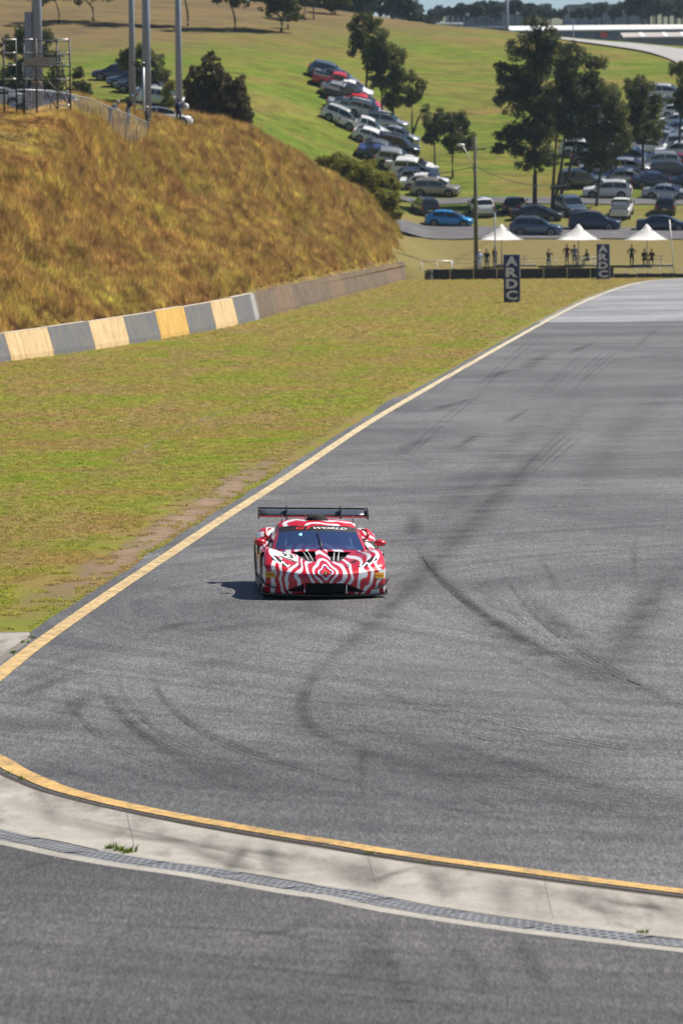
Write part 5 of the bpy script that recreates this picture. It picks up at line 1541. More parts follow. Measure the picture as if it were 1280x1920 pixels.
# ------------------------------------------------------------------ trees: tapered trunk, limbs and clumped leaves
def leaf_cloud(name, blobs, mat, leaf, dens, seed, droop=0.5, clump=(13, 19), stretch=1.0):
    """blobs: (centre, (rx, ry, rz)); leaves gather in sub-clumps so the outline is uneven and open"""
    rg = np.random.default_rng(seed); C_ = []
    for c, r in blobs:
        r = np.array(r) * 1.32; k = rg.integers(*clump)
        d = rg.normal(size=(k, 3)); d /= np.linalg.norm(d, axis=1)[:, None]
        cc = np.array(c) + d * r * (rg.random((k, 1)) ** 0.45) * 0.86
        rad = r.mean() * rg.uniform(.26, .52, k)
        for q_, s_ in zip(cc, rad):
            n = max(14, int(11.0 * dens * s_ ** 2 / leaf ** 2))
            e = rg.normal(size=(n, 3)); e /= np.linalg.norm(e, axis=1)[:, None]
            C_.append(q_ + e * s_ * (rg.random((n, 1)) ** 0.5) * np.array([1, 1, .8 * stretch]))
    P = np.concatenate(C_); n = len(P)
    a = rg.normal(size=(n, 3)); a[:, 2] -= droop * 1.5; a /= np.linalg.norm(a, axis=1)[:, None]
    b = np.cross(a, rg.normal(size=(n, 3))); b /= np.linalg.norm(b, axis=1)[:, None]
    L = leaf * rg.uniform(.6, 1.4, (n, 1)); W_ = L * rg.uniform(.32, .55, (n, 1))
    V = np.stack([P - a * L * .5, P + b * W_ * .5, P + a * L * .5, P - b * W_ * .5], 1).reshape(-1, 3)
    F = np.arange(4 * n).reshape(n, 4)
    me = bpy.data.meshes.new(name)
    me.vertices.add(4 * n); me.vertices.foreach_set('co', V.ravel().astype(np.float32))
    me.loops.add(4 * n); me.loops.foreach_set('vertex_index', F.ravel())
    me.polygons.add(n); me.polygons.foreach_set('loop_start', np.arange(0, 4 * n, 4)); me.polygons.foreach_set('loop_total', np.full(n, 4))
    me.update(); me.materials.append(mat); return me
NLEAF = [0]
def tree(base, blobs, trunks, mat, label, group=None, name='gum_tree', leaf=.30, dens=3.0, seed=1, D=None, depth=.9, rt=None, droop=.5, clump=(13, 19), lean=0.0, cat='tree', stretch=1.0):
    p = hit(*base, 440) if D is None else D
    D_ = p.y; m_ = D_ / FPX; rg = random.Random(seed)
    root = empty(name, p); tag(root, label, cat, group)
    W_ = lambda px, py, dy=0.0: At(px, py, D_) + Vector((0, dy, 0)) - p
    bl = []
    for (px, py, rx, ry) in blobs:
        c = W_(px, py, rg.uniform(-.5, .5) * rx * m_ * depth); bl.append((tuple(c), (rx * m_, rx * m_ * depth, ry * m_)))
    me = leaf_cloud('crown', bl, mat, leaf, dens, seed, droop, clump, stretch); NLEAF[0] += len(me.polygons)
    obj('crown', me, root)
    mb = MB(); th = rt if rt else max(.10, 0.022 * max(1, (W_(base[0], min(b[1] for b in blobs))).z))
    tops = []
    for tr in trunks:
        P = [W_(*q_) for q_ in tr]; P[0] = P[0] + Vector((0, 0, -.25)); n = len(P)
        P = spline(P, 3); n = len(P)
        mb.path(P, [th * (1 - .75 * i / (n - 1)) for i in range(n)], 8); tops.append(P)
    for (c, r) in bl:
        best = min((q_ for P in tops for q_ in P[len(P) // 3:]), key=lambda q_: (Vector(c) - q_).length + (2.0 if q_.z > c[2] else 0))
        mid_ = best.lerp(Vector(c), .5) + Vector((rg.uniform(-.3, .3), rg.uniform(-.3, .3), -.15 * r[2]))
        mb.path(spline([best, mid_, Vector(c)], 3), [th * .40, th * .34, th * .3, th * .26, th * .22, th * .16, th * .10], 6)
        for k in range(4):
            e = Vector(c) + Vector((rg.uniform(-1, 1) * r[0], rg.uniform(-1, 1) * r[1], rg.uniform(-.4, .9) * r[2])) * .7
            mb.path([Vector(c).lerp(best, .25), e], [th * .16, th * .05], 5)
    mb.build('trunk', M['bark'], root, True)
    return root
GR_ = 'gum trees by the car park'
tree((686, 170), [(672, 48, 20, 22), (698, 45, 18, 20), (684, 75, 24, 22), (660, 95, 9, 10), (700, 98, 16, 14), (688, 112, 10, 10)], [[(686, 172), (688, 120), (690, 60)]], M['gum'], 'tall slim gum at the head of the parked row', GR_, seed=3, leaf=.27)
tree((717, 228), [(712, 90, 24, 26), (730, 110, 22, 26), (706, 122, 18, 20), (722, 148, 22, 18), (700, 152, 12, 12)], [[(717, 230), (715, 170), (716, 95)]], M['gum'], 'dense gum standing behind the white wagons of the parked row', GR_, seed=4, leaf=.27)
tree((737, 242), [(744, 132, 18, 20), (740, 165, 18, 22), (730, 192, 16, 14), (748, 110, 12, 14)], [[(738, 244), (737, 190), (742, 120)]], M['gum'], 'narrow gum with a thin bare trunk beside the dense gum', GR_, seed=5, leaf=.27)
tree((773, 262), [(770, 145, 12, 12), (776, 172, 18, 20), (762, 190, 14, 14), (788, 160, 10, 12), (797, 207, 9, 10)], [[(773, 264), (772, 215), (772, 160)], [(774, 245), (785, 220), (796, 208)]], M['gum'], 'sparse young gum with one low tuft on a side branch', GR_, seed=6, leaf=.24, dens=2.2)
tree((815, 312), [(812, 235, 18, 24), (822, 220, 14, 14), (806, 262, 12, 16)], [[(815, 314), (814, 270), (814, 235)]], M['gum_dark'], 'small round gum behind the silver cars at the end of the row', GR_, seed=7, leaf=.24)
tree((848, 333), [(850, 232, 24, 24), (870, 240, 18, 26), (846, 262, 22, 20), (872, 272, 14, 16)], [[(848, 335), (848, 285), (852, 240)]], M['gum_dark'], 'bushy gum beside the lamp arm of the timber power pole', GR_, seed=8, leaf=.24)
# the large group
tree((1002, 384), [(1005, 55, 20, 26), (985, 92, 30, 34), (1015, 105, 30, 40), (1030, 75, 20, 16), (960, 150, 26, 26), (1000, 165, 36, 44), (1030, 175, 24, 34), (942, 130, 16, 18), (938, 185, 14, 26), (985, 225, 36, 32), (1020, 240, 30, 32), (950, 262, 24, 22), (985, 290, 34, 26), (1022, 295, 24, 22), (935, 275, 12, 12)],
     [[(1002, 386), (1002, 300), (1000, 200), (1004, 70)]], M['gum_dark'], 'tallest dark gum with a single straight trunk and long open crown', GR_, seed=11, leaf=.27, dens=2.4, rt=.24)
tree((1036, 392), [(1070, 105, 28, 22), (1100, 125, 28, 26), (1060, 150, 26, 26), (1085, 180, 34, 30), (1118, 170, 24, 26), (1052, 205, 24, 24), (1100, 220, 30, 24), (1070, 240, 24, 18)],
     [[(1034, 394), (1038, 320), (1045, 240), (1062, 140)], [(1036, 394), (1052, 310), (1062, 240), (1088, 150)], [(1038, 394), (1066, 320), (1082, 250), (1102, 180)]], M['gum_dark'], 'gum with several slanting trunks fanning from one base', GR_, seed=12, leaf=.27, dens=2.4, rt=.17)
tree((1116, 388), [(1128, 190, 28, 26), (1150, 215, 26, 28), (1120, 240, 28, 24), (1150, 265, 28, 26), (1112, 280, 24, 20), (1165, 245, 18, 22), (1140, 300, 24, 16), (1105, 310, 16, 12)],
     [[(1116, 390), (1124, 330), (1134, 270), (1140, 200)]], M['gum'], 'leafy gum standing in front of the crowded car park', GR_, seed=13, leaf=.27, dens=2.4, rt=.15)
tree((1206, 335), [(1185, 165, 22, 20), (1205, 185, 30, 26), (1225, 205, 20, 24), (1192, 220, 28, 26), (1215, 245, 24, 22), (1180, 250, 18, 18)], [[(1206, 337), (1204, 280), (1203, 190)]], M['gum'], 'rounded olive gum among the cars of the crowded car park', GR_, seed=14, leaf=.27)
tree((1270, 300), [(1272, 130, 14, 22), (1282, 165, 18, 22), (1268, 190, 14, 18), (1288, 200, 16, 20)], [[(1272, 302), (1274, 240), (1278, 160)]], M['gum'], 'gum at the far side of the crowded car park', GR_, seed=15, leaf=.27)
# trees behind the poles
tree((40, 226), [(20, 90, 26, 24), (60, 75, 28, 24), (88, 105, 26, 26), (45, 130, 30, 26), (100, 150, 24, 24), (20, 165, 24, 26), (70, 180, 30, 26), (150, 165, 18, 14), (148, 140, 10, 12), (115, 190, 22, 18)], [[(60, 226), (62, 170), (60, 90)]], M['gum_dark'], 'broad dark gum behind the scaffold tower', seed=16, leaf=.27, D=hit(60, 222, 445))
tree((285, 190), [(248, 100, 20, 14), (232, 120, 14, 14), (270, 95, 20, 20), (298, 130, 16, 24), (262, 140, 16, 16), (305, 160, 14, 20)], [[(285, 192), (280, 150), (265, 105)]], M['gum'], 'olive gum behind the pair of tall poles', seed=17, leaf=.27, D=hit(285, 192, 445))
tree((320, 205), [(322, 172, 16, 16), (312, 190, 14, 12)], [[(320, 207), (320, 180)]], M['olive'], 'low yellow green shrub beside the single tall pole', name='shrub', cat='shrub', seed=18, leaf=.26, D=hit(320, 207, 445), rt=.06)
# feathery shrub on the bank and olive shrub at its end
bp = bank_at(405, 402)
sh = empty('feathery_shrub', bp); tag(sh, 'dark feathery needle leaved shrub on the crest of the dry bank', 'shrub')
bl = []
for i in range(26):
    a = i / 25; px = 352 + 110 * a; top = float(np.interp(px, [350, 375, 400, 430, 455, 465], [165, 128, 120, 150, 165, 205])) + random.uniform(-14, 16)
    for t in (0, .33, .66, 1):
        c = At(px + random.uniform(-3, 3), 238 - (238 - top) * (.15 + .8 * t), 402) - bp; bl.append((tuple(c + Vector((0, random.uniform(-1, 1), 0))), (.26 + .16 * (1 - t), .6, .70)))
obj('crown', leaf_cloud('crown', bl, M['casuarina'], .24, 3.4, 31, droop=-1.4, clump=(7, 10)), sh)
mb = MB()
for k in range(7):
    c = At(365 + 14 * k, 165, 402) - bp; mb.path([Vector((c.x * .45, .2 * k % .5, -.3)), Vector((c.x * .7, 0, 1.2)), Vector((c.x, 0, 3.0))], [.07, .05, .02], 6)
mb.build('stem', M['bark'], sh, True)
bp = bank_at(690, 446); bp.z = At(690, 388, 446).z - .6
sh = empty('olive_shrub', bp); tag(sh, 'bright olive green shrub spilling over the end of the dry bank', 'shrub')
bl = []
for (px, py, rx, ry) in [(612, 305, 16, 12), (635, 312, 22, 20), (660, 325, 24, 24), (690, 332, 28, 28), (718, 338, 22, 24), (735, 352, 14, 20), (700, 362, 28, 20), (665, 352, 22, 18), (725, 385, 16, 18), (742, 400, 10, 12), (640, 335, 16, 14), (740, 375, 10, 12)]:
    c = At(px, py, 446) - bp; m_ = 446 / FPX; bl.append((tuple(c + Vector((0, random.uniform(-1, 1), 0))), (rx * m_, rx * m_, ry * m_)))
obj('crown', leaf_cloud('crown', bl, M['olive'], .24, 3.0, 33, droop=-.1, clump=(15, 20)), sh)
mb = MB()
for c, r in bl: mb.path([Vector((0, 0, -.5)), Vector(c) * .6 + Vector((0, 0, -.3)), Vector(c)], [.06, .04, .015], 5)
mb.build('stem', M['bark'], sh, True)
# hilltop trees
HG = 'trees along the brow of the hill'
for i, (b, bl, lb) in enumerate([
    ((174, 40), [(150, -8, 22, 12), (190, -12, 24, 14), (172, -40, 40, 28), (165, -80, 30, 24)], 'small tree on the brown slope above the broad dark gum'),
    ((352, 50), [(340, -34, 34, 22), (366, -50, 34, 26), (352, -85, 30, 24)], 'slim tree on the brown slope just right of the single tall pole'),
    ((440, 57), [(428, -4, 24, 13), (456, -8, 24, 14), (440, -36, 44, 26), (440, -74, 36, 24)], 'forked tree casting a long oval shadow on the brown slope'),
    ((527, 60), [(508, 16, 18, 18), (530, 6, 26, 24), (550, 16, 16, 20), (520, -26, 38, 28), (545, -60, 34, 26)], 'leafy tree with low foliage on the brown slope'),
    ((540, 55), [(545, 25, 12, 14), (552, 8, 12, 14)], 'thin tree leaning beside the leafy tree on the brown slope'),
    ((571, 39), [(562, -18, 24, 18), (580, -40, 28, 22)], 'bare stemmed tree at the crest line, first of a pair'),
    ((588, 35), [(590, -16, 22, 18), (600, -42, 26, 24)], 'bare stemmed tree at the crest line, second of a pair'),
    ((628, 29), [(620, 4, 20, 13), (642, 0, 20, 15), (628, -22, 28, 20)], 'round tree where the crest starts to fall away'),
    ((250, 48), [(235, -30, 36, 24), (262, -50, 36, 26)], 'tree on the brown slope behind the pair of tall poles'),
    ((110, 44), [(95, -20, 36, 22), (122, -45, 36, 26)], 'tree on the brown slope above the scaffold tower'),
]):
    tree(b, bl, [[(b[0], b[1] + 1), (b[0], b[1] - 25), (bl[0][0], bl[0][1])]], M['gum_dark'], lb, HG, seed=60 + i, leaf=.42, dens=1.5, D=hit(b[0], b[1], 520))
print('leaves', NLEAF[0])
# ------------------------------------------------------------------ ARDC boards
M['sign_navy'] = plain('board_navy', (0.010, 0.022, 0.105), 0.5, var=0.1)
M['sign_white'] = plain('board_white', (0.62, 0.63, 0.66), 0.55, var=0.05)
def board(px, py, wpx, hpx, label):
    g_ = G(px, py); m_ = g_.y / FPX; w, h = wpx * m_, hpx * m_
    root = empty('track_board', g_, R(4)); tag(root, label, 'sign', 'upright lettered track boards')
    mb = MB(); mb.box((0, .06, h / 2), (w, .10, h)); mb.build('board_panel', M['sign_navy'], root)
    mb = MB(); mb.box((0, .06, h + .02), (w + .06, .14, .05)); mb.box((w / 2 + .022, .06, h / 2), (.05, .14, h)); mb.build('board_frame', M['scafpale'], root)
    mb = MB()
    for s in (-1, 1): mb.tube((s * w * .35, .17, -.2), (s * w * .35, .17, h * .8), .04, n=8); mb.tube((s * w * .35, .8, -.05), (s * w * .35, .17, h * .7), .03, n=6)
    mb.build('support_leg', M['steel'], root)
    for k, ch in enumerate('ARDC'):
        V, F = text_geo(ch, h * .285, 0, .012 * h)
        xs_ = [v[0] for v in V]; ys_ = [v[1] for v in V]; sx = w * .74 / (max(xs_) - min(xs_)); sy = h * .20 / (max(ys_) - min(ys_)); cx, cy = (max(xs_) + min(xs_)) / 2, (max(ys_) + min(ys_)) / 2
        zc = h * (.875 - .238 * k)
        me = mesh('letter', [((v[0] - cx) * sx, -.004, zc + (v[1] - cy) * sy) for v in V], F, M['sign_white']); obj('letter', me, root)
    V, F = text_geo('ARDC CIRCUIT', w * .12); me = mesh('letter', [(v[0], -.004, h * .032 + v[1]) for v in V], F, M['sign_white'])
    return root
board(959, 568, 30, 90, 'navy upright board with white ARDC letters standing on open grass')
board(1130, 524, 24, 66, 'navy upright board with white ARDC letters standing against the black tyre wall')

# ------------------------------------------------------------------ black belted tyre wall at the end of the straight
DW = 414.5
tw = empty('tyre_wall', At(1040, 520, DW)); tw.location.z = 0; tag(tw, 'low black belted tyre wall across the end of the straight', 'wall')
bm_ = plain('belt_rubber', (0.012, 0.012, 0.014), 0.7, var=0.3, scale=2)
x0, x1 = At(800, 510, DW).x, At(1500, 510, DW).x
nb = 16
for k in range(nb):
    a, b = x0 + (x1 - x0) * k / nb, x0 + (x1 - x0) * (k + 1) / nb - .03
    px = 800 + 700 * (k + .5) / nb; hh = .86 if px < 1160 else .34
    mb = MB(); mb.box(((a + b) / 2 - tw.location.x, .0, hh / 2), (b - a, .06, hh + .02 * math.sin(k * 3)))
    mb.build('belt_panel', bm_, tw)
    mb = MB()
    n = int((b - a) / .66)
    for j in range(n):
        for z in np.arange(.1, hh, .2): mb.lathe([(.18, -.09), (.30, -.085), (.325, 0), (.30, .085), (.18, .09)], (a + .33 + .66 * j - tw.location.x, .40, float(z)), 12, 'Z')
    mb.build('tyre_row', M['rubber_solid'], tw, True)
# loose tyre stack at the left end, pipe rail behind it
ts = empty('tyre_stack', (At(803, 516, 413.5).x, 413.5, 0)); tag(ts, 'short stack of grey scuffed tyres at the end of the tyre wall', 'tyres')
gt = plain('scuffed_tyre', (0.06, 0.065, 0.07), 0.8, var=0.3)
for z in (.1, .3, .5, .7):
    mb = MB(); mb.lathe([(.19, -.09), (.32, -.085), (.36, 0), (.32, .085), (.19, .09)], (.02 * math.sin(z * 20), 0, z), 16, 'Z'); mb.build('tyre', gt, ts, True)
def rail(name, pts, zs, label, cat, mat, posts=True, r=.03, group=None):
    root = empty(name, pts[0]); tag(root, label, cat, group); o_ = Vector(pts[0])
    for z in zs:
        mb = MB(); mb.path([Vector(p) - o_ + Vector((0, 0, z)) for p in pts], r, 6); mb.build('rail', mat, root, True)
    for p in pts if posts else []:
        mb = MB(); mb.tube(Vector(p) - o_ + Vector((0, 0, -.2)), Vector(p) - o_ + Vector((0, 0, max(zs))), r * 1.1, n=6); mb.build('post', mat, root, True)
    return root
rail('pipe_rail', [Vector((At(790 + 28 * i, 500, 420).x, 420, .1)) for i in range(3)], [1.35], 'white pipe rail standing at the end of the bank wall', 'railing', M['scafpale'], r=.05)
rail('spectator_fence', [Vector((At(850 + 48 * i, 500, 422).x, 422, tz(At(850 + 48 * i, 500, 422).x, 422))) for i in range(7)], [.95, 1.3], 'thin steel rail fence behind the tyre wall by the first umbrella', 'fence', M['steel'], r=.02)
rail('crowd_barrier', [Vector((At(1170 + 22 * i, 500, 416.3).x, 416.3, 0)) for i in range(7)], [.25, .8], 'pale steel crowd barrier at the right end of the tyre wall', 'barrier', M['steel'], r=.022)

# ------------------------------------------------------------------ shade umbrellas with picnic settings
def umbrella(px, label):
    p = Vector((At(px, 500, 430).x, 430, 0)); p.z = tz(p.x, p.y)
    top = At(px, 420, 430).z - p.z; eave = At(px, 450, 430).z - p.z
    root = empty('shade_umbrella', p); tag(root, label, 'umbrella', 'white peaked shade umbrellas')
    mb = MB(); mb.tube((0, 0, -.3), (0, 0, top - .1), .06, .05, 10); mb.build('pole', M['scafpale'], root, True)
    V, F = [], []
    nr, na = 9, 24
    for i in range(nr + 1):
        t = i / nr
        for k in range(na):
            a = 2 * math.pi * k / na + math.pi / 4
            sq = 1 / max(abs(math.cos(a - math.pi / 4 + math.pi / 4)), abs(math.sin(a)))  # towards a square outline
            rad = (0.05 + 2.0 * t) * (1 + (min(sq, 1.42) - 1) * .75 * t)
            sag = -.10 * t * (1 - abs(math.cos(2 * a)))
            V.append((rad * math.cos(a) * .94, rad * math.sin(a) * .94, top - (top - eave) * (1 - (1 - t) ** 1.75) + sag * (t > .8) * -.5))
    for i in range(nr):
        for k in range(na): F.append((i * na + k, i * na + (k + 1) % na, (i + 1) * na + (k + 1) % na, (i + 1) * na + k))
    F.append(tuple(range(na)))
    me = mesh('canopy', V, F, M['canvas'], True); c = obj('canopy', me, root)
    sd_ = c.modifiers.new('thickness', 'SOLIDIFY'); sd_.thickness = .02
    mb = MB()
    for k in range(4):
        a = math.pi / 4 + k * math.pi / 2; mb.tube((0, 0, top - .25), (2.35 * math.cos(a), 2.35 * math.sin(a), eave + .12), .022, n=6)
    mb.build('rib', M['steel'], root)
    return p
U1 = umbrella(940, 'white peaked shade umbrella beside the timber power pole'); U2 = umbrella(1084, 'white peaked shade umbrella left of the board on the tyre wall'); U3 = umbrella(1212, 'white peaked shade umbrella by the leaning flag pole')
M['slat'] = plain('bench_aluminium', (0.46, 0.45, 0.42), 0.5, 0.2, 0.15)
def picnic(p, label):
    root = empty('picnic_table', p); tag(root, label, 'table', 'picnic tables under the umbrellas')
    for s in (-1, 0, 1):
        mb = MB(); mb.box((0, s * .25, .73), (1.9, .22, .045)); mb.build('table_plank', M['slat'], root)
    for s in (-1, 1):
        mb = MB(); mb.box((0, s * .72, .44), (1.9, .26, .04)); mb.build('bench_seat', M['slat'], root)
        mb = MB(); mb.tube((s * .7, -.72, .42), (s * .7, .72, .42), .025); mb.tube((s * .7, -.1, 0), (s * .7, -.3, .72), .03); mb.tube((s * .7, .1, 0), (s * .7, .3, .72), .03); mb.tube((s * .7, -.6, 0), (s * .7, .6, 0), .025); mb.build('table_frame', M['steel'], root)
    mb = MB(); mb.box((0, 0, -.06), (3.4, 2.6, .14)); mb.build('footing_slab', M['concrete_edge'], root)
picnic(U1 + Vector((1.2, .6, .12)), 'aluminium picnic table under the umbrella by the power pole'); picnic(U2 + Vector((.6, .6, .12)), 'aluminium picnic table under the umbrella left of the tyre wall board'); picnic(U3 + Vector((.5, .6, .12)), 'aluminium picnic table under the umbrella by the leaning flag pole')
fp = empty('flag_pole', (At(1264, 521, 417).x, 417, 0)); tag(fp, 'thin pale leaning pole at the right end of the tyre wall', 'pole')
q_ = At(1254, 412, 417); mb = MB(); mb.tube((0, 0, -.2), (q_.x - fp.location.x, 0, q_.z), .055, .04, 8); mb.build('shaft', M['scafpale'], fp, True); mb = MB(); mb.lathe([(.1, 0), (.1, .05), (.06, .08)], (0, 0, 0), 10); mb.build('base_collar', M['steel'], fp)
fp = empty('steel_post', (At(928, 500, 424).x, 424, .3)); tag(fp, 'slim dark steel post beside the first shade umbrella', 'post')
h_ = At(928, 395, 424).z - .3; mb = MB(); mb.tube((0, 0, -.5), (0, 0, h_), .06, .05, 8); mb.build('shaft', M['pole'], fp, True); mb = MB(); mb.box((0, 0, h_), (.5, .12, .12)); mb.build('cap_fitting', M['pole'], fp)

# ------------------------------------------------------------------ timber power pole with lamp arm and cables
pp = Vector((At(892, 497, 426).x, 426, 0)); pp.z = tz(pp.x, pp.y)
pw = empty('power_pole', pp); tag(pw, 'tall weathered timber power pole with a bent street lamp arm', 'pole')
ht = At(889, 256, 426).z - pp.z
mb = MB(); mb.tube((0, 0, -.5), (0, 0, ht), .19, .13, 12); mb.build('shaft', M['wood_pole'], pw, True)
a = At(888, 320, 426) - pp; b = At(866, 272, 425) - pp
mb = MB(); mb.path([a, a.lerp(b, .5) + Vector((.1, 0, .05)), b], [.06, .05, .045], 8); arm = mb.build('lamp_arm', M['scafpale'], pw, True)
mb = MB(); mb.ball(b + Vector((-.12, -.1, 0)), (.36, .20, .13), 10, 7); mb.build('lamp_head', M['scafpale'], arm, True)
mb = MB(); mb.box((.2, 0, ht - 1.05), (1.3, .12, .12)); mb.build('cross_arm', M['wood_pole'], pw)
mb = MB()
for x in (-.3, .25, .75): mb.lathe([(.05, 0), (.06, .06), (.03, .14), (.05, .18)], (x, 0, ht - .98), 8)
mb.build('insulator', M['steel'], pw)
A0 = At(892, 312, 426)
for i, (q1, lb) in enumerate([(At(1062, 347, 470), 'thin black cable sagging from the power pole towards the gum trees'), (At(700, 330, 452), 'thin black cable running from the power pole to the olive shrub')]):
    pts = []
    for t in np.linspace(0, 1, 25):
        p = A0.lerp(q1, t); p.z -= 1.1 * 4 * t * (1 - t) * (.6 if i == 0 else .3); pts.append(p)
    mb = MB(); mb.path(pts, .03, 5); tag(mb.build('overhead_cable', M['wire'], None, True), lb, 'cable')

# ------------------------------------------------------------------ tall steel poles on the bank
def tall_pole(px, D, wpx, label, hgt=16.0, box=False):
    b = bank_at(px, D); r = wpx * D / FPX / 2; root = empty('floodlight_pole', b); tag(root, label, 'pole', 'tall grey floodlight poles on the bank')
    mb = MB(); mb.tube((0, 0, -.6), (0, 0, hgt), r, r * .62, 20); mb.build('shaft', M['pole'], root, True)
    mb = MB(); mb.lathe([(r * 1.5, 0), (r * 1.5, .06), (r * 1.02, .10)], (0, 0, 0), 16); mb.build('base_flange', M['steel'], root)
    mb = MB(); mb.box((0, 0, hgt), (2.2, .2, .16)); hd = mb.build('head_frame', M['steel'], root)
    for x in (-.8, 0, .8):
        mb = MB(); mb.box((x, -.2, hgt + .3), (.55, .3, .42)); mb.build('floodlight', M['steel'], hd)
    if box:
        mb = MB(); z0, z1 = At(px, 200, D).z - b.z, At(px, 22, D).z - b.z; mb.box((-16 * D / FPX, -.1, (z0 + z1) / 2), (13 * D / FPX, .25, z1 - z0)); mb.build('cable_cover', M['pole'], root)
tall_pole(74, 312, 22, 'thickest grey pole, rising behind the scaffold tower', box=True)
tall_pole(251, 345, 13, 'grey pole left of the pair beside the leaning spectator')
tall_pole(278, 340, 18, 'stout grey pole right beside the thin lamp post')
tall_pole(338, 352, 14, 'single grey pole beside the feathery shrub')
b = bank_at(272, 338); lp_ = empty('camera_post', b); tag(lp_, 'thin post with a small camera bracket in front of the stout grey pole', 'post')
h_ = At(272, 116, 338).z - b.z; mb = MB(); mb.tube((0, 0, -.5), (0, 0, h_), .10, .09, 8); mb.build('shaft', M['steel'], lp_, True)
mb = MB(); mb.box((-.3, 0, h_), (.9, .1, .07)); mb.build('bracket', M['black'], lp_)
mb = MB(); mb.box((-.45, -.05, h_ - .18), (.3, .3, .22)); mb.box((.05, -.05, h_ - .18), (.22, .3, .25)); mb.build('camera_housing', M['scaf'], lp_)

# ------------------------------------------------------------------ wire fence along the top of the bank
FP_ = [(-60, 176, 300), (-20, 173, 300), (16, 170, 300), (45, 168, 300), (95, 170, 302), (128, 176, 304), (165, 184, 307), (188, 193, 310), (212, 203, 313), (236, 212, 316), (256, 220, 319), (276, 229, 322)]
fo = bank_at(0, 300); fence = empty('wire_fence', fo); tag(fence, 'sagging wire mesh fence with pipe top rail along the top of the bank', 'fence')
tops = [At(*f) for f in FP_]
mb = MB(); mb.path([t - fo for t in tops], .030, 8); mb.build('top_rail', M['steel'], fence, True)
bots = []
for t, f in zip(tops, FP_):
    g_ = bank_at(f[0], f[2]); bots.append(Vector((t.x, t.y, min(g_.z, t.z - .3))))
    mb = MB(); mb.tube(bots[-1] - fo + Vector((0, 0, -.3)), t - fo, .024, n=7); mb.build('post', M['scaf'], fence, True)
mm = NT('chain_link'); pz = mm.n('TexCoord').outputs['Object']
sp = mm.n('SeparateXYZ', i0=pz); a1 = mm.math('ADD', sp.outputs[0], sp.outputs[2]); a2 = mm.math('SUBTRACT', sp.outputs[0], sp.outputs[2])
w1 = mm.math('ABSOLUTE', mm.math('SUBTRACT', mm.math('FRACT', mm.math('MULTIPLY', a1, 14.0)), .5)); w2 = mm.math('ABSOLUTE', mm.math('SUBTRACT', mm.math('FRACT', mm.math('MULTIPLY', a2, 14.0)), .5))
al = mm.math('LESS_THAN', mm.math('MINIMUM', w1, w2), .055)
mm.p(Base_Color=(.30, .31, .32, 1), Roughness=.5, Metallic=.5, Alpha=al)
for i in range(len(tops) - 1):
    V = [bots[i] - fo, bots[i + 1] - fo, tops[i + 1] - fo, tops[i] - fo]; obj('mesh_panel', mesh('mesh_panel', V, [(0, 1, 2, 3)], mm.m), fence)

# ------------------------------------------------------------------ scaffold tower
SD = 297.0
sb = bank_at(70, SD); so = Vector(sb); scaf = empty('scaffold_tower', so); tag(scaf, 'dark steel scaffold tower with a timber platform and pale ledgers', 'scaffold')
def sp_(px, py, dy=0): return At(px, py, SD + dy) - so
levels = [75, 100, 123, 149]
for px in (7, 30, 45, 68, 107, 131):
    for dy in (0,):
        yb = bank_at(px, SD).z - so.z
        t = sp_(px, 72); mb = MB(); mb.tube((t.x, t.y, yb - .1), t, .05, n=8); mb.build('upright', M['scaf'], scaf, True)
        if px > 60:
            mb = MB(); mb.box((t.x, 0, yb + .0), (.45, .3, .10)); mb.build('base_plate', M['timber'], scaf)
for py in levels:
    mb = MB(); mb.tube(sp_(7, py), sp_(131, py + 2), .035, n=6); mb.build('ledger', M['scaf'], scaf, True)
    for a, b in ((8, 30), (46, 62), (107, 128)):
        mb = MB(); mb.tube(sp_(a, py - 1, -.08), sp_(b, py - 1, -.08), .045, n=6); mb.build('transom', M['scafpale'], scaf, True)
for a, b in (((107, 173), (128, 171)), ((107, 199), (131, 197)), ((53, 198), (68, 196))):
    mb = MB(); mb.tube(sp_(*a, -.08), sp_(*b, -.08), .045, n=6); mb.build('transom', M['scafpale'], scaf, True)
mb = MB(); c0, c1 = sp_(47, 108), sp_(105, 123); mb.box(((c0.x + c1.x) / 2, -.15, (c0.z + c1.z) / 2), (c1.x - c0.x, .06, c0.z - c1.z)); mb.build('toe_board', M['timber'], scaf)
for k in range(3):
    c0, c1 = sp_(105, 109 + 6 * k), sp_(129, 112 + 6 * k); mb = MB(); mb.box(((c0.x + c1.x) / 2, .3 - .3 * k, (c0.z + c1.z) / 2), (c1.x - c0.x, .25, .05)); mb.build('platform_plank', M['scafpale'], scaf)
for a, b in (((58, 130), (107, 203)), ((70, 128), (131, 198)), ((113, 100), (131, 195)), ((30, 125), (24, 165))):
    mb = MB(); mb.tube(sp_(*a, .1), sp_(*b, .1), .035, n=6); mb.build('brace', M['scaf'], scaf, True)
# ladder inside the tower
ld = MB()
for px in (31, 43): ld.tube(sp_(px, 118, .2), sp_(px, 212, .2), .03, n=6)
for py in range(124, 210, 9): ld.tube(sp_(31, py, .2), sp_(43, py, .2), .02, n=6)
ld.build('ladder', M['scaf'], scaf, True)
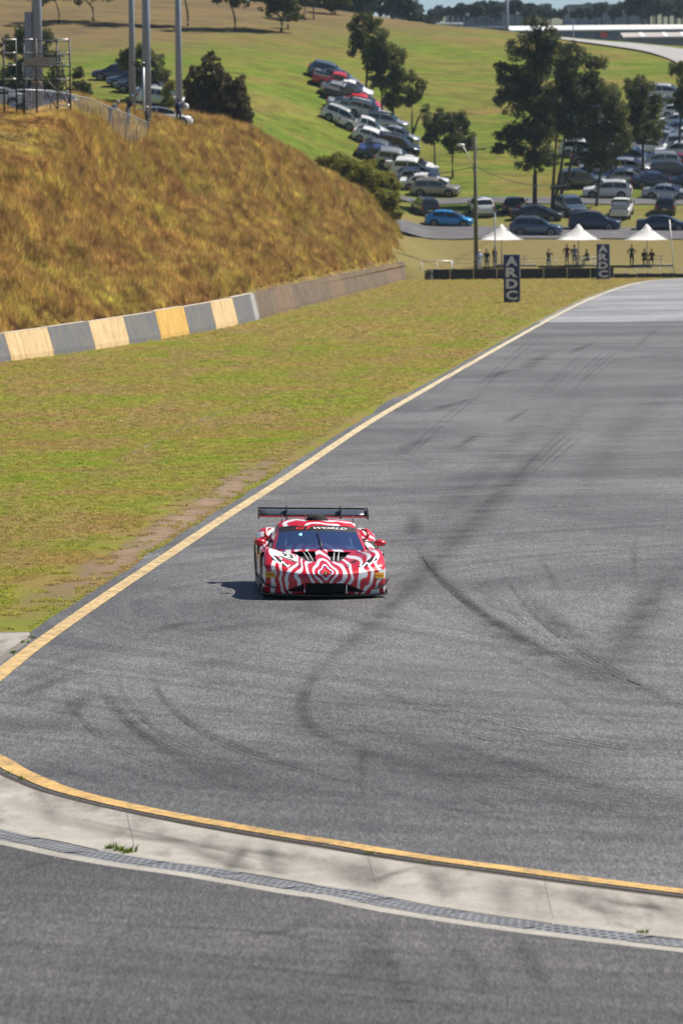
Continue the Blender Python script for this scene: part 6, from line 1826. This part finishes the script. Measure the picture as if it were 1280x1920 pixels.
# ------------------------------------------------------------------ people: one continuous body each, coloured by garment
def V3(*a): return Vector(a)
def person_mesh(arms=((0, 0), (0, 0)), elbow=((.1, 0), (.1, 0)), lean=0.0, sit=False, stride=0.0, hat=None, head_turn=0.0, helmet=False, recline=0.0, reach=None, vox=.017):
    """faces -y, about 1.75 m tall; arms: (forward, outward) swing of each upper arm; elbow: (forward, inward) of each forearm"""
    B = []       # (a, b, ra, rb, garment)
    hip = V3(0, 0, .93 if not sit else .50)
    up = Matrix.Rotation(lean - recline, 3, 'X') @ V3(0, 0, 1)
    chest = hip + up * .42; neck = hip + up * .56; hd = neck + (Matrix.Rotation((lean - recline) * .3, 3, 'X') @ V3(0, -.02, .165))
    B += [(hip, hip + up * .12, .150, .135, 'bottom'), (hip + up * .10, chest, .135, .160, 'top'), (chest, neck, .150, .062, 'top'), (neck - up * .03, hd, .056, .060, 'skin')]
    for s in (-1, 1):
        B.append((chest + V3(0, 0, .07), chest + V3(s * .185, 0, .075), .085, .065, 'top'))
        B.append((hip + V3(0, .02, 0), hip + V3(s * .085, .01, -.03), .125, .105, 'bottom'))
        sh = chest + V3(s * .205, 0, .065); f, o = arms[0 if s < 0 else 1]
        d = (Matrix.Rotation(-f, 3, 'X') @ V3(s * math.sin(o), 0, -math.cos(o))).normalized(); el = sh + d * .29
        f2, i2 = elbow[0 if s < 0 else 1]
        d2 = (Matrix.Rotation(-(f + f2), 3, 'X') @ V3(s * math.sin(o - i2), 0, -math.cos(o - i2))).normalized(); wr = el + d2 * .25
        B += [(sh, el, .056, .044, 'top'), (el, el + d2 * .06, .044, .041, 'sleeve'), (el + d2 * .05, wr, .041, .030, 'skin')]
        palm = wr + d2 * .085; side = V3(0, -1, 0) if abs(d2.y) < .7 else V3(-s, 0, 0); side = (side - d2 * side.dot(d2)).normalized(); nrm = d2.cross(side).normalized() * s
        B += [(wr, palm, .030, .034, 'skin')]
        for k, ln in enumerate((.072, .080, .074, .058)):
            r0 = palm + side * (.027 - .018 * k); kn = r0 + d2 * ln * .5 + nrm * .006; B += [(r0, kn, .0105, .010, 'skin'), (kn, kn + d2 * ln * .42 + nrm * .022, .010, .009, 'skin')]
        t0 = wr + d2 * .03 + side * .026; B += [(t0, t0 + d2 * .035 + side * .030, .013, .011, 'skin'), (t0 + d2 * .035 + side * .030, t0 + d2 * .062 + side * .036, .011, .010, 'skin')]
        hj = hip + V3(s * .095, 0, -.04)
        if sit:
            kn = hj + V3(s * .06, -.44, .02 if not helmet else .06); an = kn + (V3(0, .04, -.42) if not helmet else V3(0, -.40, -.10)); 
        else:
            kn = hj + V3(s * .02, -.03 - s * stride * .12, -.42); an = hj + V3(s * .035, .02 + s * stride * .16, -.82)
        B += [(hj, kn, .095, .063, 'bottom'), (kn, an, .060, .042, 'bottom')]
        ft = an + V3(s * .02, -.13, -.045 if not helmet else .05); B += [(an + V3(0, .03, -.04), ft, .042, .036, 'shoe'), (an, an + V3(0, 0, -.03), .042, .045, 'shoe')]
    bm = MB()
    for (a, b, ra, rb, gmt) in B:
        bm.tube(a, b, ra, rb, 12); bm.ball(a, ra, 12, 8); bm.ball(b, rb, 12, 8)
    Rt = Matrix.Rotation(head_turn, 3, 'Z')
    H = lambda x, y, z: hd + Rt @ V3(x, y, z)
    hb = MB()
    hb.ball((0, 0, .035), (.078, .097, .118), 16, 12); hb.ball((0, -.03, -.05), (.052, .062, .062), 12, 8)     # skull and jaw
    hb.tube((0, -.085, .03), (0, -.118, -.012), .012, .019, 8); hb.ball((0, -.112, -.012), (.018, .016, .013), 8, 6)   # nose
    hb.ball((0, -.090, -.055), (.026, .012, .010), 8, 6)                                                          # lips
    for s in (-1, 1): hb.ball((s * .082, .005, .015), (.012, .024, .034), 8, 6); hb.ball((s * .030, -.086, .035), (.016, .010, .009), 8, 6)
    if helmet: hb.ball((0, .0, .04), (.135, .155, .150), 16, 12)
    else: hb.ball((0, .022, .062), (.086, .096, .105), 14, 10)                                                    # hair
    if hat: hb.ball((0, .01, .095), (.096, .108, .075), 14, 8); hb.box((0, -.125, .075), (.14, .12, .012))
    bm.add([H(*v) for v in hb.v], hb.f)
    me = mesh('person', bm.v, bm.f); o = bpy.data.objects.new('t', me); COL.objects.link(o)
    rm = o.modifiers.new('r', 'REMESH'); rm.mode = 'VOXEL'; rm.voxel_size = vox; rm.use_smooth_shade = True
    sm = o.modifiers.new('s', 'SMOOTH'); sm.factor = .5; sm.iterations = 2
    dg = bpy.context.evaluated_depsgraph_get(); out = bpy.data.meshes.new_from_object(o.evaluated_get(dg))
    bpy.data.objects.remove(o); bpy.data.meshes.remove(me)
    names = ['skin', 'top', 'sleeve', 'bottom', 'shoe', 'hair']
    out.materials.clear()
    for n in names: out.materials.append(None)
    n = len(out.polygons); c = np.empty(n * 3); out.polygons.foreach_get('center', c); c = c.reshape(-1, 3)
    best = np.full(n, 1e9); idx = np.zeros(n, int)
    for (a, b, ra, rb, gmt) in B:
        a_, ab = np.array(a), np.array(b - a); t = np.clip(((c - a_) @ ab) / max(ab @ ab, 1e-9), 0, 1)
        d = np.linalg.norm(c - a_ - t[:, None] * ab, axis=1) - (ra + (rb - ra) * t) - (.004 if gmt in ('bottom', 'top') else 0)
        k = d < best; best[k] = d[k]; idx[k] = names.index(gmt)
    q_ = (c - np.array(hd)) @ np.array(Rt)      # back to head space
    head = np.linalg.norm(q_ / np.array([.15, .17, .2]), axis=1) < 1.0
    head &= q_[:, 2] > -.13
    hair = head & ((q_[:, 1] > .03 - .0 * q_[:, 2]) | (q_[:, 2] > .085)) & (q_[:, 2] > -.03 - (q_[:, 1] > .06) * .03)
    idx[head] = 0; idx[hair] = 5
    if helmet: idx[head] = 5; idx[head & (q_[:, 1] < -.10) & (np.abs(q_[:, 2] - .045) < .04)] = 4
    if hat: idx[head & (q_[:, 2] > .066)] = 5
    out.polygons.foreach_set('material_index', idx.astype(np.int32)); out.polygons.foreach_set('use_smooth', np.ones(n, bool)); out.update()
    return out
_cl = {}
def cloth(c, skin=False):
    if c not in _cl: _cl[c] = plain('cloth', c, .85 if not skin else .55, var=.12 if not skin else .05, scale=8)
    return _cl[c]
SK = (.42, .25, .17)
def person(me, p, rz, label, top, bottom, hair=(.02, .014, .01), shoe=(.03, .03, .03), sleeve=None, group='spectators', scale=1.0):
    o = obj('person', me); o.location = p; o.rotation_euler = (0, 0, rz); o.scale = (scale,) * 3
    for i, c in enumerate((SK, top, sleeve or top, bottom, shoe, hair)):
        o.material_slots[i].link = 'OBJECT'; o.material_slots[i].material = cloth(c, i == 0)
    tag(o, label, 'person', group); return o
P_stand = person_mesh(arms=((.08, .12), (-.05, .10)), stride=.3)
P_cap = person_mesh(arms=((.5, .15), (.1, .12)), elbow=((1.4, .5), (.3, .0)), hat=True)
P_photo = person_mesh(arms=((1.0, .25), (1.0, .25)), elbow=((1.35, .5), (1.35, .5)), stride=.35)
P_hips = person_mesh(arms=((-.25, .75), (-.25, .75)), elbow=((.3, 1.5), (.3, 1.5)), stride=.2)
P_sit = person_mesh(arms=((.5, .1), (.6, .1)), elbow=((.9, .3), (.8, .3)), sit=True, lean=.18)
P_lean = person_mesh(arms=((.7, .2), (.7, .25)), elbow=((.9, .5), (.9, .4)), lean=.42, hat=True)
P_bent = person_mesh(arms=((.4, .1), (.3, .1)), elbow=((.5, .2), (.5, .2)), lean=1.0)
def fp_(px, D=428): 
    x = At(px, 498, D).x; return Vector((x, D, tz(x, D) + .02))
FS = 'spectators behind the tyre wall'
person(P_cap, fp_(898, 424.5), R(10), 'person in a pale blue shirt and white cap beside the power pole', (.24, .36, .60), (.30, .36, .46), (.7, .7, .7), group=FS)
person(P_stand, fp_(912, 425.5), R(-15), 'person dressed all in black standing near the power pole', (.015, .015, .018), (.02, .02, .022), group=FS)
person(P_stand, fp_(927, 427.5), R(40), 'person in a charcoal top behind the slim steel post', (.05, .045, .05), (.045, .05, .06), group=FS)
person(P_photo, fp_(1028, 425), R(20), 'person in a black top and jeans lifting both hands to the face', (.02, .02, .024), (.10, .14, .22), group=FS)
person(P_hips, U2 + Vector((-1.0, -.6, .05)), R(-30), 'person in a dark red top with hands on hips under the middle umbrella', (.08, .02, .02), (.22, .14, .10), group=FS)
person(P_stand, U2 + Vector((-.42, -1.5, 0)), R(170), 'person in a blue grey top standing in front of the middle umbrella', (.16, .19, .26), (.12, .14, .18), group=FS)
person(P_sit, U2 + Vector((.75, -.30, .05)), R(-60), 'person in green sitting at the picnic table under the middle umbrella', (.02, .10, .08), (.02, .025, .03), group=FS)
person(P_hips, U3 + Vector((-1.35, -1.2, .02)), R(25), 'person in a dark grey shirt with hands on hips by the right hand umbrella', (.06, .065, .06), (.02, .02, .022), group=FS)
person(P_sit, U3 + Vector((-.25, -.26, .10)), R(10), 'person in a black top sitting under the umbrella by the leaning pole', (.02, .02, .025), (.03, .03, .035), group=FS)
person(P_sit, U3 + Vector((.40, -.26, .10)), R(-15), 'person in a maroon top sitting under the umbrella by the leaning pole', (.09, .03, .035), (.05, .05, .055), group=FS)
BS = 'spectators on top of the bank'
def bk(px, D, dz=0.0): v = bank_at(px, D); v.z += dz; return v
def stand_px(px, top, D, h=1.78): v = At(px, top, D); v.z -= h; return v
person(P_lean, stand_px(54, 137, 302.5, 1.70), R(60), 'person in a cap and dark vest leaning on the fence behind the scaffold', (.03, .035, .05), (.05, .07, .11), (.14, .15, .19), group=BS, sleeve=(.35, .2, .15))
person(P_lean, stand_px(240, 179, 319, 1.72), R(75), 'person in a blue cap and black shirt leaning over the fence rail', (.012, .012, .015), (.16, .19, .26), (.10, .20, .34), group=BS)
person(P_bent, stand_px(206, 188, 316, 1.50), R(80), 'person in grey bending forward behind the fence', (.22, .23, .27), (.18, .19, .24), (.55, .53, .50), group=BS)
person(P_cap, stand_px(276, 205, 327, 1.60), R(60), 'person in a white cap half hidden by the end of the fence', (.03, .03, .035), (.10, .10, .12), (.60, .60, .66), group=BS)
pj = stand_px(335, 186, 349, 1.76)
person(P_stand, pj, R(200), 'person in a navy and red jacket standing in the tall grass beside the single pole', (.02, .035, .11), (.02, .02, .022), (.012, .01, .01), group=BS, sleeve=(.30, .03, .03))
bg_ = MB(); bg_.ball((0, 0, 0), (.20, .16, .24), 12, 9); bo = bg_.build('shoulder_bag', M['sign_white'], None, True); bo.location = pj + Vector((.50, -.1, 1.25)); tag(bo, 'pale bag slung beside the person in the navy and red jacket', 'bag')
st_ = MB(); st_.path([(0, 0, .2), (-.25, .05, .28), (-.42, .08, .12)], .02, 6); st_.build('strap', M['sticker_red'], bo, True)
# driver at the wheel
pd = person_mesh(arms=((.95, .12), (.95, .12)), elbow=((.45, .25), (.45, .25)), sit=True, recline=.42, helmet=True)
drv = person(pd, (0, 0, 0), 0, 'person in a white racing suit and helmet at the wheel of the striped race car', (.45, .45, .48), (.45, .45, .48), (.55, .50, .52), shoe=(.02, .02, .025), group='racing driver')
bpy.context.view_layer.update()
drv.matrix_world = race.matrix_world @ Matrix.Translation((.36, 2.70, -.13)) @ Matrix.Scale(.88, 4)
# ------------------------------------------------------------------ industrial land beyond the hill
M['roof_white'] = plain('white_roof_sheet', (0.72, 0.72, 0.71), 0.5, var=.06, scale=.05)
M['wall_blue'] = plain('blue_grey_cladding', (0.16, 0.19, 0.26), 0.6, var=.1, scale=.1)
M['wall_grey'] = plain('grey_cladding', (0.20, 0.215, 0.25), 0.7, var=.1, scale=.1)
M['wall_pale'] = plain('pale_cladding', (0.50, 0.50, 0.50), 0.7, var=.1, scale=.1)
M['wall_brick'] = plain('brick_cladding', (0.26, 0.15, 0.11), 0.8, var=.1, scale=.1)
M['roof_tan'] = plain('tan_roof_sheet', (0.42, 0.38, 0.36), 0.6, var=.1, scale=.1)
M['orange'] = plain('orange_hoarding', (0.72, 0.10, 0.04), 0.6, var=.05)
M['win'] = plain('dark_window', (0.03, 0.035, 0.05), 0.2, var=0)
def shed(px0, px1, ytop, yeave, ybase, D, depth, roof, wall_m, label, name='warehouse', windows=0, ridge=True):
    c = At((px0 + px1) / 2, ybase, D); m_ = D / FPX; w = (px1 - px0) * m_; he = (ybase - yeave) * m_; hr = (ybase - ytop) * m_
    root = empty(name, c); tag(root, label, 'building', 'industrial buildings beyond the hill')
    mb = MB(); mb.box((0, depth / 2, he / 2 - 3), (w, depth, he + 6)); mb.build('wall', wall_m, root)
    V = [(-w / 2 - .4, -.5, he), (w / 2 + .4, -.5, he), (w / 2 + .4, depth * .5, hr), (-w / 2 - .4, depth * .5, hr), (w / 2 + .4, depth + .5, he), (-w / 2 - .4, depth + .5, he)]
    V += [(x, y, z - .25) for x, y, z in V]
    F = [(0, 1, 2, 3), (3, 2, 4, 5), (6, 7, 8, 9), (9, 8, 10, 11), (0, 1, 7, 6), (5, 4, 10, 11), (0, 3, 9, 6), (3, 5, 11, 9), (1, 2, 8, 7), (2, 4, 10, 8)]
    obj('roof', mesh('roof', V, F, roof), root)
    for k in range(windows):
        x = -w / 2 + w * (k + .5) / windows; mb = MB(); mb.box((x, -.05, he * .55), (w / windows * .55, .12, he * .34)); mb.build('window', M['win'], root)
    return root
sh_ = shed(962, 1420, 36, 55, 76, 880, 60, M['roof_white'], M['wall_blue'], 'long low warehouse with a broad white roof beyond the crest road', windows=0)
mb = MB(); mb.box((-2.0 + (1131 - 1191) * 880 / FPX + 2, -.4, 1.0), (13 * 880 / FPX, .3, 9 * 880 / FPX)); mb.build('orange_panel', M['orange'], sh_)
for k in range(14):
    mb = MB(); mb.box((-20 + 3 * k, -.1, .6), (1.6, .2, 1.6)); mb.build('loading_door', M['wall_grey'], sh_)
s2 = shed(1172, 1330, 58, 69, 80, 800, 14, M['roof_tan'], M['wall_grey'], 'small tan roofed pavilion with pale roof strips beside the crest road')
for k, x in enumerate((-4.2, -.6, 2.2, 5.5)):
    p0 = At(1251, 69, 800).z - s2.location.z; p1 = At(1251, 58, 800).z - s2.location.z
    V = [(x, -.5, p0 + .06), (x + .7, -.5, p0 + .06), (x + .7, 7, p1 + .06), (x, 7, p1 + .06)]; obj('skylight', mesh('skylight', V, [(0, 1, 2, 3)], M['roof_white']), s2)
shed(1068, 1215, 4, 8, 34, 1500, 50, M['wall_grey'], M['wall_grey'], 'big plain grey warehouse high on the horizon', windows=0)
shed(925, 1000, 20, 24, 42, 1350, 30, M['roof_white'], M['wall_blue'], 'white roofed shed in front of the far tree line')
for i, (a, b, t, e, c, D, rf, wl_, lb, nw) in enumerate([
    (770, 792, 26, 28, 50, 1250, 'wall_blue', 'wall_blue', 'dark blue block at the left end of the industrial estate', 3), (790, 806, 24, 27, 52, 1200, 'wall_grey', 'wall_grey', 'small grey block in the industrial estate', 2),
    (806, 824, 20, 23, 52, 1230, 'wall_brick', 'wall_brick', 'reddish block in the industrial estate', 3), (838, 880, 20, 24, 50, 1300, 'roof_white', 'wall_pale', 'white roofed factory in the industrial estate', 4), (884, 935, 22, 26, 52, 1280, 'roof_white', 'wall_blue', 'blue walled factory with a white roof in the estate', 4),
    (782, 865, 40, 44, 64, 980, 'roof_white', 'wall_pale', 'low pale depot just behind the falling crest', 7), (872, 962, 47, 51, 66, 960, 'wall_grey', 'wall_blue', 'low blue grey depot left of the long warehouse', 6)]):
    shed(a, b, t, e, c, D, 20, M[rf], M[wl_], lb, windows=nw)
# masts
for (px, yb, yt, D, r, lb) in [(950, 66, -60, 760, .28, 'tall grey mast rising from behind the hill crest'), (1074, 72, 24, 770, .10, 'lamp post with a dark square head on the hill crest')]:
    p = At(px, yb, D); root = empty('mast', p); tag(root, lb, 'pole'); h_ = At(px, yt, D).z - p.z
    mb = MB(); mb.tube((0, 0, -4), (0, 0, h_), r, r * .8, 10); mb.build('shaft', M['pole'], root, True)
    mb = MB(); mb.box((0, 0, h_ - .4), (1.1, .5, .8)); mb.build('head', M['black'], root)
# far trees, each one separate
protos = []
for s in range(4):
    rg = random.Random(s); bl = [((rg.uniform(-3, 3), rg.uniform(-2, 2), rg.uniform(4.5, 8.5)), (rg.uniform(1.8, 3.0), 2.2, rg.uniform(1.5, 2.6))) for _ in range(6)]
    cr = leaf_cloud('crown', bl, M['far_leaf'], .75, 3.0, 200 + s, .2)
    mb = MB(); mb.path([(0, 0, -3), (.1, 0, 2.5), (.2, 0, 7)], [.32, .26, .1], 7)
    for c, r_ in bl: mb.path([(.1, 0, 3), c], [.14, .05], 5)
    protos.append((cr, mesh('trunk', mb.v, mb.f, M['bark'], True)))
FT = [(775, 62, 940, .45), (800, 66, 950, .35), (655, 74, 900, 1.05), (690, 72, 880, 1.15), (712, 70, 905, 1.2), (735, 62, 890, .95), (668, 66, 900, 1.1), (600, 52, 950, 1.0), (560, 50, 950, 1.1), (480, 48, 950, 1.1), (420, 40, 950, 1.1), (640, 60, 930, 1.0)]
for i in range(26): FT.append((812 + 19 * i + 8 * math.sin(i * 5.1), 44 + 3 * math.sin(i * 2.2), 1120 + 60 * math.sin(i * 1.3), .30 + .17 * abs(math.sin(i * 2.9))))
for i in range(8): FT.append((1205 + 12 * i, 44, 1060 + 10 * i, .78 + .15 * math.sin(i * 4)))
for i in range(14): FT.append((745 + 40 * i, 31 + 2 * math.sin(i), 1750, .42 + .12 * math.sin(i * 3.1)))
for i, (px, py, D, sc) in enumerate(FT):
    p = At(px, py, D); root = empty('far_tree', p, i * 1.7)
    near = 'dark bushy tree just behind the brow of the hill' if D < 960 else ('large dark tree towering over the right end of the long warehouse' if 1195 <= px and sc > .55 else ('hazy blue green tree in the line behind the long warehouse' if D < 1400 else 'tiny hazy tree on the far horizon beyond the factories'))
    tag(root, near, 'tree', {'dark': 'trees just behind the brow', 'larg': 'large trees right of the warehouse', 'hazy': 'tree line behind the warehouse', 'tiny': 'trees on the far horizon'}[near[:4]])
    root.scale = (sc, sc, sc); cr, tk = protos[i % 4]
    obj('crown', cr, root); obj('trunk', tk, root)
# haze: one even box of air round everything
hz = MB(); hz.box((0, 1570, 79), (1300, 3300, 160)); hm = bpy.data.materials.new('haze_air'); hm.use_nodes = True
for n in list(hm.node_tree.nodes): hm.node_tree.nodes.remove(n)
ho = hm.node_tree.nodes.new('ShaderNodeOutputMaterial'); hv = hm.node_tree.nodes.new('ShaderNodeVolumePrincipled')
hv.inputs['Color'].default_value = (.55, .74, 1.0, 1); hv.inputs['Density'].default_value = 0.00006; hv.inputs['Anisotropy'].default_value = 0.2
hm.node_tree.links.new(hv.outputs[0], ho.inputs['Volume'])
tag(hz.build('haze', hm), 'thin pale blue haze over the far land', 'haze', kind='stuff')
